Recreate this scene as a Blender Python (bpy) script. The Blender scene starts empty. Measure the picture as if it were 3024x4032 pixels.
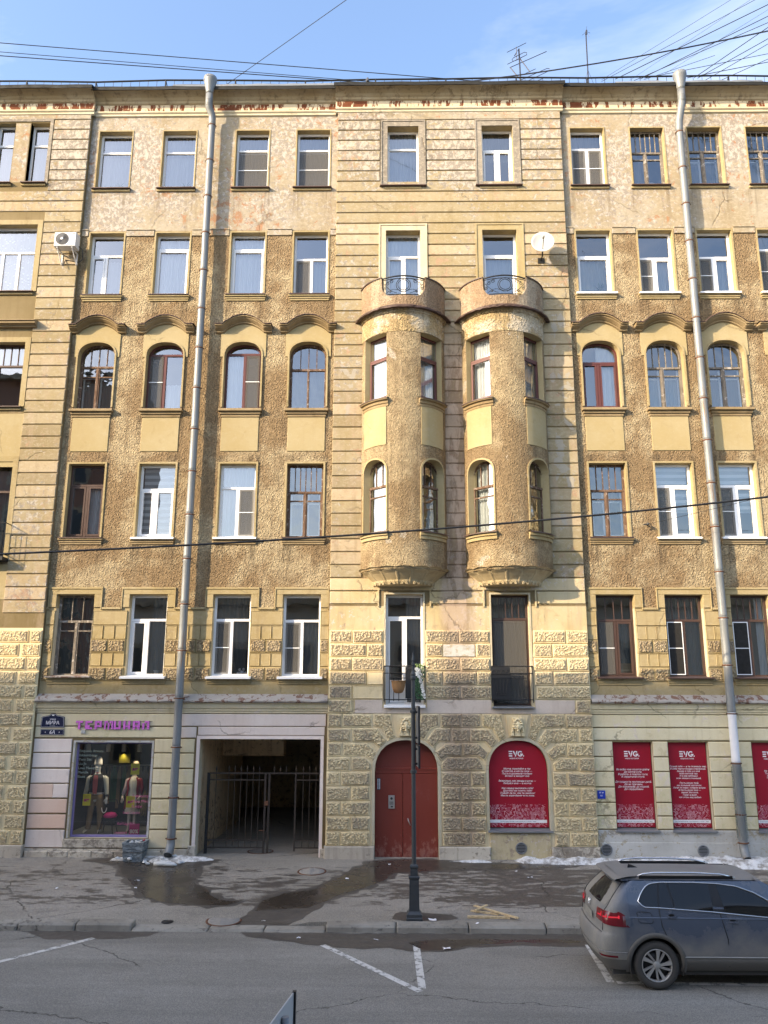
import bpy, bmesh, math, random
from mathutils import Vector, Matrix
from mathutils.geometry import tessellate_polygon

scene = bpy.context.scene
C = scene.collection
PI = math.pi
sin, cos, rad = math.sin, math.cos, math.radians
rnd = random.Random(11)

# ------------------------------------------------------------------ camera
cam_data = bpy.data.cameras.new("camera")
cam = bpy.data.objects.new("camera", cam_data)
C.objects.link(cam)
CAM = Vector((0.0, -22.8, 4.6))
rot = Matrix(((0.9999084856521392, 0.0008557148456210893, 0.01350141003556938),
              (0.0133571832399, -0.22076782605212578, -0.975234921768142),
              (0.0021461539416658855, 0.9753260145881074, -0.22075905256849007)))
cam.matrix_world = Matrix.Translation(CAM) @ rot.to_4x4()
cam_data.sensor_fit = 'VERTICAL'
cam_data.sensor_height = 36.0
cam_data.lens = 36.0 * 3171.3 / 4032.0
cam_data.shift_x = -7.67 / 4032.0
cam_data.clip_start = 0.05
cam_data.clip_end = 3000.0
scene.camera = cam

# ------------------------------------------------------------------ sky, sun, exposure
SUN_AZ, SUN_EL = rad(57), rad(24)          # azimuth measured from the facade normal towards the left
sun_dir = Vector((-sin(SUN_AZ) * cos(SUN_EL), -cos(SUN_AZ) * cos(SUN_EL), sin(SUN_EL)))
world = bpy.data.worlds.new("World")
scene.world = world
world.use_nodes = True
wn = world.node_tree
wn.nodes.clear()
w_out = wn.nodes.new('ShaderNodeOutputWorld')
w_bg = wn.nodes.new('ShaderNodeBackground')
w_sky = wn.nodes.new('ShaderNodeTexSky')
w_sky.sky_type = 'NISHITA'
w_sky.sun_disc = False
w_sky.sun_elevation = SUN_EL
w_sky.sun_rotation = math.atan2(sun_dir.x, sun_dir.y)
w_sky.altitude = 20
w_sky.air_density = 1.1
w_sky.dust_density = 3.2
w_sky.ozone_density = 7.0
# thin veils of cloud, the same all over the sky
w_tc = wn.nodes.new('ShaderNodeTexCoord')
w_map = wn.nodes.new('ShaderNodeMapping')
w_map.inputs['Scale'].default_value = (1.3, 2.0, 3.2)
w_no = wn.nodes.new('ShaderNodeTexNoise')
w_no.inputs['Scale'].default_value = 1.6
w_no.inputs['Detail'].default_value = 7
w_no.inputs['Roughness'].default_value = 0.55
w_no.inputs['Distortion'].default_value = 0.5
w_rp = wn.nodes.new('ShaderNodeValToRGB')
w_rp.color_ramp.elements[0].position = 0.47
w_rp.color_ramp.elements[0].color = (0, 0, 0, 1)
w_rp.color_ramp.elements[1].position = 0.85
w_rp.color_ramp.elements[1].color = (0.27, 0.27, 0.27, 1)
w_mx = wn.nodes.new('ShaderNodeMixRGB')
w_mx.inputs[2].default_value = (6.0, 6.3, 6.8, 1)
L = wn.links.new
L(w_tc.outputs['Generated'], w_map.inputs['Vector'])
L(w_map.outputs[0], w_no.inputs['Vector'])
L(w_no.outputs['Fac'], w_rp.inputs[0])
L(w_rp.outputs[0], w_mx.inputs[0])
L(w_sky.outputs[0], w_mx.inputs[1])
L(w_mx.outputs[0], w_bg.inputs['Color'])
w_bg.inputs['Strength'].default_value = 0.15
L(w_bg.outputs[0], w_out.inputs['Surface'])

sun_data = bpy.data.lights.new("sun", 'SUN')
sun_data.energy = 2.0
sun_data.angle = rad(0.6)
sun_data.color = (1.0, 0.93, 0.80)
sun = bpy.data.objects.new("sun", sun_data)
sun.location = (-30, -30, 40)
sun.rotation_euler = (-sun_dir).to_track_quat('-Z', 'Y').to_euler()
C.objects.link(sun)

vs = scene.view_settings
vs.view_transform = 'Standard'
vs.look = 'None'
vs.exposure = 2.05
vs.use_white_balance = True            # camera white balance set for the shaded street
vs.white_balance_temperature = 8900
vs.white_balance_tint = 13
vs.gamma = 1.0
vs.use_curve_mapping = False
scene.cycles.use_denoising = True
scene.cycles.max_bounces = 7
scene.cycles.transparent_max_bounces = 16
scene.cycles.diffuse_bounces = 4
scene.cycles.sample_clamp_indirect = 6.0

# ------------------------------------------------------------------ mesh helpers
W0 = {}                                    # world origin of each object made here
def origin(o):
    return W0[o.name] if o is not None else Vector((0, 0, 0))

class MB:
    """collects polygons in world coordinates and links them as one mesh object"""
    def __init__(s):
        s.v, s.f, s.m, s.s = [], [], [], []
    def add(s, vs_, fs, mi=0, smooth=False):
        b = len(s.v)
        s.v += [tuple(p) for p in vs_]
        for f in fs:
            s.f.append(tuple(i + b for i in f)); s.m.append(mi); s.s.append(smooth)
        return s
    def quad(s, a, b, c, d, mi=0):
        return s.add([a, b, c, d], [(0, 1, 2, 3)], mi)
    def box(s, x0, x1, y0, y1, z0, z1, mi=0):
        v = [(x0,y0,z0),(x1,y0,z0),(x1,y1,z0),(x0,y1,z0),(x0,y0,z1),(x1,y0,z1),(x1,y1,z1),(x0,y1,z1)]
        return s.add(v, [(0,1,5,4),(1,2,6,5),(2,3,7,6),(3,0,4,7),(4,5,6,7),(3,2,1,0)], mi)
    def bbox(s, x0, x1, y0, y1, z0, z1, c=0.01, mi=0):
        """box whose front (low y) rim is chamfered by c"""
        v = [(x0+c,y0,z0+c),(x1-c,y0,z0+c),(x1-c,y0,z1-c),(x0+c,y0,z1-c),
             (x0,y0+c,z0),(x1,y0+c,z0),(x1,y0+c,z1),(x0,y0+c,z1),
             (x0,y1,z0),(x1,y1,z0),(x1,y1,z1),(x0,y1,z1)]
        f = [(0,1,2,3)]
        for k in (0, 4):
            for i in range(4):
                j = (i + 1) % 4
                f.append((k+j, k+i, k+4+i, k+4+j))
        return s.add(v, f, mi)
    def prism(s, poly, y0, y1, mi=0, back=False):
        """(x,z) polygon, front at y0, sides running to y1"""
        n = len(poly)
        if area2(poly) < 0: poly = poly[::-1]
        v = [(p[0], y0, p[1]) for p in poly] + [(p[0], y1, p[1]) for p in poly]
        f = []
        if n <= 4: f.append(tuple(range(n)))
        else:
            for t in tessellate_polygon([[Vector((p[0], p[1], 0)) for p in poly]]):
                f.append(orient(poly, t))
        for i in range(n):
            j = (i + 1) % n
            f.append((j, i, n + i, n + j))
        if back: f.append(tuple(range(2*n - 1, n - 1, -1)))
        return s.add(v, f, mi)
    def flat(s, poly, y, mi=0):
        n = len(poly)
        if area2(poly) < 0: poly = poly[::-1]
        v = [(p[0], y, p[1]) for p in poly]
        f = [orient(poly, t) for t in tessellate_polygon([[Vector((p[0], p[1], 0)) for p in poly]])]
        return s.add(v, f, mi)
    def tube(s, pts, r, n=6, mi=0, close=False, cap=True):
        pts = [Vector(p) for p in pts]
        N = len(pts); v = []; f = []
        rr = r if isinstance(r, (list, tuple)) else [r] * N
        ref = None
        for i in range(N):
            if close: t = pts[(i+1) % N] - pts[i-1]
            else: t = pts[min(i+1, N-1)] - pts[max(i-1, 0)]
            t.normalize()
            if ref is None:
                ref = Vector((0,0,1)) if abs(t.z) < 0.9 else Vector((1,0,0))
            a = t.cross(ref); a.normalize(); b = a.cross(t); b.normalize(); ref = b
            for k in range(n):
                w = 2*PI*k/n
                v.append(pts[i] + (a*cos(w) + b*sin(w)) * rr[i])
        M = N if close else N - 1
        for i in range(M):
            i2 = (i + 1) % N
            for k in range(n):
                k2 = (k + 1) % n
                f.append((i*n+k, i*n+k2, i2*n+k2, i2*n+k))
        s.add(v, f, mi, n > 5)
        if cap and not close:
            b = len(s.v) - len(v)
            s.f.append(tuple(b + k for k in range(n))[::-1]); s.m.append(mi); s.s.append(False)
            s.f.append(tuple(b + (N-1)*n + k for k in range(n))); s.m.append(mi); s.s.append(False)
        return s
    def lathe(s, prof, c=(0,0,0), n=16, mi=0, smooth=True, a0=0.0, caps=True):
        v = []; f = []; K = len(prof)
        for r, z in prof:
            for k in range(n):
                w = a0 + 2*PI*k/n
                v.append((c[0] + r*cos(w), c[1] + r*sin(w), c[2] + z))
        for i in range(K-1):
            for k in range(n):
                k2 = (k+1) % n
                f.append((i*n+k, i*n+k2, (i+1)*n+k2, (i+1)*n+k))
        s.add(v, f, mi, smooth)
        if not caps: return s
        b = len(s.v) - len(v)
        s.f.append(tuple(b + k for k in range(n))[::-1]); s.m.append(mi); s.s.append(False)
        s.f.append(tuple(b + (K-1)*n + k for k in range(n))); s.m.append(mi); s.s.append(False)
        return s
    def grid(s, P, mi=0, smooth=True, wrap=False):
        """P[i][j] points -> quads"""
        R, K = len(P), len(P[0]); v = [p for r in P for p in r]; f = []
        for i in range(R-1):
            for j in range(K if wrap else K-1):
                j2 = (j+1) % K
                f.append((i*K+j, i*K+j2, (i+1)*K+j2, (i+1)*K+j))
        return s.add(v, f, mi, smooth)
    def xform(s, M):
        s.v = [tuple(M @ Vector(p)) for p in s.v]; return s
    def build(s, name, mats, parent=None, key=None, solid=0.0):
        if not isinstance(mats, (list, tuple)): mats = [mats]
        xs = [p[0] for p in s.v]; ys = [p[1] for p in s.v]; zs = [p[2] for p in s.v]
        org = Vector(((min(xs)+max(xs))/2, (min(ys)+max(ys))/2, min(zs)))
        me = CACHE.get(key) if key else None
        if me is None:
            me = bpy.data.meshes.new(name)
            me.from_pydata([(p[0]-org.x, p[1]-org.y, p[2]-org.z) for p in s.v], [], s.f)
            for m in mats: me.materials.append(m)
            me.polygons.foreach_set('material_index', s.m)
            me.polygons.foreach_set('use_smooth', s.s)
            me.update()
            if key: CACHE[key] = me
        o = bpy.data.objects.new(name, me)
        C.objects.link(o)
        if parent is not None: o.parent = parent
        o.location = org - origin(parent)
        W0[o.name] = org
        return o
CACHE = {}

def area2(p):
    return sum(p[i][0]*p[(i+1) % len(p)][1] - p[(i+1) % len(p)][0]*p[i][1] for i in range(len(p)))
def orient(poly, t):
    a, b, c = (poly[i] for i in t)
    return tuple(t) if (b[0]-a[0])*(c[1]-a[1]) - (c[0]-a[0])*(b[1]-a[1]) > 0 else tuple(t)[::-1]
def inset(poly, d):
    """mitred inset of a polygon, d may be negative"""
    if area2(poly) < 0: poly = poly[::-1]
    n = len(poly); out = []
    for i in range(n):
        p0, p1, p2 = poly[i-1], poly[i], poly[(i+1) % n]
        e1 = Vector((p1[0]-p0[0], p1[1]-p0[1])).normalized(); e2 = Vector((p2[0]-p1[0], p2[1]-p1[1])).normalized()
        n1 = Vector((-e1.y, e1.x)); n2 = Vector((-e2.y, e2.x))
        k = 1 + n1.dot(n2)
        m = (n1 + n2) / max(k, 0.35)
        out.append((p1[0] + m.x*d, p1[1] + m.y*d))
    return out
def thing(name, label, cat, loc=(0,0,0), group=None, rotz=0.0):
    o = bpy.data.objects.new(name, None); C.objects.link(o)
    o.location = loc; o.rotation_euler = (0, 0, rotz); o.empty_display_size = 0.2
    W0[o.name] = Vector(loc)
    return tag(o, label, cat, group)
def tag(o, label, cat, group=None):
    o['label'] = label; o['category'] = cat
    if group: o['group'] = group
    return o
def structure(o):
    o['kind'] = 'structure'; return o
def stuff(o, label=None):
    o['kind'] = 'stuff'
    if label: o['label'] = label
    return o
def text_mb(txt, size, mb=None, cx=0, y=0, z=0, mi=0, depth=0.0, align='CENTER', shear=0.0, bold=0.0, rotz=0.0, wmax=None):
    """flat lettering standing in the xz plane, centred on cx, base line at z, facing -y"""
    cu = bpy.data.curves.new('lettering', 'FONT')
    cu.body = txt; cu.size = size; cu.align_x = align; cu.shear = shear; cu.offset = bold; cu.resolution_u = 2
    cu.fill_mode = 'FRONT'
    ob = bpy.data.objects.new('lettering', cu); C.objects.link(ob)
    dg = bpy.context.evaluated_depsgraph_get(); ev = ob.evaluated_get(dg); me = ev.to_mesh()
    pv = [v.co.copy() for v in me.vertices]
    k = 1.0
    if wmax and pv:
        w = max(p.x for p in pv) - min(p.x for p in pv)
        k = wmax / max(w, 1e-6)
    vs_ = [(cx + p.x*k, y, z + p.y) for p in pv]
    fs = [tuple(p.vertices) for p in me.polygons]
    ev.to_mesh_clear()
    bpy.data.objects.remove(ob); bpy.data.curves.remove(cu)
    mb = mb or MB()
    if depth:
        mb.add([(a, b, c) for a, b, c in vs_], fs, mi)
    else: mb.add(vs_, fs, mi)
    return mb
def sub(cx, cz, pts): return [(cx + a, cz + b) for a, b in pts]
# ------------------------------------------------------------------ materials
class NT:
    def __init__(s, name):
        s.mat = bpy.data.materials.new(name); s.mat.use_nodes = True
        s.t = s.mat.node_tree; s.t.nodes.clear()
        s.out = s.n('OutputMaterial')
        s.geo = None
    def n(s, t, **kw):
        nd = s.t.nodes.new('ShaderNode' + t)
        for k, v in kw.items(): setattr(nd, k, v)
        return nd
    def put(s, sock, val):
        if val is None: return
        if hasattr(val, 'is_output'): s.t.links.new(val, sock)
        elif isinstance(val, (tuple, list)) and len(val) == 3 and sock.type == 'RGBA': sock.default_value = (*val, 1)
        else: sock.default_value = val
    @property
    def pos(s):
        if s.geo is None: s.geo = s.n('NewGeometry')
        return s.geo.outputs['Position']
    def obj(s):
        return s.n('TexCoord').outputs['Object']
    def scl(s, vec, x, y, z):
        m = s.n('Mapping'); m.inputs['Scale'].default_value = (x, y, z); s.put(m.inputs['Vector'], vec); return m.outputs[0]
    def sep(s, vec):
        m = s.n('SeparateXYZ'); s.put(m.inputs[0], vec); return m.outputs
    def noise(s, scale, detail=4, rough=0.55, vec=None, dist=0.0, color=False):
        m = s.n('TexNoise'); m.inputs['Scale'].default_value = scale; m.inputs['Detail'].default_value = detail
        m.inputs['Roughness'].default_value = rough; m.inputs['Distortion'].default_value = dist
        s.put(m.inputs['Vector'], vec if vec is not None else s.pos)
        return m.outputs['Color' if color else 'Fac']
    def vor(s, scale, vec=None, feature='F1', rnd_=1.0):
        m = s.n('TexVoronoi', feature=feature); m.inputs['Scale'].default_value = scale
        if 'Randomness' in m.inputs: m.inputs['Randomness'].default_value = rnd_
        s.put(m.inputs['Vector'], vec if vec is not None else s.pos); return m.outputs['Distance']
    def ss(s, val, a, b, lo=0.0, hi=1.0):
        m = s.n('MapRange', interpolation_type='SMOOTHSTEP')
        s.put(m.inputs['Value'], val); m.inputs['From Min'].default_value = a; m.inputs['From Max'].default_value = b
        m.inputs['To Min'].default_value = lo; m.inputs['To Max'].default_value = hi
        return m.outputs[0]
    def lin(s, val, a, b, lo=0.0, hi=1.0):
        m = s.n('MapRange'); s.put(m.inputs['Value'], val); m.inputs['From Min'].default_value = a; m.inputs['From Max'].default_value = b
        m.inputs['To Min'].default_value = lo; m.inputs['To Max'].default_value = hi
        return m.outputs[0]
    def mth(s, op, a, b=None, clamp=False):
        m = s.n('Math', operation=op, use_clamp=clamp); s.put(m.inputs[0], a)
        if b is not None: s.put(m.inputs[1], b)
        return m.outputs[0]
    def mix(s, fac, a, b, mode='MIX'):
        m = s.n('MixRGB', blend_type=mode); s.put(m.inputs[0], fac); s.put(m.inputs[1], a); s.put(m.inputs[2], b); return m.outputs[0]
    def bump(s, h, strength=0.4, dist=0.02, nrm=None):
        m = s.n('Bump'); m.inputs['Strength'].default_value = strength; m.inputs['Distance'].default_value = dist
        s.put(m.inputs['Height'], h); s.put(m.inputs['Normal'], nrm); return m.outputs[0]
    def bsdf(s, col, rough=0.8, nrm=None, metal=0.0, spec=0.3, coat=0.0, **kw):
        m = s.n('BsdfPrincipled'); s.put(m.inputs['Base Color'], col); s.put(m.inputs['Roughness'], rough); s.put(m.inputs['Normal'], nrm)
        s.put(m.inputs['Metallic'], metal); s.put(m.inputs['Specular IOR Level'], spec); s.put(m.inputs['Coat Weight'], coat)
        for k, v in kw.items(): s.put(m.inputs[k.replace('_', ' ')], v)
        s.t.links.new(m.outputs[0], s.out.inputs['Surface']); return m
    def done(s): return s.mat

SILL_X = (-9.14, -7.05, -4.67, -2.69, 6.15, 8.08, 9.92, 11.8)
def sill_runs(t, c, zs_, amt, col=(0.10, 0.075, 0.05), ln=1.35):
    """rain runs washed down from the ends of the window sills"""
    P = t.pos; x, y, z = t.sep(P); cm = None
    for cx in SILL_X:
        q = t.ss(t.mth('ABSOLUTE', t.mth('SUBTRACT', t.mth('ABSOLUTE', t.mth('SUBTRACT', x, cx)), 0.50)), 0.30, 0.06); cm = q if cm is None else t.mth('MAXIMUM', cm, q)
    rm = None
    for z0 in zs_:
        d = t.mth('SUBTRACT', z0 - 0.10, z); q = t.mth('MULTIPLY', t.ss(d, -0.02, 0.05), t.ss(d, ln, 0.1)); rm = q if rm is None else t.mth('MAXIMUM', rm, q)
    st = t.noise(1.0, 6, 0.7, vec=t.scl(P, 9.0, 9.0, 0.5))
    return t.mix(t.mth('MULTIPLY', t.mth('MULTIPLY', cm, rm), t.ss(st, 0.40, 0.62, 0, amt)), c, col)
SUNNY = {'granite_kerb': 1.15, 'pale_worn_plaster': .77, 'banded_plaster': .77, 'groove_plaster': .58, 'yellow_smooth_plaster': .74, 'yellow_trim_plaster': .70, 'stained_cornice': .85, 'pale_trim_plaster': .85}  # light offset put into colour: sunlit plasters darkened to level with shaded floors
def weathered(name, base, light, dark, peel=None, peel_t=(0.60, 0.66), peel2=None, peel2_t=(0.63, 0.68), streak=0.35,
              zpeel=None, peel3=None, bump=0.35, crack=True, fine=0.16, rough=0.88, big=0.55, orand=0.0, drip=False, mott=0.0, spots=(), repair=False):
    k_ = SUNNY.get(name, 1.0); base, light, dark = ([v*k_ for v in q] for q in (base, light, dark)); base, light, dark = tuple(base), tuple(light), tuple(dark)
    t = NT(name); P = t.pos
    n1 = t.noise(big, 5, 0.6); n2 = t.noise(3.1, 8, 0.65, dist=0.4); n3 = t.noise(24, 5, 0.6)
    st = t.noise(1.0, 6, 0.6, vec=t.scl(P, 5.5, 5.5, 0.55))
    c = t.mix(t.ss(n1, 0.38, 0.62), base, light)
    if orand:
        rv = t.n('ObjectInfo').outputs['Random']
        c = t.mix(t.ss(rv, 0.0, 0.45, orand, 0), c, dark); c = t.mix(t.ss(rv, 0.6, 1.0, 0, orand*1.2), c, (0.52, 0.40, 0.29))
    c = t.mix(t.ss(st, 0.50, 0.72, 0, streak), c, dark)
    c = t.mix(t.ss(n2, 0.56, 0.70, 0, 0.5), c, dark)
    if mott:
        mq = t.noise(7.5, 9, 0.72, vec=t.scl(P, 1.0, 1.0, 1.5), dist=0.5)
        c = t.mix(t.ss(mq, 0.52, 0.60, 0, mott), c, (0.44, 0.385, 0.30)); c = t.mix(t.ss(mq, 0.46, 0.38, 0, mott*0.8), c, dark)
    h = t.mth('MULTIPLY', n2, 0.5)
    if peel:
        pn = t.noise(5.6, 12, 0.76, vec=t.scl(P, 1.0, 1.0, 1.2), dist=0.3)
        lm = t.noise(0.33, 3, 0.5)
        pn = t.mth('ADD', pn, t.lin(lm, 0.3, 0.7, -0.10, 0.10))
        if zpeel:
            z = t.sep(P)[2]
            pn = t.mth('ADD', pn, t.ss(z, zpeel[0], zpeel[1], 0, zpeel[2]))
        for sx, sz, sr, sa in spots:                     # areas where the wash has come off
            q_ = t.n('VectorMath', operation='DISTANCE'); t.put(q_.inputs[0], t.scl(P, 1, 0, 1)); q_.inputs[1].default_value = (sx, 0, sz)
            pn = t.mth('ADD', pn, t.ss(q_.outputs['Value'], sr, sr*.25, 0, sa))
        pf = t.ss(pn, *peel_t)
        if peel3: peel = t.mix(t.ss(t.noise(6.5, 9, 0.72, vec=t.scl(P, 1.3, 1.3, 1.0), dist=0.4), .47, .54), peel, peel3)
        c = t.mix(t.mth('MULTIPLY', pf, 0.85), c, peel); h = t.mth('SUBTRACT', h, t.mth('MULTIPLY', pf, 0.35))
    if peel2:
        q = t.noise(3.4, 11, 0.74, vec=t.scl(P, 1.2, 1.2, 1.0), dist=0.5)
        q = t.mth('ADD', q, t.lin(t.noise(0.5, 2), 0.3, 0.7, -0.08, 0.08))
        qf = t.ss(q, *peel2_t); c = t.mix(t.mth('MULTIPLY', qf, 0.75), c, peel2); h = t.mth('SUBTRACT', h, t.mth('MULTIPLY', qf, 0.5))
    if repair:
        x_, y_, z_ = t.sep(P); rn = t.noise(1.9, 5, 0.55, vec=t.scl(P, 1.5, 1.5, 1.0), dist=0.7)
        rm = t.mth('MAXIMUM', t.mth('MULTIPLY', t.ss(t.mth('ABSOLUTE', t.mth('SUBTRACT', x_, 4.9)), .55, .2), t.ss(t.mth('ABSOLUTE', t.mth('SUBTRACT', z_, 12.5)), 4.2, 3.0)), t.mth('MULTIPLY', t.ss(t.mth('ABSOLUTE', t.mth('SUBTRACT', x_, -1.5)), .5, .2), t.ss(t.mth('ABSOLUTE', t.mth('SUBTRACT', z_, 14.5)), 2.6, 1.6)))
        rf = t.ss(t.mth('ADD', rn, t.lin(rm, 0, 1, -.3, .0)), .535, .55); c = t.mix(t.mth('MULTIPLY', rf, .75), c, (0.34, 0.315, 0.27))
    if drip:                                             # long rain stain between the two bay towers
        x_, y_, z_ = t.sep(P)
        dx = t.mth('ABSOLUTE', t.mth('SUBTRACT', x_, 1.70)); wob = t.noise(1.0, 7, 0.7, vec=t.scl(P, 3.2, 3.2, 0.8), dist=0.4)
        m_ = t.mth('MULTIPLY', t.mth('ADD', t.ss(dx, 0.75, 0.15), t.lin(wob, .3, .7, -.5, .5), clamp=True), t.ss(z_, 16.5, 14.0))
        c = t.mix(t.mth('MULTIPLY', m_, 0.72), c, t.mix(t.ss(wob, .45, .55), (0.20, 0.13, 0.10), (0.40, 0.30, 0.24)))
    if name == 'pale_worn_plaster': c = sill_runs(t, c, (20.38,), 0.6, (0.15, 0.11, 0.07), 1.5)
    if crack:
        warp = t.mix(0.30, P, t.noise(2.4, 5, 0.6, color=True))
        cr = t.ss(t.vor(0.55, warp, 'DISTANCE_TO_EDGE'), 0.0, 0.011, 1, 0)
        cr = t.mth('MULTIPLY', cr, t.ss(t.noise(0.8, 2), 0.50, 0.60)); c = t.mix(t.mth('MULTIPLY', cr, 0.42), c, (0.10, 0.07, 0.04)); h = t.mth('SUBTRACT', h, t.mth('MULTIPLY', cr, 2.0))
    c = t.mix(fine, c, t.mix(n3, (0.25, 0.25, 0.25), (0.75, 0.75, 0.75)), 'OVERLAY')
    h = t.mth('ADD', h, t.mth('MULTIPLY', n3, 0.25))
    t.bsdf(c, rough, t.bump(h, bump, 0.03), spec=0.2)
    return t.done()

def simple(name, col, rough=0.6, metal=0.0, spec=0.4, var=0.12, scale=9, bump=0.0, coat=0.0, bscale=None):
    t = NT(name)
    n = t.noise(scale, 5, 0.6)
    c = t.mix(var, col, t.mix(n, (0.1, 0.1, 0.1), (0.9, 0.9, 0.9)), 'OVERLAY') if var else col
    r = t.lin(n, 0.3, 0.7, rough*0.85, min(1, rough*1.15))
    nb = t.bump(t.noise(bscale or scale*3, 5, 0.6), bump, 0.02) if bump else None
    t.bsdf(c, r, nb, metal, spec, coat)
    return t.done()

M = {}
# upper storey: pale lime wash worn to grey render and old orange paint
M['cream'] = weathered('pale_worn_plaster', (0.385,0.310,0.205), (0.44,0.385,0.300), (0.28,0.22,0.14), peel=(0.235,0.205,0.18), peel_t=(0.53,0.60), peel3=(0.42,0.385,0.345),
                       peel2=(0.33,0.15,0.075), peel2_t=(0.575,0.635), zpeel=(18.9,22.3,0.05), streak=0.45, mott=0.45, spots=((-8.6,20.6,2.6,.10),(-9.2,19.2,1.5,.06),(9.8,22.4,2.2,.07),(-3.5,19.6,1.2,.04)))
M['band'] = weathered('banded_plaster', (0.392,0.308,0.172), (0.425,0.353,0.230), (0.27,0.203,0.117), peel=(0.225,0.20,0.175), peel_t=(0.57,0.62), peel3=(0.41,0.375,0.325),
                      peel2=(0.36,0.225,0.15), peel2_t=(0.585,0.655), zpeel=(19.2,21.4,0.13), streak=0.40, orand=0.45, drip=True, mott=0.35, spots=((1.7,21.6,2.4,.10),(-10.3,21.5,1.6,.05),(4.7,22.0,1.4,.07)), repair=True)
M['groove'] = weathered('groove_plaster', (0.31,0.23,0.115), (0.36,0.275,0.15), (0.22,0.155,0.075), streak=0.3, crack=False, drip=True)
M['panel'] = weathered('yellow_smooth_plaster', (0.46,0.360,0.190), (0.49,0.400,0.235), (0.38,0.29,0.15), streak=0.25, bump=0.15, fine=0.10, mott=0.12)
M['trim'] = weathered('yellow_trim_plaster', (0.45,0.345,0.175), (0.50,0.40,0.23), (0.31,0.225,0.12), streak=0.4, bump=0.25, mott=0.2)
M['trim_pale'] = weathered('pale_trim_plaster', (0.56,0.48,0.33), (0.60,0.54,0.41), (0.38,0.31,0.21), peel=(0.38,0.32,0.25), peel_t=(0.64,0.68), streak=0.35)
M['mould'] = weathered('brownish_moulding', (0.23,0.165,0.09), (0.30,0.225,0.135), (0.12,0.085,0.05), streak=0.4, crack=False)
M['stone'] = weathered('rusticated_border', (0.75,0.60,0.36), (0.78,0.67,0.44), (0.48,0.37,0.22), peel=(0.40,0.36,0.30), peel_t=(0.64,0.69), streak=0.35, bump=0.3, drip=True, orand=0.2)
M['ground'] = weathered('ground_floor_plaster', (0.68,0.58,0.38), (0.72,0.64,0.45), (0.50,0.41,0.24), peel=(0.60,0.53,0.32), peel_t=(0.60,0.62), peel2=(0.68,0.58,0.50), peel2_t=(0.58,0.63), streak=0.35, orand=0.2)
M['pinkish'] = weathered('pinkish_patch_plaster', (0.66,0.55,0.49), (0.70,0.61,0.56), (0.50,0.41,0.35), streak=0.25)
M['lilac'] = weathered('lilac_patch_paint', (0.75,0.62,0.56), (0.78,0.68,0.62), (0.58,0.47,0.41), streak=0.15, crack=False, bump=0.15)
M['salmon'] = weathered('salmon_patch_paint', (0.72,0.49,0.38), (0.74,0.54,0.44), (0.58,0.38,0.29), streak=0.12, crack=False, bump=0.15)
M['mauve'] = weathered('bare_mauve_render', (0.50,0.41,0.345), (0.58,0.49,0.42), (0.38,0.30,0.25), streak=0.3, mott=0.2)
M['grey_trim'] = weathered('bare_grey_surround', (0.20,0.175,0.145), (0.26,0.23,0.19), (0.15,0.125,0.10), streak=0.3, mott=0.5)
M['plinth'] = weathered('stained_plinth_stone', (0.44,0.38,0.31), (0.56,0.50,0.41), (0.20,0.165,0.13), peel=(0.22,0.185,0.15), peel_t=(0.54,0.62), streak=0.5, bump=0.6)
M['cement'] = weathered('grey_cement_render', (0.43,0.42,0.39), (0.52,0.51,0.48), (0.29,0.255,0.21), peel=(0.36,0.30,0.21), peel_t=(0.56,0.60), streak=0.3, bump=0.3)
M['centre_low'] = weathered('stained_yellow_plaster', (0.50,0.395,0.215), (0.56,0.47,0.30), (0.33,0.25,0.15), peel=(0.56,0.49,0.42), peel_t=(0.60,0.64), peel2=(0.30,0.22,0.18), peel2_t=(0.62,0.68), streak=0.45, drip=True, orand=0.2)

def rough_cast(name, c0, c1, c2, scale=15.0, strength=1.0, patch=0.42, hi=0.56, repair=0.0):
    t = NT(name); P = t.pos
    big = t.noise(patch, 9, 0.66, dist=0.25); mid = t.noise(2.6, 8, 0.68)
    a = t.noise(scale, 5, 0.65, dist=0.6); b = t.vor(scale*0.9, t.mix(0.04, P, t.noise(6, 3, color=True)))
    h = t.mth('ADD', t.mth('MULTIPLY', a, 1.0), t.mth('MULTIPLY', t.ss(b, 0.0, 0.55, 1, 0), 0.55))
    c = t.mix(t.ss(big, 0.45, hi), c0, c1)
    c = t.mix(t.ss(mid, 0.42, 0.66, 0, 0.6), c, c2)
    st = t.noise(1.0, 7, 0.68, vec=t.scl(P, 6.0, 6.0, 0.30)); st2 = t.noise(1.0, 6, 0.6, vec=t.scl(P, 2.2, 2.2, 0.22))
    c = t.mix(t.ss(st, 0.52, 0.70, 0, 0.42), c, (0.13, 0.09, 0.055)); c = t.mix(t.ss(st2, 0.55, 0.72, 0, 0.30), c, (0.45, 0.36, 0.24))
    if repair:
        rp = t.noise(0.75, 6, 0.6, dist=0.5); f = t.ss(rp, 0.605, 0.625)
        c = t.mix(t.mth('MULTIPLY', f, repair), c, t.mix(mid, (0.34, 0.31, 0.26), (0.46, 0.42, 0.36))); h = t.mth('SUBTRACT', h, t.mth('MULTIPLY', f, 0.25))
    if name == 'ochre_roughcast': c = sill_runs(t, c, (16.67, 12.86, 11.6, 9.0), 0.75)
    c = t.mix(0.42, c, t.mix(t.ss(a, 0.34, 0.66), (0.20, 0.19, 0.18), (0.78, 0.76, 0.73)), 'OVERLAY')
    t.bsdf(c, 0.92, t.bump(h, strength, 0.05), spec=0.15)
    return t.done()
M['rough'] = rough_cast('ochre_roughcast', (0.245,0.172,0.100), (0.385,0.310,0.200), (0.195,0.132,0.077), scale=21, strength=1.0)
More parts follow.
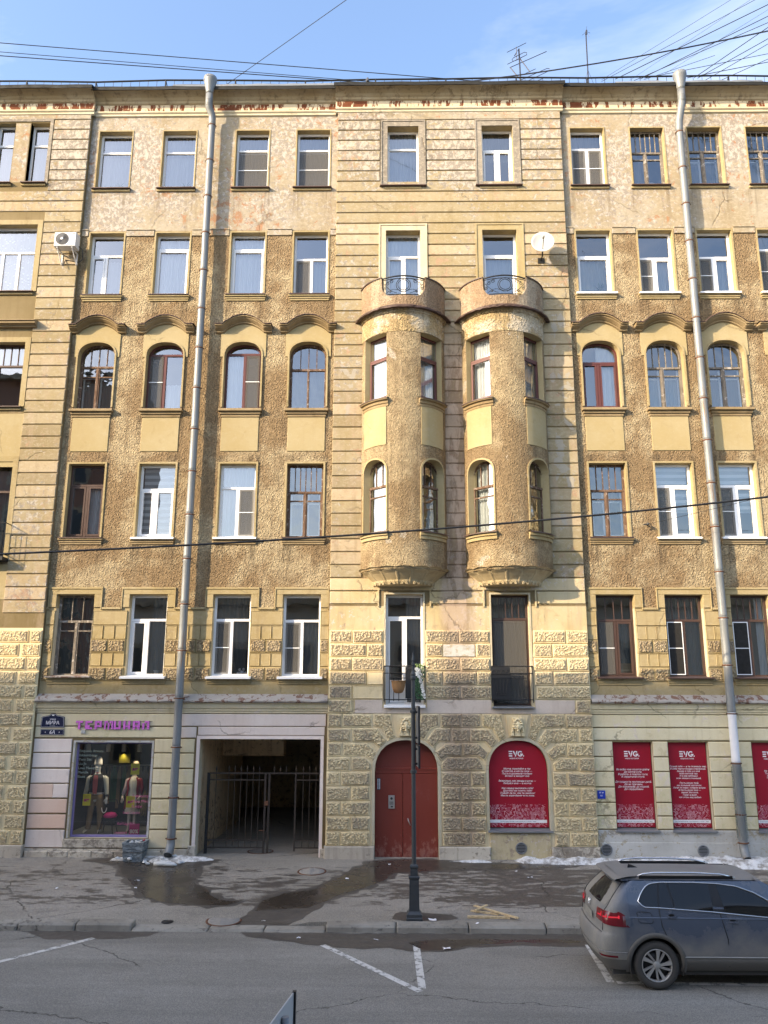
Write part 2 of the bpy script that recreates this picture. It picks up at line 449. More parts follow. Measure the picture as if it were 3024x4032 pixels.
M['bay'] = rough_cast('bay_roughcast', (0.235,0.168,0.098), (0.34,0.27,0.17), (0.20,0.14,0.085), scale=23, strength=0.9, repair=0.7)
M['bayband'] = rough_cast('patched_bay_roughcast', (0.33,0.245,0.135), (0.45,0.40,0.32), (0.37,0.29,0.165), scale=16, strength=1.0, patch=0.9, repair=0.9)
M['parapet'] = rough_cast('brown_parapet_roughcast', (0.25,0.175,0.115), (0.34,0.28,0.21), (0.21,0.15,0.105), scale=20, strength=0.6)

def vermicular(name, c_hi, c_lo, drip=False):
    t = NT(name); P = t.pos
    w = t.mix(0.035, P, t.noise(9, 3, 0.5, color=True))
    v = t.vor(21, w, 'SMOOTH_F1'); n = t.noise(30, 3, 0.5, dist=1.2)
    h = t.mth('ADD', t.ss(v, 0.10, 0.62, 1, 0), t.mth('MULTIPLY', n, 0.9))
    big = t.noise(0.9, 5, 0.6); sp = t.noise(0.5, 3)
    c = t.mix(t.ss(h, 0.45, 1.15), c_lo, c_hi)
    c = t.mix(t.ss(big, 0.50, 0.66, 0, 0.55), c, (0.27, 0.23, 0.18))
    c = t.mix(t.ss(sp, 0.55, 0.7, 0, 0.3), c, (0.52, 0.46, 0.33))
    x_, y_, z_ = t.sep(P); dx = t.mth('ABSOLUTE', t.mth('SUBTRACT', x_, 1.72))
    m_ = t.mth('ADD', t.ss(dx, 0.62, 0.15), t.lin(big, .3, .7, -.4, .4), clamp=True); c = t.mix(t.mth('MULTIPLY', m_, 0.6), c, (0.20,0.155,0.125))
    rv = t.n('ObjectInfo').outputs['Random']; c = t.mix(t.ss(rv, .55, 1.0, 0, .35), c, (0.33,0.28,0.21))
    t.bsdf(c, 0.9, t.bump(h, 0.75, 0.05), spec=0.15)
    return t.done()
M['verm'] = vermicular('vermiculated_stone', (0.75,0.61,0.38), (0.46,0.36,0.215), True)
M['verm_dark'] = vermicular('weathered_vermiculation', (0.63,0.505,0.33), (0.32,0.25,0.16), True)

M['verm_brown'] = vermicular('brown_weathered_vermiculation', (0.37,0.285,0.175), (0.165,0.12,0.072), True)
def frieze_mat():
    t = NT('peeling_frieze'); P = t.pos
    base = t.mix(t.noise(1.2, 5), (0.50,0.42,0.29), (0.58,0.51,0.39))
    st = t.noise(1.0, 8, 0.7, vec=t.scl(P, 7.0, 7.0, 1.6), dist=0.3)
    st = t.mth('ADD', st, t.lin(t.noise(0.45, 2), 0.3, 0.7, -0.10, 0.08))
    pf = t.ss(st, 0.50, 0.525)
    red = t.mix(t.noise(8, 4), (0.10,0.030,0.016), (0.20,0.07,0.036))
    c = t.mix(pf, base, red)
    t.bsdf(c, 0.9, t.bump(t.mth('SUBTRACT', t.noise(12, 4), t.mth('MULTIPLY', pf, 1.2)), 0.5, 0.02), spec=0.2)
    return t.done()
M['frieze'] = frieze_mat()
M['cornice'] = weathered('stained_cornice', (0.38,0.31,0.20), (0.46,0.40,0.29), (0.14,0.10,0.07), peel=(0.24,0.14,0.08), peel_t=(0.63,0.68), streak=0.6)

def flaky_ledge():
    t = NT('flaking_painted_ledge'); n = t.noise(5.0, 9, 0.7, dist=0.5)
    f = t.ss(n, 0.445, 0.465)
    c = t.mix(f, (0.19,0.10,0.07), t.mix(t.noise(3,4), (0.27,0.24,0.21), (0.44,0.40,0.36)))
    t.bsdf(c, 0.75, t.bump(f, 0.5, 0.01), spec=0.3); return t.done()
M['flaky'] = flaky_ledge()

M['pvc'] = simple('white_pvc', (0.80,0.81,0.82), 0.35, var=0.05, scale=3)
M['brown_pvc'] = simple('dark_brown_pvc', (0.065,0.036,0.028), 0.4, var=0.1, scale=4)
M['red_pvc'] = simple('red_brown_pvc', (0.105,0.032,0.027), 0.4, var=0.1, scale=4)
M['white_metal'] = simple('white_sill_metal', (0.78,0.79,0.80), 0.4, var=0.06, scale=4)
M['brown_metal'] = simple('brown_sill_metal', (0.085,0.05,0.042), 0.5, var=0.2, scale=6)
M['grey_metal'] = simple('dull_grey_sheet_metal', (0.20,0.21,0.22), 0.5, metal=0.3, var=0.2, scale=6)
M['dark_metal'] = simple('dark_roof_metal', (0.011,0.012,0.012), 0.8, metal=0.0, var=0.25, scale=5)
M['iron'] = simple('black_iron', (0.018,0.019,0.021), 0.55, metal=0.2, var=0.1)
M['gate'] = simple('brown_painted_iron', (0.042,0.032,0.026), 0.55, metal=0.1, var=0.2)
M['post'] = simple('dark_grey_painted_steel', (0.050,0.056,0.060), 0.5, metal=0.2, var=0.2, scale=14, bump=0.1)
def old_wood(name, a, b, c_):
    t = NT(name); n = t.noise(6, 7, 0.7, vec=t.scl(t.pos, 3, 3, 0.6)); m = t.noise(9, 6, 0.7)
    c = t.mix(t.ss(n, 0.40, 0.60), a, b); c = t.mix(t.ss(m, 0.56, 0.64), c, c_)
    t.bsdf(c, 0.8, t.bump(n, 0.4, 0.01), spec=0.2); return t.done()
M['wood_brown'] = old_wood('old_brown_window_wood', (0.10,0.055,0.035), (0.17,0.11,0.08), (0.34,0.29,0.25))
M['wood_grey'] = old_wood('old_greyed_window_wood', (0.13,0.11,0.09), (0.22,0.19,0.16), (0.40,0.37,0.34))
M['plank'] = old_wood('raw_pine_plank', (0.52,0.38,0.22), (0.62,0.47,0.29), (0.40,0.28,0.16))
def glass(name, tint=(0.9,0.93,0.95), refl=1.0, wav=0.15, wscale=1.4):
    t = NT(name)
    fr = t.n('Fresnel'); fr.inputs['IOR'].default_value = 1.55
    h = t.noise(wscale, 2, 0.5)
    nb = t.bump(h, wav, 0.02)
    t.put(fr.inputs['Normal'], nb)
    f = t.mth('MULTIPLY', t.mth('ADD', fr.outputs[0], 0.02), 2.4*refl, clamp=True)
    tr = t.n('BsdfTransparent'); tr.inputs[0].default_value = (*tint, 1)
    gl = t.n('BsdfGlossy'); gl.inputs['Roughness'].default_value = 0.015; gl.inputs[0].default_value = (0.95,0.97,1,1)
    t.put(gl.inputs['Normal'], nb)
    mx = t.n('MixShader'); t.put(mx.inputs[0], f); t.t.links.new(tr.outputs[0], mx.inputs[1]); t.t.links.new(gl.outputs[0], mx.inputs[2])
    t.t.links.new(mx.outputs[0], t.out.inputs['Surface']); return t.done()
M['glass'] = glass('window_glass', refl=1.35)
M['glass_old'] = glass('old_wavy_window_glass', (0.80,0.83,0.82), 1.2, 0.5, 2.2)
M['glass_shop'] = glass('shop_window_glass', (0.92,0.95,0.93), 0.75, 0.05, 0.7)
def screen_mat():
    t = NT('insect_screen'); tr = t.n('BsdfTransparent'); tr.inputs[0].default_value = (0.62,0.62,0.62,1)
    df = t.n('BsdfDiffuse'); df.inputs[0].default_value = (0.16,0.155,0.145,1); mx = t.n('MixShader'); mx.inputs[0].default_value = 0.5
    t.t.links.new(tr.outputs[0], mx.inputs[1]); t.t.links.new(df.outputs[0], mx.inputs[2]); t.t.links.new(mx.outputs[0], t.out.inputs['Surface']); return t.done()
M['screen'] = screen_mat()
M['screen_dark'] = simple('dense_black_insect_screen', (0.015,0.014,0.013), 0.8, var=0.05)
def curtain_mat(name, a, b, sc=14, pat=0):
    t = NT(name); P = t.pos
    n = t.noise(1.0, 4, 0.6, vec=t.scl(P, sc, 1, 0.25))
    c = t.mix(n, a, b)
    if pat == 1: c = t.mix(t.ss(t.vor(9), 0.25, 0.3), (0.72,0.76,0.78), c)
    if pat == 2:
        z = t.sep(P)[2]; s_ = t.mth('FRACT', t.mth('MULTIPLY', z, 5.2)); c = t.mix(t.ss(s_, 0.45, 0.55), c, (0.70,0.73,0.74))
    t.bsdf(c, 0.9, spec=0.1); return t.done()
M['cur_blue'] = curtain_mat('blue_grey_curtain', (0.23,0.265,0.295), (0.40,0.435,0.46))
M['cur_white'] = curtain_mat('white_net_curtain', (0.50,0.53,0.55), (0.68,0.70,0.71))
M['cur_lace'] = curtain_mat('white_lace_curtain', (0.42,0.45,0.46), (0.55,0.58,0.58), pat=1)
M['cur_grey'] = curtain_mat('grey_curtain', (0.17,0.16,0.15), (0.27,0.255,0.235))
M['cur_dark'] = curtain_mat('dark_curtain', (0.085,0.09,0.085), (0.17,0.175,0.165))
M['cur_blind'] = curtain_mat('striped_roller_blind', (0.33,0.36,0.36), (0.38,0.41,0.41), sc=1, pat=2)
M['room'] = simple('dim_room_wall', (0.16,0.145,0.125), 0.9, var=0.2, scale=1.2)
M['floorboard'] = simple('dark_room_floor', (0.09,0.065,0.045), 0.8, var=0.2, scale=2)

def zinc():
    t = NT('galvanised_pipe'); P = t.pos
    n = t.noise(3.0, 5, 0.6, vec=t.scl(P, 6, 6, 0.5)); r = t.noise(1.4, 6, 0.7, vec=t.scl(P, 7, 7, 0.45)); sp = t.noise(38, 3)
    c = t.mix(n, (0.138,0.150,0.156), (0.225,0.240,0.246))
    c = t.mix(t.ss(r, 0.56, 0.68, 0, 0.75), c, (0.20,0.115,0.06)); c = t.mix(0.12, c, t.mix(sp, (0.2,0.2,0.2), (0.8,0.8,0.8)), 'OVERLAY')
    t.bsdf(c, t.lin(n, 0.3, 0.7, 0.36, 0.52), metal=0.12, spec=0.45); return t.done()
M['zinc'] = zinc()
M['rust'] = simple('rusty_iron_strap', (0.13,0.055,0.03), 0.8, var=0.35, scale=20)
M['pipe_white'] = simple('white_plastic_pipe', (0.66,0.67,0.70), 0.45, var=0.15, scale=5)
M['mesh_wire'] = simple('green_grey_wire_mesh', (0.20,0.23,0.21), 0.5, metal=0.3)

def door_mat():
    t = NT('red_painted_steel_door'); P = t.pos; z = t.sep(P)[2]
    n = t.noise(1.6, 6, 0.65, vec=t.scl(P, 1.5, 1.5, 0.8)); d = t.noise(6, 9, 0.7, vec=t.scl(P, 1.6, 1, 0.9))
    c = t.mix(n, (0.185,0.028,0.018), (0.235,0.042,0.028))
    dust = t.mth('ADD', d, t.ss(z, 0.3, 1.3, 0.16, -0.06)); c = t.mix(t.ss(dust, 0.58, 0.70, 0, 0.55), c, (0.36,0.16,0.12))
    c = t.mix(t.ss(n, 0.60, 0.72, 0, 0.25), c, (0.32,0.20,0.20))
    t.bsdf(c, t.lin(n, 0.3, 0.7, 0.34, 0.5), t.bump(t.noise(2.2, 3), 0.12, 0.03), spec=0.45); return t.done()
M['door'] = door_mat()
M['poster'] = simple('crimson_window_film', (0.33,0.005,0.020), 0.45, var=0.06, scale=1.5)
M['print_white'] = simple('white_print', (0.80,0.78,0.79), 0.5, var=0)
M['print_pink'] = simple('pink_print', (0.70,0.36,0.40), 0.5, var=0)
M['print_rose'] = simple('dark_rose_print', (0.42,0.06,0.10), 0.5, var=0)
M['print_black'] = simple('black_print', (0.03,0.03,0.03), 0.5, var=0)
M['navy'] = simple('navy_enamel', (0.008,0.013,0.045), 0.3, var=0.05, spec=0.5)
M['blue_plate'] = simple('blue_enamel', (0.01,0.05,0.38), 0.3, var=0.05)
M['pink'] = simple('pink_sign_plastic', (0.70,0.17,0.60), 0.4, var=0.04)  # plain pink tile colour, no light behind it
M['violet'] = simple('dark_violet_plastic', (0.035,0.006,0.03), 0.5, var=0.05)
M['ac_white'] = simple('white_ac_casing', (0.60,0.60,0.59), 0.4, var=0.08)
M['dark_plastic'] = simple('dark_grey_plastic', (0.045,0.045,0.045), 0.5)
M['dish'] = simple('pale_dish_metal', (0.43,0.43,0.41), 0.45, var=0.06, scale=3)
M['alu'] = simple('brushed_steel', (0.50,0.48,0.46), 0.35, metal=0.7, var=0.15)
M['wicker'] = None
def wicker():
    t = NT('woven_wicker'); P = t.obj()
    w = t.n('TexWave', wave_type='BANDS', bands_direction='Z'); w.inputs['Scale'].default_value = 22; w.inputs['Distortion'].default_value = 1.5; t.put(w.inputs['Vector'], P)
    w2 = t.n('TexWave', wave_type='BANDS', bands_direction='X'); w2.inputs['Scale'].default_value = 14; t.put(w2.inputs['Vector'], P)
    h = t.mth('MULTIPLY', w.outputs['Fac'], w2.outputs['Fac'])
    c = t.mix(h, (0.23,0.11,0.045), (0.46,0.26,0.12)); t.bsdf(c, 0.7, t.bump(h, 0.6, 0.01), spec=0.3); return t.done()
M['wicker'] = wicker()
M['leaf'] = simple('plastic_ivy_leaf', (0.030,0.105,0.045), 0.5, var=0.4, scale=40)
M['leaf_pale'] = simple('pale_leaf', (0.22,0.32,0.10), 0.5, var=0.3, scale=40)
M['petal'] = simple('white_petal', (0.78,0.78,0.74), 0.6, var=0.1)

def asphalt(name, a, b, stain, sc=1.0, oil=0.5, spots=False, road=False):
    t = NT(name); P = t.pos
    n = t.noise(0.35*sc, 5, 0.6, vec=t.scl(P, 0.5, 1.4, 1)); m = t.noise(2.2, 9, 0.72, vec=t.scl(P, 0.6, 1.6, 1)); g = t.noise(62, 4, 0.75); gv = t.vor(48)
    c = t.mix(t.ss(n, 0.35, 0.65), a, b)
    c = t.mix(t.ss(m, 0.54, 0.66, 0, oil), c, stain)
    r = t.lin(m, 0.35, 0.65, 0.9, 0.72)
    y = t.sep(P)[1]
    if road:                                             # wheel tracks and old sealed cracks along the street
        tr = t.noise(1.0, 4, 0.55, vec=t.scl(P, 0.05, 1.1, 1)); c = t.mix(t.ss(tr, 0.48, 0.62, 0, 0.35), c, stain)
        sc2 = t.noise(0.8, 8, 0.7, vec=t.scl(P, 0.35, 1.2, 1)); c = t.mix(t.ss(sc2, 0.56, 0.66, 0, 0.30), c, (0.27, 0.255, 0.23))
    warp = t.mix(0.35, P, t.noise(1.6, 6, 0.65, color=True)); cr = t.ss(t.vor(0.28, t.scl(warp, 1, 1.6, 1), 'DISTANCE_TO_EDGE'), 0.0, 0.0055, 1, 0)
    cr = t.mth('MULTIPLY', cr, t.ss(t.noise(0.45, 3), 0.44, 0.54)); c = t.mix(t.mth('MULTIPLY', cr, 0.8), c, (0.035, 0.031, 0.027))
    if spots:
        x = t.sep(P)[0]
        s_ = t.noise(2.4, 8, 0.66, vec=t.scl(P, 0.8, 2.5, 1), dist=0.2); lo = t.noise(0.5, 5, 0.6, vec=t.scl(P, 0.8, 1.3, 1))
        env = t.mth('MULTIPLY', t.ss(y, -4.75, -3.7), t.ss(y, -0.4, -1.3))
        e2 = t.mth('MULTIPLY', env, t.ss(x, 0.2, 1.6)); e3 = t.mth('MULTIPLY', env, t.mth('MULTIPLY', t.ss(x, -5.6, -4.4), t.ss(x, -1.0, -2.4)))
        s_ = t.mth('ADD', s_, t.lin(env, 0, 1, -0.17, 0.0)); s_ = t.mth('ADD', s_, t.mth('MULTIPLY', e2, 0.085)); s_ = t.mth('ADD', s_, t.mth('MULTIPLY', e3, 0.03)); s_ = t.mth('ADD', s_, t.lin(lo, .35, .65, -.06, .06))
        f = t.ss(s_, 0.515, 0.565); c = t.mix(t.mth('MULTIPLY', f, 0.82), c, (0.062, 0.050, 0.041)); r = t.mth('SUBTRACT', r, t.mth('MULTIPLY', f, 0.30))
    grain = t.mth('ADD', g, t.mth('MULTIPLY', gv, 0.6))
    c = t.mix(0.55, c, t.mix(t.ss(grain, 0.50, 1.0), (0.24, 0.24, 0.24), (0.76, 0.75, 0.73)), 'OVERLAY')
    pit = t.ss(t.noise(17, 6, 0.7), 0.60, 0.68); c = t.mix(t.mth('MULTIPLY', pit, 0.4), c, stain)
    t.bsdf(c, r, t.bump(t.mth('SUBTRACT', grain, t.mth('MULTIPLY', cr, 2.0)), 0.6, 0.012), spec=0.3); return t.done()
M['road'] = asphalt('dry_grey_asphalt', (0.185,0.172,0.152), (0.235,0.220,0.195), (0.130,0.119,0.103), oil=0.45, road=True)
M['walk'] = asphalt('pavement_asphalt', (0.215,0.194,0.165), (0.285,0.258,0.222), (0.135,0.119,0.101), oil=0.5, spots=True)
def wet():
    t = NT('wet_asphalt_film'); P = t.pos
    n = t.noise(1.2, 6, 0.6); g = t.noise(70, 3)
    c = t.mix(n, (0.038,0.029,0.022), (0.066,0.052,0.040))
    t.bsdf(c, t.lin(n, 0.35, 0.65, 0.14, 0.42), t.bump(g, 0.16, 0.006), spec=0.45); return t.done()
M['wet'] = wet()
def wet2():
    t = NT('damp_asphalt'); n = t.noise(2.2, 7, 0.65); g = t.noise(80, 3)
    c = t.mix(n, (0.060,0.051,0.043), (0.105,0.092,0.079))
    t.bsdf(c, t.lin(n, 0.35, 0.65, 0.32, 0.6), t.bump(g, 0.4, 0.01), spec=0.4); return t.done()
M['damp'] = wet2()
M['kerb'] = weathered('granite_kerb', (0.20,0.18,0.15), (0.27,0.25,0.215), (0.09,0.08,0.07), peel=(0.10,0.09,0.08), peel_t=(0.56,0.64), streak=0.3, bump=0.6, crack=False)
M['paint'] = None
def road_paint():
    t = NT('worn_white_road_paint'); n = t.noise(6, 9, 0.75); g = t.noise(60, 3)
    c = t.mix(t.ss(n, 0.49, 0.58), (0.58,0.56,0.52), (0.22,0.21,0.19)); t.bsdf(c, 0.8, t.bump(g, 0.4, 0.01), spec=0.2); return t.done()
M['paint'] = road_paint()
def snow():
    t = NT('dirty_old_snow'); n = t.noise(4.5, 9, 0.7); m = t.noise(22, 5, 0.6)
    c = t.mix(t.ss(n, 0.42, 0.62), (0.66,0.66,0.65), (0.27,0.25,0.225)); c = t.mix(0.35, c, t.mix(m, (0.2,0.2,0.2), (0.85,0.85,0.85)), 'OVERLAY')
    t.bsdf(c, 0.65, t.bump(m, 0.7, 0.03), spec=0.4); return t.done()
M['snow'] = snow()
M['snow_clean'] = simple('wet_ice', (0.52,0.54,0.54), 0.3, var=0.25, scale=12, bump=0.4)
M['planter'] = None
def planter():
    t = NT('blue_grey_cast_concrete'); w = t.mix(0.06, t.pos, t.noise(7, 3, color=True)); v = t.noise(11, 3, 0.5, vec=t.scl(w, 0.8, 0.8, 2.2), dist=1.0)
    h = t.ss(v, 0.42, 0.58); c = t.mix(h, (0.15,0.18,0.20), (0.25,0.29,0.31)); t.bsdf(c, 0.85, t.bump(h, 0.9, 0.03), spec=0.2); return t.done()
M['planter'] = planter()
M['castiron'] = simple('cast_iron_cover', (0.16,0.145,0.13), 0.7, metal=0.2, var=0.3, scale=12, bump=0.4)
M['passage'] = weathered('sooty_passage_plaster', (0.50,0.38,0.25), (0.56,0.45,0.31), (0.24,0.17,0.12), peel=(0.09,0.06,0.042), peel_t=(0.55,0.66), streak=0.5, crack=False)
M['shopwall'] = simple('dark_shop_backdrop', (0.035,0.04,0.036), 0.8, var=0.3, scale=2)
M['shopfloor'] = simple('pale_shop_floor', (0.30,0.32,0.33), 0.5, var=0.2, scale=3)
M['lilac_frame'] = simple('violet_window_frame', (0.20,0.17,0.36), 0.5, var=0.1)
OPP_H = 25.2
M['oppwall'] = simple('red_brown_house_plaster', (0.27,0.15,0.11), 0.9, var=0.2, scale=0.6)
M['opppale'] = simple('pale_house_plaster', (0.44,0.40,0.34), 0.9, var=0.2, scale=0.6)
M['opppane'] = simple('dark_house_pane', (0.03,0.035,0.04), 0.15, var=0.1)
M['letgreen'] = simple('pale_grey_green_letters', (0.30,0.36,0.30), 0.6, var=0)
M['letpink'] = simple('pink_vinyl_letters', (0.52,0.14,0.25), 0.6, var=0)
M['sign_back'] = simple('grey_sign_back', (0.42,0.43,0.44), 0.45, metal=0.2, var=0.1)
M['lid_pale'] = simple('dusty_manhole_lid', (0.27,0.245,0.215), 0.8, var=0.35, scale=10, bump=0.4)
M['aerial'] = simple('dark_aerial_metal', (0.05,0.055,0.07), 0.5, metal=0.4)
M['pigeon'] = simple('dark_pigeon_feathers', (0.06,0.065,0.075), 0.7)
def car_paint():
    t = NT('dusty_dark_blue_paint'); P = t.pos; z = t.sep(P)[2]; x = t.sep(P)[0]
    n = t.noise(2.6, 6, 0.62); st = t.noise(1.0, 7, 0.65, vec=t.scl(P, 3.0, 3.0, 1.2)); f = t.noise(60, 3)
    c = t.mix(t.noise(9, 2), (0.042,0.062,0.098), (0.052,0.075,0.115))
    d = t.mth('ADD', t.ss(z, 1.02, .45, 0, .75), t.lin(n, .35, .65, -.18, .18))
    d2 = t.mth('MULTIPLY', t.ss(x, 3.85, 3.52), t.lin(st, .38, .62, .55, 1.0))
    d3 = t.mth('MULTIPLY', t.ss(z, 1.588, 1.60, 0, .62), t.lin(n, .35, .65, .75, 1.1))
    d = t.mth('MAXIMUM', t.mth('MAXIMUM', d, d2), d3, )
    d = t.mth('MINIMUM', t.mth('MAXIMUM', d, .05), .93)
    c2 = t.mix(d, c, t.mix(f, (0.21,0.195,0.17), (0.29,0.27,0.235)))
    t.bsdf(c2, t.lin(d, 0, .9, .22, .72), metal=0.0, spec=.5, coat=t.lin(d, 0, .6, .8, 0.0)); return t.done()
M['carpaint'] = car_paint()
M['carglass'] = simple('tinted_car_glass', (0.010,0.011,0.012), 0.05, var=0.0, spec=0.4)
M['carblack'] = simple('black_car_trim', (0.012,0.012,0.013), 0.4, var=0.1)
M['cladding'] = simple('dusty_dark_grey_cladding', (0.115,0.108,0.098), 0.75, var=0.3, scale=7)
M['tyre'] = simple('dusty_tyre_rubber', (0.055,0.052,0.048), 0.85, var=0.3, scale=16)
M['chrome'] = simple('bright_aluminium_trim', (0.72,0.73,0.74), 0.22, metal=0.85, var=0.08)
M['chrome_dull'] = simple('dusty_chrome_strip', (0.36,0.35,0.33), 0.45, metal=0.4, var=0.2)
M['alloy'] = simple('dusty_alloy', (0.42,0.41,0.39), 0.42, metal=0.5, var=0.15)
M['alloy_dark'] = simple('darker_alloy', (0.30,0.29,0.28), 0.5, metal=0.4, var=0.15)  # darker tone for every other spoke
M['plate_dirty'] = simple('dirty_number_plate', (0.26,0.25,0.22), 0.6, var=0.4, scale=14)
M['lamp_red'] = simple('red_lamp_glass', (0.16,0.008,0.014), 0.15, var=0.0, spec=0.6)
def lit():
    t = NT('lit_red_light_guide'); e = t.n('Emission'); e.inputs[0].default_value = (1.0,0.06,0.12,1); e.inputs[1].default_value = 0.16; t.t.links.new(e.outputs[0], t.out.inputs['Surface']); return t.done()
M['lamp_lit'] = lit()
M['carton'] = simple('brown_cardboard', (0.36,0.24,0.13), 0.85, var=0.15)

def rear_glass():
    t = NT('dusty_wiped_rear_glass'); P = t.pos
    q = t.n('VectorMath', operation='DISTANCE'); t.put(q.inputs[0], t.scl(P, 0, 1, 1)); q.inputs[1].default_value = (0, -7.635-.05, 1.19)
    n = t.noise(14, 5); f = t.ss(t.mth('ADD', q.outputs['Value'], t.lin(n, .3, .7, -.02, .02)), .37, .41)
    c = t.mix(f, (0.010, 0.011, 0.012), t.mix(n, (0.20, 0.185, 0.16), (0.26, 0.24, 0.21))); t.bsdf(c, t.lin(f, 0, 1, .06, .8), spec=.4); return t.done()
M['rearglass'] = rear_glass()
# ------------------------------------------------------------------ ground of the street
def walk_z(y, x=None):
    z = 0.385 + 0.05 * y
    if x is not None and y < -4.2:                     # lowered crossing in front of the passage
        t = min(1, max(0, min((x+5.75)/.5, (-1.7-x)/.5))); u = min(1, (-4.2-y)/.95)
        z -= 0.085 * t * u * u * (3-2*u)
    return z
g = MB(); g.quad((-400,-400,0),(400,-400,0),(400,400,0),(-400,400,0))
structure(g.build('road', M['road']))
g = MB()
XW = [-60,-40,-25,-14] + [-10+.25*i for i in range(48)] + [3,6,10,14,25,40,60]
P = [[(x, y, walk_z(y, x)) for x in XW] for y in (-5.16,-5.0,-4.8,-4.6,-4.4,-4.2,-3.0,-1.5,0.02)]
g.grid(P); g.grid([[(x, -5.16, -.03) for x in XW], P[0]]); g.quad((-5.5,0.02,0.386),(-1.95,0.02,0.386),(-1.95,9.6,0.40),(-5.5,9.6,0.40)); g.quad((-8.6,6.4,0.394),(-5.5,6.4,0.394),(-5.5,9.6,0.40),(-8.6,9.6,0.40))
structure(g.build('pavement', M['walk']))
kerb = bpy.data.objects.new('kerb', None); C.objects.link(kerb); W0['kerb'] = Vector((0,0,0)); structure(kerb)
x = -13.2
while x < 9.5:
    ln = rnd.uniform(1.1, 1.75)
    low = -5.45 < x + ln/2 < -1.9
    zt = 0.045 if low else 0.128
    dz = rnd.uniform(-0.012, 0.012); dy = rnd.uniform(-0.02, 0.02); w = 0.30
    k = MB(); x0, x1 = x + 0.012, x + ln - 0.012
    pr = [(-5.15, zt+0.012), (-5.40, zt+0.004), (-5.445, zt-0.035), (-5.46, -0.02)]
    R = []
    for xx in (x0, x0+0.03, x0+ln*0.5, x1-0.03, x1):
        e = 0.012 if xx in (x0, x1) else 0
        R.append([(xx, y+dy+e*(j > 0), z+dz-e*(j < 3)) for j, (y, z) in enumerate(pr)])
    k.grid(R, smooth=False)
    k.add([*R[0], (x0,-5.15,-0.02)], [(0,1,2,3,4)]); k.add([*R[-1], (x1,-5.15,-0.02)], [(4,3,2,1,0)])
    k.build('kerb_stone', M['kerb'], kerb)
    x += ln
def wavy(poly, step=0.18, amp=0.05, seed=1):
    r = random.Random(seed); out = []
    n = len(poly)
    for i in range(n):
        a, b = Vector(poly[i]), Vector(poly[(i+1) % n]); L_ = (b-a).length; m = max(1, int(L_/step))
        nrm = Vector((-(b-a).y, (b-a).x)).normalized()
        for j in range(m):
            p = a.lerp(b, j/m)
            out.append(tuple(p + nrm * r.uniform(-amp, amp)))
    return out
def sheet(name, poly, mat, dz, zf=None, seed=1, amp=0.05, label=None, kind='structure', step=0.18):
    if name == 'puddle' and zf: sheet('damp_edge', inset(poly, -0.13), M['damp'], dz - 0.0018, zf, seed+40, 0.09, None, kind, 0.14)
    p = wavy(poly, seed=seed, amp=amp, step=step)
    fs = [orient(p, t) for t in tessellate_polygon([[Vector((a, b, 0)) for a, b in p]])]
    m = MB(); m.add([(a, b, (zf(b, a) if zf else 0) + dz) for a, b in p], fs)
    o = m.build(name, mat); o['kind'] = kind
    return o
sheet('puddle', [(-8.09,-.40),(-7.53,-.69),(-7.13,-.8),(-6.76,-1.69),(-6.18,-2.6),(-5.69,-3.43),(-5.25,-3.86),(-4.67,-4.07),(-4.03,-4.17),(-3.63,-4.13),(-3.43,-3.88),(-3.86,-3.78),(-4.16,-3.4),(-4.42,-2.95),(-4.76,-2.48),(-4.99,-1.66),(-5.05,-.95),(-4.78,-.45),(-5.4,-.12),(-6.5,-.1),(-7.4,-.2)], M['wet'], 0.004, walk_z, 3, 0.035)
sheet('puddle', [(-3.42,-5.1),(-3.15,-5.02),(-3.0,-4.39),(-2.92,-3.82),(-2.53,-3.23),(-1.87,-2.9),(-1.54,-2.22),(-1.03,-1.14),(-.65,-.4),(0.2,-.22),(1.2,-.25),(2.2,-.62),(3.1,-.6),(4.4,-.72),(4.62,-.80),(4.09,-.92),(3.05,-1.05),(2.63,-1.16),(2.04,-1.08),(1.28,-1.19),(.53,-1.35),(-.06,-1.49),(-.34,-2.2),(-.92,-2.97),(-1.34,-3.41),(-1.68,-3.99),(-2.0,-4.5),(-2.16,-4.97),(-2.3,-5.12)], M['wet'], 0.004, walk_z, 4, 0.03)
# damp patch round the post, wet gutters along the kerb, damp asphalt in front of the shop
sheet('damp_patch', [(-.1,-4.98),(-.02,-4.62),(.1,-4.55),(.3,-4.6),(.75,-4.58),(1.1,-4.72),(1.25,-4.9),(.9,-5.08),(.2,-5.12)], M['damp'], 0.004, walk_z, 5, 0.04)
sheet('damp_gutter', [(-7.5,-5.47),(-7.13,-5.67),(-6.78,-5.98),(-6.22,-6.03),(-5.27,-5.92),(-4.86,-5.75),(-4.7,-5.47)], M['damp'], 0.004, None, 8, 0.03)
sheet('damp_gutter', [(-3.1,-5.47),(-2.92,-5.74),(-2.52,-5.90),(-1.99,-6.1),(-1.54,-6.29),(-.63,-6.51),(-.12,-6.38),(.39,-6.66),(.94,-6.62),(1.36,-6.35),(1.82,-6.28),(2.46,-6.2),(3.2,-6.25),(3.9,-6.3),(9.0,-6.3),(9.0,-5.47)], M['damp'], 0.004, None, 9, 0.04)
sheet('puddle', [(.2,-6.1),(.45,-6.5),(.95,-6.5),(1.4,-6.2),(2.4,-6.02),(3.3,-6.05),(3.6,-5.95),(3.2,-5.8),(1.6,-5.85),(.6,-5.9)], M['wet'], 0.0055, None, 10, 0.03)
def stripe(pts, w=0.125):
    m = MB(); p = [Vector((a, b, 0.0045)) for a, b in pts]
    for i in range(len(p)-1):
        a, b = p[i], p[i+1]; d = (b-a).normalized(); nn = Vector((-d.y, d.x, 0))*w/2
        e = d*w*0.45 if i < len(p)-2 else d*0
        m.quad(a-nn, b+e-nn, b+e+nn, a+nn)
    return m
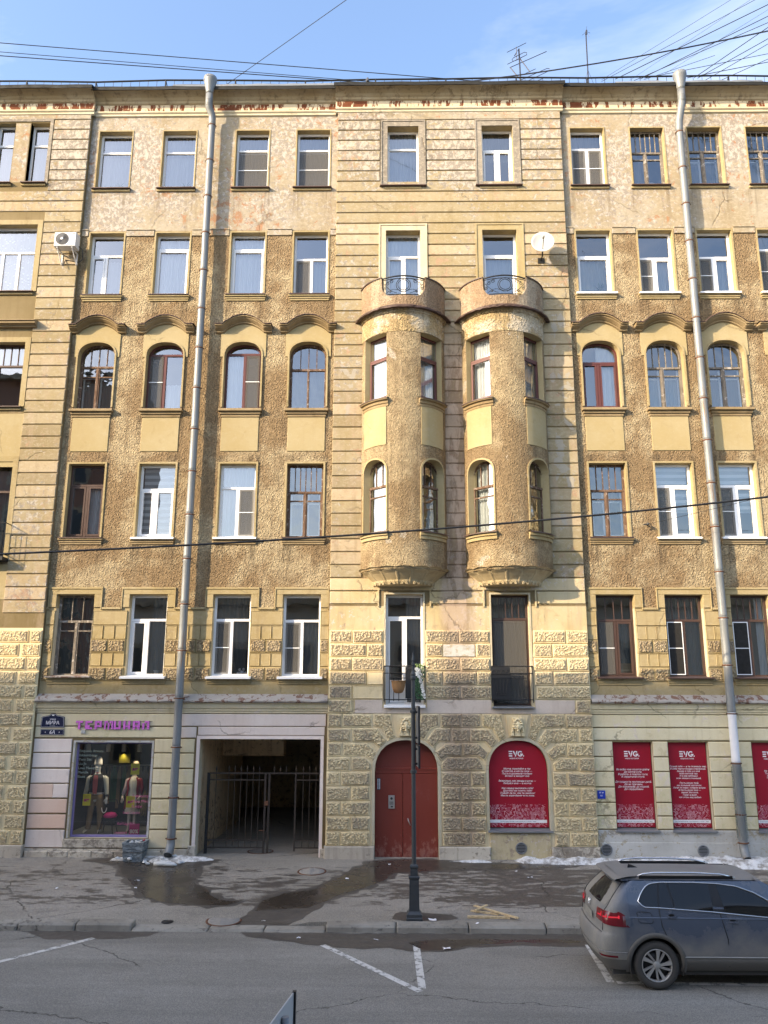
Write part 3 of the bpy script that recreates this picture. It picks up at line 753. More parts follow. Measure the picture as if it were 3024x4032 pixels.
for pts in ([(-1.40,-6.26),(.37,-8.66)], [(.355,-6.06),(.40,-8.52)], [(-7.6,-8.1),(-5.85,-5.92)], [(3.60,-6.15),(3.50,-8.17)], [(3.6,-8.18),(9.5,-8.30)], [(-7.55,-8.15),(-13,-8.2)]):
    structure(stripe(pts).build('parking_line', M['paint']))

# ------------------------------------------------------------------ walls with openings
def outline(cx, w, z0, z1, rise=0.0, n=14):
    """opening outline from bottom left, up, over and down to bottom right"""
    xl, xr = cx - w/2, cx + w/2
    if rise <= 0: return [(xl,z0),(xl,z1),(xr,z1),(xr,z0)]
    p = [(xl,z0)]
    for i in range(n+1):
        a = PI - PI*i/n
        e = 2/2.3
        cxs = cos(a); szs = sin(a)
        p.append((cx + (w/2)*math.copysign(abs(cxs)**e, cxs), z1 - rise + rise*abs(szs)**e))
    p.append((xr,z0))
    return p
def arch_z(x, cx, w, z1, rise):
    if rise <= 0: return z1
    e = min(1.0, abs(x-cx)/(w/2))
    return z1 - rise + rise*(1 - e**2.3)**(1/2.3)
def wall_sheet(m, x0, x1, z0, z1, Y, ops=(), depth=0.22, mi=0, mr=1, mp=None, seg=None):
    """wall face in the xz plane at Y with openings (cx,w,za,zb,rise) and their reveals"""
    mp = mp or (lambda s, z, d: (s, Y + d, z))
    ops = [o for o in ops if o[2] < z1 - 1e-6 and o[3] > z0 + 1e-6 and o[0]+o[1]/2 > x0 and o[0]-o[1]/2 < x1]
    zs = sorted({z0, z1} | {min(max(o[k], z0), z1) for o in ops for k in (2, 3)})
    def face(a, b, c, d):
        n = max(1, int(math.ceil((b-a)/seg))) if seg else 1
        nz = max(1, int(math.ceil((d-c)/(seg*2)))) if seg else 1
        m.grid([[mp(a+(b-a)*i/n, c+(d-c)*j/nz, 0) for i in range(n+1)] for j in range(nz+1)], mi, bool(seg))
    for a, b in zip(zs, zs[1:]):
        mid = (a+b)/2
        cuts = sorted((o[0]-o[1]/2, o[0]+o[1]/2) for o in ops if o[2] < mid < o[3])
        xx = x0
        for l, r in cuts:
            if l > xx + 1e-6: face(xx, l, a, b)
            xx = max(xx, r)
        if xx < x1 - 1e-6: face(xx, x1, a, b)
    for o in ops:
        cx, w, za, zb, rise = o
        ol = outline(cx, w, max(za, z0), zb, rise)
        if rise > 0:
            for i in range(1, len(ol)-2):
                (xa, a_), (xb, b_) = ol[i], ol[i+1]
                if xb - xa < 1e-6: continue
                m.add([mp(xa, a_, 0), mp(xb, b_, 0), mp(xb, zb, 0), mp(xa, zb, 0)], [(0,1,2,3)], mi, bool(seg))
        segs = list(zip(ol, ol[1:]))
        if za >= z0: segs.append((ol[-1], ol[0]))
        for (p, q) in segs:
            if max(p[1], q[1]) > z1 + 1e-6:
                if min(p[1], q[1]) >= z1 - 1e-6: continue
                p = (p[0], min(p[1], z1)); q = (q[0], min(q[1], z1))
            if (p[1] >= z1-1e-6 and q[1] >= z1-1e-6 and zb > z1+1e-6): continue
            n = max(1, int(math.ceil(abs(q[0]-p[0])/seg))) if seg else 1
            m.grid([[mp(p[0]+(q[0]-p[0])*i/n, p[1]+(q[1]-p[1])*i/n, d) for i in range(n+1)] for d in (0, depth)], mr, False)
    return m
def trim_ring(m, ol, w, Y, proud, mi=0):
    """moulding of width w round an open outline (bottom left ... bottom right)"""
    n = len(ol); cl = list(ol)
    out = []
    for i in range(n):
        p = Vector(cl[i]); a = Vector(cl[max(i-1,0)]); b = Vector(cl[min(i+1,n-1)])
        e1 = (p-a).normalized() if i > 0 else (b-p).normalized(); e2 = (b-p).normalized() if i < n-1 else e1
        n1 = Vector((-e1.y, e1.x)); n2 = Vector((-e2.y, e2.x)); k = max(1 + n1.dot(n2), 0.4)
        q = p + (n1+n2)/k*w
        out.append((q.x, q.y))
    f = Y - proud
    for i in range(n-1):
        a, b, c, d = cl[i], cl[i+1], out[i+1], out[i]
        m.quad((a[0],f,a[1]),(b[0],f,b[1]),(c[0],f,c[1]),(d[0],f,d[1]), mi)
        m.quad((d[0],f,d[1]),(c[0],f,c[1]),(c[0],Y+0.002,c[1]),(d[0],Y+0.002,d[1]), mi)
        m.quad((b[0],f,b[1]),(a[0],f,a[1]),(a[0],Y+0.002,a[1]),(b[0],Y+0.002,b[1]), mi)
    for i in (0, n-1):
        a, d = cl[i], out[i]
        m.quad((a[0],f,a[1]),(d[0],f,d[1]),(d[0],Y,d[1]),(a[0],Y,a[1]), mi)
    return m

bld = thing('apartment_building', 'weathered ochre plaster apartment house with two round bay towers and a rusticated ground floor', 'building', (0, 0, 0.38))
LC = [-9.14, -7.05, -4.67, -2.69]; RC = [6.15, 8.08, 9.92, 11.8]
ROW = {6: (20.40, 22.50, 0), 5: (16.67, 18.80, 0), 4: (12.93, 15.07, 0.44), 3: (9.02, 11.22, 0), 2: (5.08, 7.35, 0)}
WW = 1.07
def ops_for(cs, rows): return [(c, WW if r != 4 else 1.12, ROW[r][0], ROW[r][1], ROW[r][2]) for c in cs for r in rows]
XE = 15.0
def part(name, m, mats, parent=bld, **kw): return m.build(name, mats, parent, **kw)
SHOP = (-7.745, 2.11, 0.84, 3.30, 0); GATE = (-3.73, 3.30, 0.30, 3.40, 0)
PW = [(6.385, 1.07, 1.10, 3.35, 0), (7.88, 1.07, 1.10, 3.35, 0), (10.13, 1.07, 1.10, 3.35, 0)]
for xa, xb, cs, gops in ((-10.0, -1.88, LC, [SHOP, GATE]), (5.28, XE, RC, PW)):
    part('wall', wall_sheet(MB(), xa, xb, 18.88, 23.1, 0, ops_for(cs, (6,))), [M['cream'], M['trim']])
    part('wall', wall_sheet(MB(), xa, xb, 6.98, 18.88, -0.012, ops_for(cs, (2, 3, 4, 5))), [M['rough'], M['panel']])
    part('wall', wall_sheet(MB(), xa, xb, 4.40, 6.98, 0, ops_for(cs, (2,))), [M['trim'], M['trim_pale']])
    part('wall', wall_sheet(MB(), xa, xb, 0.30, 4.40, 0, gops, depth=0.30 if cs is LC else 0.2), [M['groove'], M['trim_pale']])
CY = -0.12
C6 = [(0.21, 1.0, 20.35, 22.52, 0), (3.24, 1.0, 20.35, 22.52, 0)]
C5 = [(0.20, 1.07, 15.9, 18.77, 0), (3.21, 1.07, 15.9, 18.77, 0)]
C2 = [(0.21, 1.05, 4.32, 7.35, 0), (3.17, 1.06, 4.28, 7.35, 0)]
DOOR = (0.25, 1.70, 0.30, 3.39, 0.85); AWIN = (3.26, 1.60, 1.10, 3.39, 0.80)
def side_returns(m, x, z0, z1, y0, y1, mi=0): m.quad((x,y0,z0),(x,y1,z0),(x,y1,z1),(x,y0,z1), mi)
m = wall_sheet(MB(), -1.9, 5.3, 7.02, 23.1, CY, C6 + C5 + C2, depth=0.30)
for x in (-1.9, 5.3): side_returns(m, x, 7.02, 23.1, CY, 0.0)
part('wall', m, [M['groove'], M['trim']])
m = wall_sheet(MB(), -1.9, 5.3, 4.06, 7.02, CY, C2, depth=0.30)
for x in (-1.9, 5.3): side_returns(m, x, 4.06, 7.02, CY, 0.0)
part('wall', m, [M['centre_low'], M['trim_pale']])
def arch_ops(o): return (o[0], o[1], o[2], o[3], o[4])
m = wall_sheet(MB(), -1.9, 5.3, 0.30, 4.06, CY, [DOOR, AWIN], depth=0.26)
for x in (-1.9, 5.3): side_returns(m, x, 0.3, 4.06, CY, 0.0)
part('wall', m, [M['stone'], M['trim_pale']])
m = MB(); LPW = [(-12.72, 0.62, 20.55, 22.76, 0), (-11.60, 0.62, 20.55, 22.76, 0), (-12.16, 1.68, 16.75, 19.05, 0), (-12.16, 1.70, 12.98, 15.05, 0), (-12.16, 1.74, 8.36, 11.26, 0)]
wall_sheet(m, -14.4, -9.95, 6.4, 23.1, CY, LPW, depth=0.26)
for x in (-14.4, -9.95): side_returns(m, x, 0.3, 23.1, CY, 0.0)
part('wall', m, [M['groove'], M['trim']])
part('wall', wall_sheet(MB(), -14.4, -9.95, 0.30, 6.4, CY), [M['stone'], M['stone']])
# band course of smooth plaster between the storeys of the left projection
for za, zb in ((11.1, 12.75), (7.2, 8.2)):
    m = MB(); m.box(-13.15, -11.14, CY-0.012, CY, za, zb); part('apron_panel', m, M['panel'])

# --- plaster courses: each strip a piece of its own
def band(x0, x1, z0, z1, Y, mat, proud=0.028, c=0.014, name='plaster_course'):
    m = MB(); m.bbox(x0, x1, Y - proud, Y + 0.001, z0, z1, c)
    o = m.build(name, mat, bld, key=('band', round(x1-x0, 3), round(z1-z0, 3), proud, c, mat.name))
    return o
G0, GP_ = 22.75, 0.3735
for k in range(0, 42):
    zt = G0 - GP_*k - 0.012; zb = G0 - GP_*(k+1) + 0.024
    if zb < 7.02: break
    mid = (zt+zb)/2
    if zb > 20.25: segs = [(-1.895,-.53),(.955,2.53),(3.985,5.295)]
    elif zb > 19.0: segs = [(-1.895, 5.295)]
    elif zb > 15.9: segs = [(-1.895,-.54),(.97,2.49),(3.955,5.295)]
    elif zb > 7.6: segs = [(-1.895,-1.0),(1.40,2.00),(4.40,5.295)]
    else: segs = [(-1.895,-.5),(.92,2.48),(3.95,5.295)] if zt < 7.55 else [(-1.895, 5.295)]
    for a, b in segs: band(a, b, zb, zt, CY, M['band'] if mid > 7.9 else M['centre_low'])
band(-1.895, 5.295, 22.77, 23.05, CY, M['cream'], name='plaster_course')
for k in range(0, 44):
    zt = 22.86 - GP_*k - 0.012; zb = zt - GP_ + 0.036
    if zb < 6.45: break
    full = any(a < zb and zt < b for a, b in ((19.2, 20.42),))
    xr0 = -11.14
    band(xr0 if not full else -13.2, -9.96, zb, zt, CY, M['band'])
band(-13.2, -9.96, 22.88, 23.05, CY, M['cream'])
gl = [(3.74,4.06,[(-9.94,-6.0,'ground'),(-5.98,-1.95,'pinkish')]),(3.43,3.71,[(-9.94,-5.98,'ground'),(-5.96,-5.5,'pinkish')])]
rowsL = [(3.04,3.39,'lilac'),(2.64,3.01,'lilac'),(2.24,2.60,'lilac'),(1.86,2.21,'salmon'),(1.47,1.82,'salmon'),(1.08,1.43,'salmon'),(0.60,1.04,'pinkish')]
for z0, z1, segs in gl:
    for a, b, mm in segs: band(a, b, z0, z1, 0, M[mm])
for z0, z1, mm in rowsL:
    if mm == 'salmon' and z0 > 1.8:
        band(-9.94,-9.31,z0,z1,0,M['salmon']); band(-9.308,-8.90,z0,z1,0,M['lilac'])
    else: band(-9.94, -8.90, z0, z1, 0, M[mm])
    band(-6.62, -5.53, z0, z1, 0, M['ground'])
band(-5.45, -1.98, 3.50, 3.72, 0, M['pinkish'])
for z0, z1 in ((3.74,4.06),(3.40,3.71)): band(5.32, XE, z0, z1, 0, M['ground'])
for z0, z1 in ((2.98,3.36),(2.60,2.95),(2.20,2.57),(1.81,2.17),(1.47,1.78),(1.13,1.44)):
    for a, b in ((5.32,5.84),(6.93,7.33),(8.43,9.58),(10.68,XE)): band(a, b, z0, z1, 0, M['ground'])

# --- rusticated stones
def stone(poly, Y, smooth=False, dark=False, mat=None):
    if not smooth: poly = [(x_+rnd.uniform(-.010,.010), z_+rnd.uniform(-.010,.010)) for x_, z_ in poly]
    b0, b1, p0, p1 = inset(poly, -0.036), inset(poly, -0.020), inset(poly, -0.004), inset(poly, 0.014)
    n = len(poly); m = MB()
    q_ = rnd.uniform(-.012,.010)
    lev = [(b0, Y+0.001), (b1, Y-0.034), (p0, Y-0.030 if not smooth else Y-0.022), (p1, Y-0.055+q_ if not smooth else Y-0.024)]
    v = [(p[0], y, p[1]) for pp, y in lev for p in pp]
    f = []; mi = []
    for k in range(3):
        for i in range(n):
            j = (i+1) % n; f.append((k*n+i, k*n+j, (k+1)*n+j, (k+1)*n+i)); mi.append(0 if k < 2 or smooth else 1)
    tri = [(0,1,2,3)] if n == 4 else [orient(p1, t) for t in tessellate_polygon([[Vector((a, b, 0)) for a, b in p1]])]
    for t in tri: f.append(tuple(3*n + i for i in t)); mi.append(0 if smooth else 1)
    m.v = v; m.f = f; m.m = mi; m.s = [False]*len(f)
    key = None
    if n == 4 and smooth:
        key = ('stone', round(poly[1][0]-poly[0][0], 2), round(poly[2][1]-poly[1][1], 2), smooth, dark, mat)
    return m.build('stone_block', [M[mat or 'stone'], M['verm_brown' if mat else 'verm_dark' if dark else 'verm']], bld, key=key)
def rect(a, b, z0, z1): return [(a, z0), (b, z0), (b, z1), (a, z1)]
KZ = [(.73+.3785*k, 1.01+.3785*k) for k in range(15)]
SY = CY
def row(k, segs, **kw):
    for s in segs: stone(rect(s[0], s[1], *KZ[k]), SY, smooth=len(s) > 2, **kw)
def mirror(p, c): return [(2*c - a, b) for a, b in p][::-1]
VD = [(-.60,3.78),(-.39,3.72),(-.23,3.42),(-.09,3.50),(-.19,4.04),(-.60,4.04)]
VA = [(-1.17,3.38),(-.63,3.38),(-.47,3.22),(-.34,3.38),(-.54,3.66),(-1.17,3.66)]
VB = [(-1.43,3.01),(-.86,3.01),(-.68,2.90),(-.57,3.06),(-.82,3.27),(-1.43,3.27)]
VC = [(-1.19,2.64),(-.74,2.64),(-.72,2.76),(-.86,2.91),(-1.19,2.91)]
def far(p, x):
    lo = min(a for a, b in p); return [(x if abs(a-lo) < 1e-6 else a, b) for a, b in p]
def farR(p, x):
    hi = max(a for a, b in p); return [(x if abs(a-hi) < 1e-6 else a, b) for a, b in p]
def shift(p, d): return [(a+d, b) for a, b in p]
for p in (VD, VA, VB, VC): stone(p, SY)
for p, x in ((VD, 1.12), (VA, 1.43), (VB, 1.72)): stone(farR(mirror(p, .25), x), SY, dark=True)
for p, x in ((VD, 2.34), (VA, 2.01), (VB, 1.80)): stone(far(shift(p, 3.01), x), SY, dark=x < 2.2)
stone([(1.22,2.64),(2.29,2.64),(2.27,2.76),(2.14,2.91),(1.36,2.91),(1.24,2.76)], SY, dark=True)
for p, x in ((VD, 4.52), (VA, 4.86), (VB, 4.52), (VC, 4.83)): stone(farR(mirror(shift(p, 3.01), 3.26), x), SY)
row(8, [(-1.85,-1.54),(-1.44,-.71)]); row(7, [(-1.85,-1.30)]); row(6, [(-1.85,-1.52)]); row(5, [(-1.85,-1.31)])
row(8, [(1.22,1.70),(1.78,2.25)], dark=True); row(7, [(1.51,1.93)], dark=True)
row(8, [(4.62,5.27)]); row(7, [(4.96,5.27)]); row(6, [(4.62,5.27)]); row(5, [(4.92,5.27)])
for k in range(5):
    e = k % 2 == 0
    row(k, [(-1.86,-1.56),(-1.47,-.76)] if e else [(-1.86,-1.30),(-1.19,-.76)])
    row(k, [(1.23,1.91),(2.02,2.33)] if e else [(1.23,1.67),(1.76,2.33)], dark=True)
    row(k, [(4.21,4.50),(4.60,5.27)] if e else [(4.21,4.83),(4.93,5.27)])
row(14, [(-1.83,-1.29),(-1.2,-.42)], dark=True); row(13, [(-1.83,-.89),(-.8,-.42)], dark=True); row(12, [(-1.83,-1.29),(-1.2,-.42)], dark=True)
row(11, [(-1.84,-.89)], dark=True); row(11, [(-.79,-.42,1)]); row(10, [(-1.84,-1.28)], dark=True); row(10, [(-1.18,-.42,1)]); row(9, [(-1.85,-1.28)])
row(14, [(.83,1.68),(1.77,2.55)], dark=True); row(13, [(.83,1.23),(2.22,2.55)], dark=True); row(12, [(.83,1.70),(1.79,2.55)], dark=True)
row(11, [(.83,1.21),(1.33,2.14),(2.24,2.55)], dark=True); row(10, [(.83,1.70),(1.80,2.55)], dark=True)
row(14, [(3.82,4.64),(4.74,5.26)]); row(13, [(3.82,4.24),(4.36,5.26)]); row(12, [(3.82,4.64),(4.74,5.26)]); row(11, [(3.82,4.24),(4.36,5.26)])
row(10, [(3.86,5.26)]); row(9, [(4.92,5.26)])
for k in range(15):
    if k % 2: row(k, [(-11.12,-10.62),(-10.46,-10.0),(-12.3,-11.24)])
    else: row(k, [(-11.12,-10.37),(-10.26,-10.0),(-12.3,-11.24)])
def pier(a, b, nr, ns):
    def cut(n, zz, smooth):
        w = (b-a)/n
        for i in range(n): stone(rect(a+w*i+0.035, a+w*(i+1)-0.035, *zz), 0.0, smooth=smooth, dark=not smooth, mat='trim')
    cut(ns, (6.13,6.45), True); cut(nr, (5.76,6.06), False); cut(ns, (5.39,5.69), True); cut(nr, (4.99,5.29), False)
    cut(1, (6.53,6.87), True)
for a, b, nr, ns in ((-8.61,-7.63,2,3),(-6.52,-5.20,3,4),(-4.13,-3.22,2,3),(-2.16,-1.91,1,1),(-9.94,-9.69,1,1),(5.31,5.60,1,1),(6.70,7.54,2,3),(8.62,9.38,2,3),(10.46,11.2,2,3)): pier(a, b, nr, ns)
# bare mauve render strip across the centre, bare patch between stones, keystones with masks
m = MB()
for a, b in ((-1.15,-.40),(.82,2.58),(3.78,4.85)): m.bbox(a, b, CY-0.02, CY, 4.09, 4.45, 0.006)
m.bbox(-.40, .82, CY-0.02, CY, 4.09, 4.24, 0.006); m.bbox(2.58, 3.78, CY-0.02, CY, 4.09, 4.22, 0.006)
part('bare_render_strip', m, M['mauve'])
m = MB(); m.bbox(1.29, 2.16, CY-0.025, CY, 5.62, 5.95, 0.01); part('bare_render_patch', m, M['cement'])
def face_mask(cx, cz, Y):
    """carved head: oval face with brow, eyes, nose, mouth, curled hair, braids and a capital above"""
    m = MB()
    def ell(c, r, n=10, k=8):
        P = []
        for i in range(k+1):
            a = -PI/2 + PI*i/k
            P.append([(c[0]+r[0]*cos(a)*cos(2*PI*j/n), c[1]+r[1]*cos(a)*sin(2*PI*j/n), c[2]+r[2]*sin(a)) for j in range(n)])
        m.grid(P, wrap=True)
    ell((0,-.06,0), (.085,.085,.125), 14, 10)
    ell((0,-.145,-.015), (.014,.03,.040)); ell((0,-.152,-.038), (.020,.020,.014))
    ell((0,-.137,-.075), (.030,.016,.009)); ell((0,-.132,-.092), (.026,.016,.010)); ell((0,-.12,-.115), (.03,.03,.025))
    for s in (-1, 1):
        ell((s*.036,-.128,.012), (.021,.013,.010)); ell((s*.038,-.136,.038), (.028,.015,.008)); ell((s*.05,-.11,-.04), (.03,.03,.035))
        for i in range(5):
            a = rad(20 + 32*i); ell((s*.085*sin(a)*1.05, -.09, .03 + .115*cos(a)), (.036,.05,.032), 8, 6)
        for i in range(4): ell((s*(.100+.006*i), -.05, .0-.045*i), (.030,.045,.026), 8, 6)
        m.box(s*.115-.035, s*.115+.035, -.06, .03, -.24, -.10)
    m.box(-.06, .06, -.06, .03, -.24, -.11)
    m.bbox(-.105, .105, -.10, .03, .155, .185, .008); m.bbox(-.09, .09, -.085, .03, .125, .155, .008)
    m.v = [(a*1.2+cx, b*1.25+Y, c*1.12+cz) for a, b, c in m.v]
    return m
for cx in (0.25, 3.26):
    m = MB(); kp = [(cx-.20,3.49),(cx+.20,3.49),(cx+.31,4.05),(cx-.31,4.05)]
    b = inset(kp, .035)
    m.prism(kp, CY-.045, CY); m.prism(b, CY-.03, CY-.045)
    trim_ring(m, [kp[3], kp[0], kp[1], kp[2]][::-1], -.03, CY-.045, .02)
    ks = part('keystone', m, M['stone'])
    face_mask(cx, 3.78, CY-.05).build('carved_head', M['stone'], ks)
    ol = outline(cx, 1.70 if cx < 1 else 1.60, .70 if cx < 1 else 1.10, 3.39, .85 if cx < 1 else .80, n=24)
    part('arch_moulding', trim_ring(MB(), ol, .075, CY, .03), M['trim_pale'])
# plinths
m = MB()
for a, b, z in ((-14.4,-9.93,.68),(-1.93,-.60,.69),(1.10,2.46,.69),(4.06,5.33,.69)): m.bbox(a, b, CY-.085, CY+.1, .2, z, .02)
m.bbox(-9.93, -5.50, -.05, .1, .2, .575, .015); m.bbox(-2.05, -1.93, -.06, .1, .2, .60, .015); m.bbox(-5.56,-5.36,-.08,.1,.2,.66,.02)
part('plinth', m, M['plinth'])
m = MB(); m.bbox(5.33, XE, -.035, .1, .2, 1.10, .01); m.bbox(5.33, XE, -.055, .1, .2, .80, .012); part('plinth', m, M['cement'])
m = MB(); m.bbox(2.46, 4.06, CY-.03, CY+.2, .2, 1.02, .012); part('under_window_wall', m, M['centre_low'])
x = -9.9
while x < -6.75:
    w = rnd.uniform(.42, .75); m = MB(); m.bbox(x+.006, x+w-.006, -.13, .0, .2, .53+rnd.uniform(-.01,.01), .02); part('plinth_stone', m, M['plinth']); x += w

# --- string course between ground and first floor, cornice
def sweep_x(m, prof, x0, x1, Y, mis=None, ends=True):
    for i, ((p, z), (q, w)) in enumerate(zip(prof, prof[1:])):
        m.quad((x0,Y-p,z),(x1,Y-p,z),(x1,Y-q,w),(x0,Y-q,w), mis[i] if mis else 0)
    if ends:
        n = len(prof); pp = [(p, z) for p, z in prof] + [(-.05, prof[-1][1]), (-.05, prof[0][1])]
        fs = tessellate_polygon([[Vector((a, b, 0)) for a, b in pp]])
        for x in (x0, x1): m.add([(x, Y-p, z) for p, z in pp], [tuple(t) for t in fs], mis[0] if mis else 0)
    return m
SC = [(0,4.08),(.03,4.09),(.03,4.13),(.06,4.15),(.06,4.20),(.10,4.22),(.12,4.30),(.12,4.34),(.18,4.36)]
for a, b in ((-9.95,-1.9),(5.3,XE)):
    sc = part('string_course', sweep_x(MB(), SC, a, b, 0), M['ground'])
    m = MB(); nx = int((b-a)/.14); r = random.Random(5)
    P = [[], [], [], []]
    for i in range(nx+1):
        x = a + (b-a)*i/nx; q = r.uniform(-.012,.012); d = r.uniform(-.012, .012)
        P[0].append((x,-.20+d,4.36)); P[1].append((x,-.25+d,4.405+q)); P[2].append((x,-.24+d,4.44+q)); P[3].append((x,.0,4.60))
    m.grid(P, smooth=False); m.build('ledge_flashing', M['flaky'], sc)
CO = [(0,23.02),(.05,23.05),(.05,23.11),(.09,23.15),(.09,23.20),(.04,23.22),(.04,23.46),(.09,23.49),(.11,23.55),(.15,23.58),(.19,23.63),(.30,23.70),(.36,23.735),(.42,23.74)]
CM = [0,0,0,0,0,1,0,0,0,0,0,0,0]
for a, b, Y in ((-14.6,-9.87,CY),(-9.87,-1.98,0),(-1.98,5.38,CY),(5.38,XE,0)):
    cn = part('cornice', sweep_x(MB(), CO, a, b, Y, [2 if i < 5 else 1 if i == 5 else 0 for i in range(13)]), [M['cornice'], M['frieze'], M['trim_pale']])
    m = MB(); nx = int((b-a)/.5); r = random.Random(int(b*10)); P = [[] for _ in range(5)]
    for i in range(nx+1):
        x = a-.03 + (b-a+.06)*i/nx; q = r.uniform(-.015,.015)
        P[0].append((x,Y-.40,23.73)); P[1].append((x,Y-.47,23.695+q)); P[2].append((x,Y-.475,23.815+q)); P[3].append((x,Y-.1,23.98)); P[4].append((x,Y+.15,24.12))
    m.grid(P, smooth=False); m.build('eave_flashing', M['dark_metal'], cn)
m = MB(); m.quad((-15,.0,24.08),(XE,.0,24.08),(XE,7.5,26.8),(-15,7.5,26.8)); m.quad((-15,7.5,26.8),(XE,7.5,26.8),(XE,15,24.0),(-15,15,24.0))
x = -14.8
while x < XE: m.box(x, x+.03, .2, .22, 24.16, 24.19); x += .7
part('roof', m, M['dark_metal'])
m = MB()
for a, b in ((-7.4,-1.8),(7.2,12)):
    nx = 14
    P = [[(a+(b-a)*i/nx, -.16, 24.0+rnd.uniform(-.01,.01)) for i in range(nx+1)], [(a+(b-a)*i/nx, .02, 24.30+rnd.uniform(-.02,.02)) for i in range(nx+1)], [(a+(b-a)*i/nx, .06, 24.12) for i in range(nx+1)]]
    m.grid(P, smooth=False)
part('gutter_upstand', m, M['zinc'])
# roof railing
m = MB(); xs = [-14.8 + 2.35*i for i in range(14)]
zt = [24.70 + rnd.uniform(-.06,.06) for _ in xs]
m.tube([(x, .3, z) for x, z in zip(xs, zt)], .03, 5); m.tube([(x, .3, z-.30) for x, z in zip(xs, zt)], .009, 4)
for x, z in zip(xs, zt):
    m.tube([(x,.3,24.15),(x,.3,z)], .028, 5); m.tube([(x,.3,z),(x+.05,.9,24.3)], .012, 4)
for i in range(len(xs)-1):
    for k in range(1, 8):
        u = k/8; m.tube([(xs[i]+2.35*u,.3,24.17),(xs[i]+2.35*u,.3,zt[i]*(1-u)+zt[i+1]*u)], .009, 3, cap=False)
part('roof_railing', m, M['iron'])
m = MB(); m.box(-15,XE,14.6,15.0,0,24); m.box(-15,-14.7,.4,14.6,0,24); m.box(XE-.3,XE,.4,14.6,0,24); part('rear_wall', m, M['cream'])
# interior: floors and back wall seen dimly through the panes
m = MB()
m.quad((-XE,3.4,4.2),(XE,3.4,4.2),(XE,3.4,24),(-XE,3.4,24))
for x in (-14.95, -10.3, -5.85, -1.9, 1.7, 5.3, 9.0, 14.95): m.quad((x,.35,4.3),(x,3.4,4.3),(x,3.4,24),(x,.35,24))
part('interior_wall', m, M['room'])
m = MB()
for z in (4.2, 8.2, 12.2, 16.0, 19.8, 23.5): m.box(-XE, XE, .36, 3.4, z-.25, z)
part('interior_floor', m, M['floorboard'])
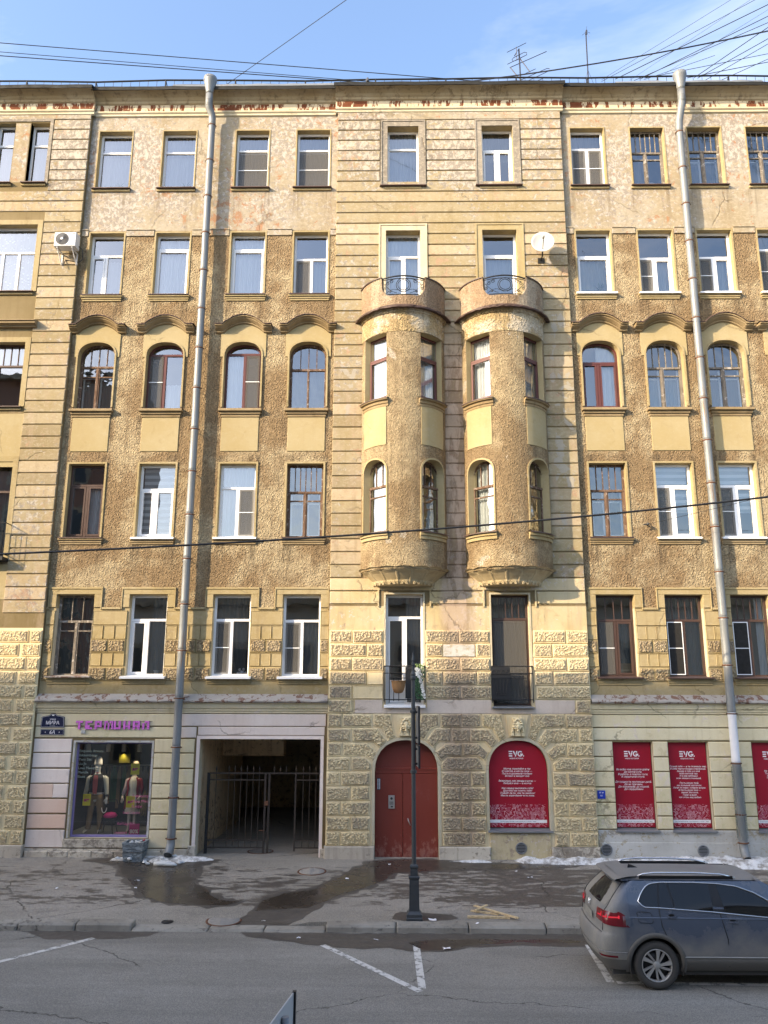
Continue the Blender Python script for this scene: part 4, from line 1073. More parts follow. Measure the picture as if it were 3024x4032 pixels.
# ------------------------------------------------------------------ windows
def make_window(cx, w, z0, z1, Y, rise=0.0, fr='pvc', tr=0.32, mu=(), bars=0, sash='', screen='', sbar=False, sub_=0.0, cur=None, cspan=(0, 1),
                cz=(0, 1), glass_='glass', sill='brown_metal', sw=0.09, mouldings=1, rec=0.20, M4=None, fw=0.065, sill_out=0.13, door=False, pale_inner=False, name='window', swap=None, scr_white=False, parent=bld):
    Yf = Y + rec; fm = M[fr]
    H = z1 - z0; xl, xr = cx - w/2, cx + w/2
    m = MB()
    ol = outline(cx, w, z0, z1, rise)
    inn = inset(ol[::-1], fw)
    o2 = ol[::-1]
    if area2(o2) < 0: o2 = o2[::-1]
    n = len(o2)
    for i in range(n):
        j = (i+1) % n; a, b, c, d = o2[i], o2[j], inn[j], inn[i]
        m.quad((a[0],Yf,a[1]),(b[0],Yf,b[1]),(c[0],Yf,c[1]),(d[0],Yf,d[1]))
        m.quad((d[0],Yf,d[1]),(c[0],Yf,c[1]),(c[0],Yf+.06,c[1]),(d[0],Yf+.06,d[1]))
    zt = z1 - tr*H if tr > 0 else z1 + 1
    tw = 0.07
    if tr > 0: m.bbox(xl+fw*.6, xr-fw*.6, Yf-.012, Yf+.06, zt-tw/2, zt+tw/2, .008)
    def ztop(x): return arch_z(x, cx, w, z1, rise) - fw
    regs = []
    X0, X1 = xl+fw, xr-fw
    edges = [X0] + [X0 + (X1-X0)*f for f in mu] + [X1]
    mw = 0.085 if fr in ('pvc', 'brown_pvc', 'red_pvc') else 0.06
    low_top = zt - tw/2 if tr > 0 else z1
    for i, f in enumerate(mu):
        xm = edges[i+1]; m.bbox(xm-mw/2, xm+mw/2, Yf-.014, Yf+.06, z0+fw*.7, min(low_top, ztop(xm)), .008)
    for i in range(len(edges)-1):
        a = edges[i] + (mw/2 if i > 0 else 0); b = edges[i+1] - (mw/2 if i < len(edges)-2 else 0)
        regs.append((a, b, z0+fw, low_top, 'LR'[i] if len(edges) == 3 else 'C'))
    if tr > 0: regs.append((X0, X1, zt+tw/2, 99, 'T'))
    def poly(a, b, c, d, g=0.0):
        a += g; b -= g; c += g
        k = 10 if rise > 0 else 1
        top = [(a+(b-a)*i/k, min(d, ztop(a+(b-a)*i/k)) - g) for i in range(k+1)]
        top = [(x, max(z, c+.01)) for x, z in top]
        return [(a, c), (b, c)] + top[::-1]
    def ring(P, t, y, dep):
        q = inset(P, t); P2 = P if area2(P) > 0 else P[::-1]; n = len(P2)
        for i in range(n):
            j = (i+1) % n
            a, b, c, d = P2[i], P2[j], q[j], q[i]
            m.quad((a[0],y,a[1]),(b[0],y,b[1]),(c[0],y,c[1]),(d[0],y,d[1]))
            m.quad((d[0],y,d[1]),(c[0],y,c[1]),(c[0],y+dep,c[1]),(d[0],y+dep,d[1]))
            m.quad((b[0],y,b[1]),(a[0],y,a[1]),(a[0],y+.05,a[1]),(b[0],y+.05,b[1]))
    panes = []
    for a, b, c, d, tagv in regs:
        g = 0.0
        if tagv in sash and tagv != 'T':
            ring(poly(a, b, c, d, .004), .05, Yf-.022, .05); g = .05
        panes.append((poly(a, b, c, d, g), tagv))
        if tagv == 'T' and bars:
            for i in range(1, bars+1):
                x = a + (b-a)*i/(bars+1); m.box(x-.011, x+.011, Yf+.005, Yf+.045, c, ztop(x))
        if tagv != 'T' and sub_:
            zz = d - sub_*H; m.box(a, b, Yf+.002, Yf+.05, zz-.018, zz+.018)
            if fr.startswith('wood'):
                for x in (a+.014, b-.014): m.box(x-.016, x+.016, Yf+.004, Yf+.05, c, min(d, ztop(x)))
    made = [('win', m, fm)]
    if pale_inner:
        q = MB()
        for a, b, c, d, tagv in regs:
            if tagv == 'T': continue
            for x in (a+.05, b-.05): q.box(x-.025, x+.025, Yf+.11, Yf+.15, c, d)
            q.box(a, b, Yf+.11, Yf+.15, d-.30, d-.26); q.box(a, b, Yf+.11, Yf+.15, c, c+.05)
        made.append(('inner_sash', q, M['pvc']))
    for P, tv in panes:
        q = MB(); q.flat(P, Yf+.03); made.append(('pane', q, M[glass_]))
    for a, b, c, d, tagv in regs:
        if tagv in screen:
            q = MB(); q.flat(poly(a, b, c, d, .01), Yf-.026 if not scr_white else Yf-.03)
            made.append(('insect_screen', q, M['screen_dark' if scr_white else 'screen']))
            q = MB(); zc = (c+min(d, z1))/2
            if sbar: q.box(a, b, Yf-.034, Yf-.020, zc-.011, zc+.011)
            if scr_white:
                P = poly(a, b, c, d, .0); r = inset(P, .024); P2 = P if area2(P) > 0 else P[::-1]
                for i in range(4): q.quad(*[(u[0],Yf-.036,u[1]) for u in (P2[i], P2[(i+1)%4], r[(i+1)%4], r[i])])
            if q.v: made.append(('screen_bar', q, M['pvc']))
    if cur:
        q = MB(); a, b = X0 + (X1-X0)*cspan[0], X0 + (X1-X0)*cspan[1]; nn = max(4, int(44*(cspan[1]-cspan[0])))
        r = random.Random(int(cx*100+z0*10)); ph = r.uniform(0, 6); za, zb = z0 + H*cz[0] + .01, z0 + H*cz[1]
        wv = .0 if cur == 'cur_blind' else .025
        q.grid([[(a+(b-a)*i/nn, Yf+.17 + wv*sin(ph + i*1.15) + wv*.5*sin(i*.37), z) for i in range(nn+1)] for z in (za, zb)])
        made.append(('curtain' if cur != 'cur_blind' else 'roller_blind', q, M[cur]))
    if sill:
        q = MB(); so = sill_out; ee = sw; st_ = .03 if sill == 'white_metal' else 0.0
        q.add([(xl-ee,Y-so,z0-.045-st_),(xr+ee,Y-so,z0-.045-st_),(xr+ee,Y-so,z0-.02),(xl-ee,Y-so,z0-.02),
               (xl-ee*.9,Y,z0+.005),(xr+ee*.9,Y,z0+.005),(xl+.01,Yf+.01,z0+.03),(xr-.01,Yf+.01,z0+.03),(xl-ee,Y,z0-.045),(xr+ee,Y,z0-.045)],
              [(0,1,2,3),(3,2,5,4),(4,5,7,6),(1,0,8,9),(0,3,4,8),(2,1,9,5)])
        made.append(('sill', q, M[sill]))
        if mouldings:
            q = MB()
            if mouldings == 1: q.bbox(xl-.09, xr+.07, Y-.055, Y, z0-.12, z0-.046, .006)
            else:
                q.bbox(xl-.11, xr+.11, Y-.10, Y, z0-.10, z0-.046, .008); q.bbox(xl-.085, xr+.085, Y-.06, Y, z0-.165, z0-.10, .008); q.bbox(xl-.07, xr+.07, Y-.035, Y, z0-.22, z0-.165, .006)
            made.append(('sill_moulding', q, M[swap or 'trim']))
    if M4 is not None:
        for _, q, _m in made: q.xform(M4)
    root = made[0][1].build(name, made[0][2], parent)
    for nm, q, mt in made[1:]: q.build(nm, mt, root)
    return root
def win(r, c, **kw):
    z0, z1, rise = ROW[r]; w = WW if r != 4 else 1.12
    d = dict(mouldings={6: 1, 5: 2, 4: 0, 3: 2, 2: 2}[r], rec=0.19)
    if r in (4, 3): d['swap'] = 'mould'
    d.update(kw); return make_window(c, w, z0, z1, -0.012 if r in (3,4,5) else 0.0, rise, **d)
old = dict(fr='wood_grey', glass_='glass_old')
# top storey
win(6, LC[0], tr=.32, cur='cur_blue'); win(6, LC[1], tr=.32, cur='cur_blue')
win(6, LC[2], tr=.30, cur='cur_grey', screen='C', sbar=True); win(6, LC[3], tr=.30, cur='cur_grey', screen='C', sbar=True)
win(6, RC[0], tr=.31, mu=(.5,), sash='LR', screen='LR', sbar=True, cur='cur_grey', sill='brown_metal')
win(6, RC[1], tr=.38, mu=(.46,), bars=5, sub_=.10, cur='cur_grey', cspan=(.0,.45), **old)
win(6, RC[2], tr=.36, mu=(.46,), bars=4, sub_=.09, cur='cur_dark', pale_inner=True, **old)
win(6, RC[3], tr=.36, mu=(.46,), bars=4, sub_=.10, cur='cur_dark', pale_inner=True, **old)
# fourth storey
win(5, LC[0], tr=.33, mu=(.47,), sash='L', cur='cur_blue', cz=(.0,.62)); win(5, LC[1], tr=.23, cur='cur_white', sash='C')
win(5, LC[2], tr=.24, cur='cur_white', sash='C'); win(5, LC[3], tr=.40, mu=(.52,), sash='L', screen='L', cur='cur_blue', cz=(0,.58))
win(5, RC[0], tr=.38, cur='cur_blue', cz=(0,.6), sash='C', sill='white_metal', glass_='glass_old'); win(5, RC[1], tr=.41, mu=(.44,), sash='LR', screen='L', sbar=True, cur='cur_blue', cspan=(.5,1), cz=(0,.58), sill='white_metal')
win(5, RC[2], tr=.40, mu=(.46,), sash='LR', screen='L', sbar=True, cur='cur_blue', cspan=(.5,1), cz=(0,.58), sill='white_metal'); win(5, RC[3], tr=.28, mu=(.5,), sash='LR', screen='L', sbar=True, cur='cur_grey', sill='white_metal')
# third storey, arched heads
win(4, LC[0], fr='wood_brown', glass_='glass_old', tr=.34, mu=(.5,), bars=3, sub_=.13, cur='cur_grey', cz=(0,.45), cspan=(.0,1), pale_inner=True)
win(4, LC[1], fr='red_pvc', tr=.16, mu=(.47,), sash='L', screen='L', sbar=True, sub_=.0, cur='cur_white', cspan=(.5,1), cz=(0,.42))
win(4, LC[2], fr='red_pvc', tr=.15, mu=(.53,), sash='R', screen='R', sbar=True, cur='cur_white', cspan=(0,.5), cz=(0,.85))
win(4, LC[3], fr='wood_brown', glass_='glass_old', tr=.39, bars=3, cur='cur_grey', cz=(0,.62), mu=(.5,))
win(4, RC[0], fr='red_pvc', tr=.30, mu=(.46,), sash='LR', cur='cur_white', cspan=(.45,1), cz=(0,1))
win(4, RC[1], fr='wood_grey', glass_='glass_old', tr=.38, mu=(.45,), bars=4, sub_=.10, pale_inner=True, cur='cur_blue', cz=(0,.5))
win(4, RC[2], fr='wood_grey', glass_='glass_old', tr=.38, mu=(.45,), bars=3, sub_=.10, pale_inner=True, cur='cur_dark', cz=(0,.5))
win(4, RC[3], fr='wood_grey', glass_='glass_old', tr=.38, mu=(.45,), bars=3, sub_=.10, pale_inner=True)
# second storey
win(3, LC[0], fr='brown_pvc', tr=.28, mu=(.5,), sash='LR', cur='cur_white', cspan=(.5,1), cz=(0,.7))
win(3, LC[1], tr=.34, mu=(.42,), sash='LR', cur='cur_blind', sill='white_metal'); win(3, LC[2], tr=.32, mu=(.49,), sash='R', screen='R', sbar=True, cur='cur_white', sill='white_metal')
win(3, LC[3], fr='wood_brown', glass_='glass_old', tr=.38, mu=(.5,), bars=5, sub_=.10, cur='cur_dark', cspan=(0,.5), cz=(0,.5), pale_inner=True)
win(3, RC[0], fr='wood_brown', glass_='glass_old', tr=.36, mu=(.48,), bars=4, sub_=.10, pale_inner=True, cur='cur_dark', cz=(.35,1))
win(3, RC[1], tr=.30, mu=(.44,), sash='LR', screen='L', sbar=True, cur='cur_blind', cz=(.35,1), sill='white_metal'); win(3, RC[2], tr=.30, mu=(.44,), sash='LR', screen='L', sbar=True, cur='cur_blind', cz=(.35,1), sill='white_metal')
# first storey above the shops
win(2, LC[0], fr='wood_grey', glass_='glass_old', tr=.33, mu=(.52,), bars=2, sub_=.10, cur='cur_dark', sill='flaky', sill_out=.2)
win(2, LC[1], tr=.31, mu=(.46,), sash='L', cur='cur_dark', cz=(.0,.98), cspan=(.55,1), sill='white_metal', sill_out=.2); win(2, LC[2], tr=.31, mu=(.48,), sash='L', screen='L', sbar=True, cur='cur_dark', cspan=(0,.9), sill='white_metal', sill_out=.2)
win(2, LC[3], tr=.32, mu=(.5,), sash='L', screen='L', sbar=True, cur='cur_grey', cz=(0,.66), sill='white_metal', sill_out=.2)
win(2, RC[0], fr='brown_pvc', tr=.31, mu=(.50,), bars=3, sash='LR', screen='L', sbar=True, cur='cur_dark', cspan=(.5,1), cz=(0,.7), sill_out=.2)
win(2, RC[1], fr='brown_pvc', tr=.31, mu=(.50,), bars=4, screen='L', scr_white=True, sbar=True, cur='cur_dark', sill_out=.2); win(2, RC[2], fr='brown_pvc', tr=.31, mu=(.50,), bars=4, screen='L', scr_white=True, sbar=True, cur='cur_white', cspan=(.8,1), sill_out=.2)
# centre
for o, kw in ((C6[0], dict(tr=.31, cur='cur_blue')), (C6[1], dict(tr=.34, mu=(.50,), sash='LR', cur='cur_dark', cz=(.52,1)))):
    make_window(o[0], o[1], o[2], o[3], CY, sw=.24, mouldings=1, rec=.26, **kw)
for o, kw in ((C5[0], dict(tr=.27, mu=(.54,), sash='L', cur='cur_white', cz=(.1,1))), (C5[1], dict(tr=.26, cur='cur_blue', sash='C', cz=(.1,.74)))):
    make_window(o[0], o[1], o[2], o[3], CY, sill=None, mouldings=0, rec=.26, **kw)
make_window(*C2[0][:4], CY, tr=.21, mu=(.53,), sash='L', cur='cur_grey', cspan=(.55,1), sill='white_metal', sill_out=.14, sw=.04, mouldings=0, rec=.24, sub_=.0)
make_window(*C2[1][:4], CY, fr='brown_pvc', tr=.22, bars=4, sash='C', screen='C', cur='cur_dark', sill='grey_metal', sill_out=.14, sw=.04, mouldings=0, rec=.24)
q = MB(); q.bbox(-.22, .24, CY+.20, CY+.25, 4.42, 4.98, .01); q.build('door_panel', M['ac_white'], bld)
# left projection
for o, kw in zip(LPW, (dict(tr=.33, cur='cur_blue'), dict(tr=.33, cur='cur_blue'), dict(tr=.38, mu=(.33,.66), sash='', cur='cur_lace'),
                       dict(fr='brown_pvc', tr=.34, mu=(.5,), bars=6, cur='cur_white', cz=(.62,1)), dict(fr='brown_pvc', tr=.30, mu=(.5,), cur='cur_dark'))):
    make_window(o[0], o[1], o[2], o[3], CY, rec=.2, mouldings=1 if o[2] > 12 else 0, sill='brown_metal' if o[2] > 9 else None, **kw)

# --- window surrounds
m = MB()
def ringpart(ol, w, Y, proud, mat, name='window_surround', parent=bld): return trim_ring(MB(), ol, w, Y, proud).build(name, M[mat], parent)
for c in LC + RC:
    if c < 11.5: ringpart(outline(c, WW, ROW[3][0], ROW[3][1]), .055, -.012, .03, 'trim')
    ringpart(outline(c, WW, ROW[5][0], ROW[5][1]), .05, -.012, .02, 'trim'); ringpart(outline(c, WW, ROW[6][0], ROW[6][1]), .04, 0, .018, 'trim')
    # fourth storey head moulding between the windows
for cs, a, b in ((LC, -9.95, -1.9), (RC, 5.3, 12.3)):
    xs = [a] + [v for c in cs for v in (c-.60, c+.60)] + [b]
    for i in range(0, len(xs), 2):
        if xs[i+1]-xs[i] > .1:
            m = MB(); m.bbox(xs[i], xs[i+1], -.05, 0, 18.69, 18.88, .006); m.bbox(xs[i], xs[i+1], -.075, 0, 18.88, 18.92, .006); m.build('pier_cap', M['cream'], bld)
def hood_h(u):
    u = abs(u); return 0.0 if u > .62 else .30*cos(PI*u/1.24)**0.8
HP = [(.03,.02),(.27,.0),(.27,-.04),(.22,-.055),(.21,-.085),(.12,-.14),(.09,-.15),(.09,-.185),(.04,-.205),(0,-.22)]
for c in LC + RC:
    z0, z1, rise = ROW[4]
    ol = outline(c, 1.12, z0, z1, rise, n=18)
    # smooth hood panel with arched cut-out
    m = MB(); zb = 14.60; Y = -.04; k = 20
    for s in (-1, 1): m.box(c+s*.625-.065, c+s*.625+.065, Y, -.012, zb, 15.40)
    n = len(ol)
    for (xa, a_), (xb, b_) in zip(ol[1:-1], ol[2:-1]):
        if xb-xa < 1e-5: continue
        ha = 15.46 + hood_h(xa-c)*.92; hb = 15.46 + hood_h(xb-c)*.92
        m.quad((xa,Y,max(a_,zb)),(xb,Y,max(b_,zb)),(xb,Y,hb),(xa,Y,ha))
    m.build('hood_panel', M['panel'], bld)
    ringpart([p if p[1] > 14.0 else (p[0], 12.98) for p in ol], .05, -.04 if False else -.012, .055, 'trim')
    m = MB(); P = []
    for i in range(37):
        u = -.85 + 1.70*i/36; h = 15.56 + hood_h(u)
        P.append([(c+u, -.012-p, h+d) for p, d in HP])
    m.grid(P, smooth=False)
    for e in (0, 36):
        m.add(P[e] + [(P[e][0][0], .0, P[e][0][2])], [tuple(range(len(HP)+1))])
    hd = m.build('window_hood', M['mould'], bld)
    m = MB(); P = []; r = random.Random(int(c*10))
    for i in range(37):
        u = -.875 + 1.75*i/36; h = 15.565 + hood_h(u) + r.uniform(-.008, .008)
        P.append([(c+u, -.01, h+.055), (c+u, -.30, h+.02), (c+u, -.315, h-.005)])
    m.grid(P, smooth=False); m.build('hood_flashing', M['brown_metal'], hd)
    m = MB(); m.bbox(c-.56, c+.56, -.034, -.012, 11.60, 12.66, .01); m.build('apron_panel', M['panel'], bld)
    m = MB(); m.bbox(c-.65, c+.65, -.17, -.012, 12.82, 12.90, .01); m.bbox(c-.61, c+.61, -.10, -.012, 12.74, 12.82, .01); m.bbox(c-.58, c+.58, -.06, -.012, 12.66, 12.74, .01); m.build('sill_moulding', M['mould'], bld)
    # first storey surround stepping down to a string moulding
    if c < 11.5:
        m = MB(); z = 7.36
        m.bbox(c-.74, c+.74, -.035, 0, z, 7.50, .008); m.bbox(c-.77, c+.77, -.055, 0, 7.50, 7.56, .01)
        for s in (-1, 1):
            a, b = sorted((c+s*.54, c+s*.74)); m.bbox(a, b, -.035, 0, 6.99, z-.002, .008)
            a, b = sorted((c+s*.74, c+s*.77)); m.bbox(a, b, -.055, 0, 6.93, 7.50, .006)
        m.build('window_surround', M['trim'], bld)
for a, b in ((-9.95,-9.92),(-8.36,-7.83),(-6.27,-5.45),(-3.89,-3.47),(5.30,5.37),(6.93,7.30),(8.86,9.14),(10.70,12)):
    m = MB(); m.bbox(a, b, -.055, 0, 6.93, 6.99, .008); m.build('string_moulding', M['trim'], bld)
for o in C6 + C5:
    zb = o[2] if o in C6 else 16.0
    ol = [(o[0]-o[1]/2, zb), (o[0]-o[1]/2, o[3]), (o[0]+o[1]/2, o[3]), (o[0]+o[1]/2, zb)]
    mt = 'grey_trim' if o in C6 else ('trim_pale' if o[0] < 1 else 'trim')
    s_ = ringpart(ol, .205, CY, .035, mt); ringpart(sub(0, 0, [(o[0]-o[1]/2-.17, zb), (o[0]-o[1]/2-.17, o[3]+.17), (o[0]+o[1]/2+.17, o[3]+.17), (o[0]+o[1]/2+.17, zb)]), .05, CY, .055, mt)
for o in C2:
    ol = [(o[0]-o[1]/2, 4.5), (o[0]-o[1]/2, o[3]), (o[0]+o[1]/2, o[3]), (o[0]+o[1]/2, 4.5)]
    ringpart(ol, .05, CY, .02, 'trim_pale'); ringpart([(o[0]-.71, 7.0), (o[0]-.71, 7.48), (o[0]+.71, 7.48), (o[0]+.71, 7.0)], .04, CY, .04, 'centre_low')
for o in LPW:
    if o[1] > 1: ringpart(outline(o[0], o[1], o[2], o[3]), .16, CY, .035, 'trim')
ringpart([(-13.05,20.5),(-13.05,22.8),(-11.27,22.8),(-11.27,20.5)], .10, CY, .03, 'grey_trim')
m = MB(); m.bbox(-12.41, -11.91, CY-.005, CY+.2, 20.55, 22.76, .02); m.build('window_pier', M['cream'], bld)
m = MB(); sweep_x(m, [(0,15.50),(.10,15.52),(.10,15.56),(.22,15.60),(.22,15.66),(.26,15.67),(.26,15.70),(0,15.76)], -13.3, -11.0, CY); m.build('window_hood', M['mould'], bld)
# gate and shop openings
ringpart([(GATE[0]-GATE[1]/2, .39), (GATE[0]-GATE[1]/2, 3.40), (GATE[0]+GATE[1]/2, 3.40), (GATE[0]+GATE[1]/2, .39)], .085, 0, .05, 'lilac', 'gate_surround')
ringpart([(-8.80,.84),(-8.80,3.30),(-6.69,3.30),(-6.69,.84)], .05, 0, .02, 'cement')
m = MB(); m.bbox(-8.92,-6.60,-.05,.1,.60,.82,.012); m.build('shop_window_sill', M['plinth'], bld)

# ------------------------------------------------------------------ round bay towers
BR, BY = 1.28, 0.20
def bay(xc, salt):
    tm = rad(75.6)
    S = tm*BR
    def mp(r):
        def f(s, z, d): a = s/BR; return (xc + (r-d)*sin(a), BY - (r-d)*cos(a), z)
        return f
    sc, sw_ = .952, .88
    ops = [(s*sc, sw_, 12.93, 14.92, 0) for s in (-1, 1)] + [(s*sc, sw_, 9.02, 11.10, .42) for s in (-1, 1)]
    o = wall_sheet(MB(), -S, S, 7.95, 14.93, 0, ops, depth=.28, mp=mp(BR), seg=.13).build('bay_tower', [M['bay'], M['panel']], bld)
    wall_sheet(MB(), -S, S, 14.93, 15.60, 0, [], mp=mp(BR+.012), seg=.13).build('bay_top_band', M['bayband'], o)
    for s in (-1, 1):
        m = MB(); a, b = s*sc-sw_/2, s*sc+sw_/2
        wall_sheet(m, a, b, 11.50, 12.66, 0, [], mp=mp(BR+.018), seg=.13)
        f = mp(BR+.018); g_ = mp(BR)
        for z in (11.50, 12.66): m.grid([[q(a+(b-a)*i/8, z, 0) for i in range(9)] for q in (f, g_)])
        for x in (a, b): m.grid([[q(x, z, 0) for z in (11.50, 12.66)] for q in (f, g_)])
        m.build('apron_panel', M['panel'], o)
        for zt, dep in ((12.90, 3), (9.0, 2)):
            m = MB(); e = .07
            pr = [(.0,zt-.25),(.03,zt-.25),(.03,zt-.18),(.06,zt-.17),(.07,zt-.10),(.13,zt-.08),(.13,zt-.035)] if dep == 3 else [(0,zt-.22),(.045,zt-.22),(.045,zt-.13),(.09,zt-.12),(.09,zt-.04)]
            P = [[mp(BR+p)(a-e+(b-a+2*e)*i/12, z, 0) for p, z in pr] for i in range(13)]
            m.grid(P, smooth=False)
            for r_ in (P[0], P[-1]): m.add(list(r_)+[mp(BR)(a-e if r_ is P[0] else b+e, pr[-1][1], 0)], [tuple(range(len(r_)+1))])
            m.build('sill_moulding', M['mould'] if dep == 3 else M['trim'], o)
            m = MB(); P = [[mp(BR+p)(a-e-.01+(b-a+2*e+.02)*i/12, z, 0) for p, z in ((.15,zt-.05),(.15,zt-.025),(-.02,zt+.02),(-.26,zt+.04))] for i in range(13)]
            m.grid(P, smooth=False); m.build('sill', M['brown_metal'], o)
        for zt in (11.10,):
            # thin raised moulding round the arched opening
            ol = outline(s*sc, sw_, 9.05, 11.10, .42, n=16); m = MB(); out = []
            cx_ = s*sc
            for (x, z) in ol: out.append((cx_ + (x-cx_)*1.10, z + (.05 if z > 10.7 else 0)))
            f = mp(BR+.028); g_ = mp(BR)
            m.grid([[g_(x, z, 0) for x, z in ol], [f(x, z, 0) for x, z in ol], [f(x, z, 0) for x, z in out], [g_(x, z, 0) for x, z in out]], smooth=False)
            m.build('arch_moulding', M['trim'], o)
    # windows set flat across the curved openings
    for s in (-1, 1):
        th = s*sc/BR; R_ = BR-.24; wch = 2*R_*sin(sw_/BR/2)+.16
        M4 = Matrix.Translation((xc + R_*sin(th), BY - R_*cos(th), 0)) @ Matrix.Rotation(th, 4, 'Z')
        make_window(0, wch, 12.93, 14.92, 0, 0, fr='red_pvc', tr=.34, sash='C', cur='cur_white', cz=(0,1), rec=0.0, sill=None, M4=M4, cspan=(0,1) if s < 0 else (.35,1))
        make_window(0, wch, 9.02, 11.10, 0, .46, fr='wood_brown', glass_='glass_old', tr=.36, bars=2, sub_=.12, rec=0.0, sill=None, M4=M4, fw=.055, cur='cur_white', cspan=(0,.75) if s < 0 else (0,.5))
    # flared eave of rusty sheet
    n = 40; e_ = random.Random(salt)
    def arc(r, z, t0=-tm-.05, t1=tm+.05, jit=0): return [(xc+(r+e_.uniform(-jit,jit))*sin(t0+(t1-t0)*i/n), BY-(r+e_.uniform(-jit,jit))*cos(t0+(t1-t0)*i/n), z+e_.uniform(-jit,jit)) for i in range(n+1)]
    m = MB(); m.grid([arc(BR, 15.50), arc(BR+.05, 15.53), arc(BR+.06, 15.60), arc(BR+.12, 15.63)], smooth=False); m.build('eave_moulding', M['bayband'], o)
    m = MB(); m.grid([arc(BR+.02, 15.62), arc(BR+.21, 15.60, jit=.012), arc(BR+.215, 15.64, jit=.012), arc(BR+.02, 15.78)], smooth=False); m.build('eave_flashing', M['eave'], o)
    # parapet with notch for the railing
    m = MB(); r0, r1 = BR+.035, BR-.085; K = 72; A, B = [], []
    def top(s):
        a = abs(s)
        if a > .66: return 16.70
        if a > .645: return 16.70 - (.66-a)/.015*.38
        return 16.06 + .26*max(0, (a-.36)/.285)**2.4
    st = rad(76)*BR; row0, row1, row2, row3 = [], [], [], []
    ss_ = sorted([-st + 2*st*i/K for i in range(K+1)] + [-.66, -.645, .645, .66])
    for s in ss_:
        a = s/BR; t = top(s)
        for rw, r_, z in ((row0, r0, 15.70), (row1, r0, t), (row2, r1, t), (row3, r1, 15.70)): rw.append((xc+r_*sin(a), BY-r_*cos(a), z))
    m.grid([row0, row1, row2, row3], smooth=False); m.build('parapet', M['parapet'], o)
    for s in (-1, 1):
        m = MB(); t0, t1 = s*.665/BR, s*rad(76); k = 14; J = lambda r_, z: [(xc+r_*sin(t0+(t1-t0)*i/k), BY-r_*cos(t0+(t1-t0)*i/k), z) for i in range(k+1)]
        m.grid([J(r0+.03, 16.68), J(r0+.035, 16.71), J(r1-.02, 16.74), J(r1-.025, 16.69)], smooth=False); m.build('parapet_coping', M['brown_metal'], o)
    m = MB(); m.lathe([(.0,15.72),(BR-.1,15.72)], (xc,BY,0), 32); m.build('balcony_floor', M['cement'], o)
    # wrought iron railing in the notch
    m = MB(); rr = BR+.0
    def c(s, z): a = s/BR; return (xc+rr*sin(a), BY-rr*cos(a), z)
    def path(pts, r_, n=5): m.tube([c(*p) for p in pts], r_, n)
    H0, H1 = 16.12, 16.66
    path([(-.66+1.32*i/16, H1-.085*(1-cos(PI*(i/16-.5)))*0 + .03*cos(PI*(i/16-.5))) for i in range(17)], .022, 6)
    path([(-.66+1.32*i/16, H1-.055) for i in range(17)], .012)
    path([(-.48+.96*i/12, H0 - .03*cos(PI*(i/12-.5))) for i in range(13)], .016)
    for r_ in (.215, .165): m.tube([c(r_*cos(2*PI*i/26), 16.40 + r_*sin(2*PI*i/26)) for i in range(26)], .011, 5, close=True)
    def spiral(s0, z0, r_, a0, turns, sg):
        return [(s0 + sg*r_*(1-.72*t)*cos(a0+2*PI*turns*t), z0 + r_*(1-.72*t)*sin(a0+2*PI*turns*t)) for t in [i/18 for i in range(19)]]
    for sg in (-1, 1):
        for s0, z0, r_, a0 in ((.36,16.53,.062,PI*.5),(.49,16.48,.062,PI*.4),(.57,16.33,.052,PI*.3),(.40,16.22,.04,PI)): path(spiral(sg*s0, z0, r_, a0, 1.35, sg), .0085, 4)
        path([(sg*(.20+.40*t), 16.15 + .34*t**1.6) for t in [i/8 for i in range(9)]], .008, 4); path([(sg*(.22+.34*t), 16.60 - .14*t**2) for t in [i/6 for i in range(7)]], .008, 4)
        path([(sg*(.05+.48*t), 16.17 + .10*sin(PI*t)) for t in [i/8 for i in range(9)]], .008, 4)
    m.build('balcony_railing', M['iron'], o)
    # shell-like corbel
    m = MB(); NT_ = 108; P = []
    lev = [0, .06, .14, .3, .5, .7, .82, .9, .96, 1.0]
    for t in lev:
        rw = []
        for i in range(NT_+1):
            a = -tm + 2*tm*i/NT_; ph = (a/(2*tm)+.5)*7; fr_ = ph - math.floor(ph); lobe = abs(sin(PI*fr_))**.5
            r_ = BR+.055 - (BR+.055-.84)*(t**.75)
            if t < .2: r_ += .05*(lobe-.5)
            else: r_ += .018*(1 if fr_ < .07 or fr_ > .93 else 0)
            zz = 7.985 - .42*t
            if t < .1: zz += .035*lobe
            if t > .75:
                q_ = ph*1.5 - math.floor(ph*1.5); r_ += .035*abs(sin(PI*q_))**.4 * (1 if t < .99 else .6)
            rw.append((xc+r_*sin(a), BY-r_*cos(a), zz))
        P.append(rw)
    m.grid(P, smooth=False)
    m.add([(xc, BY-.3, 7.565)] + P[-1], [(0, i+1, i+2) for i in range(NT_)])
    for i in range(7):
        a = -tm*.86 + 2*tm*.86*i/6; r_ = .92
        for k_, rr_ in ((0,.088),(1,.055)):
            pts = [(xc+(r_)*sin(a+ rr_*cos(w)/r_), BY-(r_)*cos(a+rr_*cos(w)/r_)-.02, 7.565+rr_*sin(w)*1.1) for w in [PI*j/8 for j in range(9)]]
            m.tube(pts, .016, 5)
    m.build('bay_corbel', M['corbel'], o)
M['eave'] = simple('rusty_eave_sheet', (0.075,0.045,0.038), 0.6, metal=0.2, var=0.35, scale=4)
M['corbel'] = weathered('carved_corbel_plaster', (0.38,0.30,0.18), (0.46,0.38,0.25), (0.20,0.15,0.09), streak=0.4, crack=False, bump=0.5)
bay(0.20, 3); bay(3.20, 7)
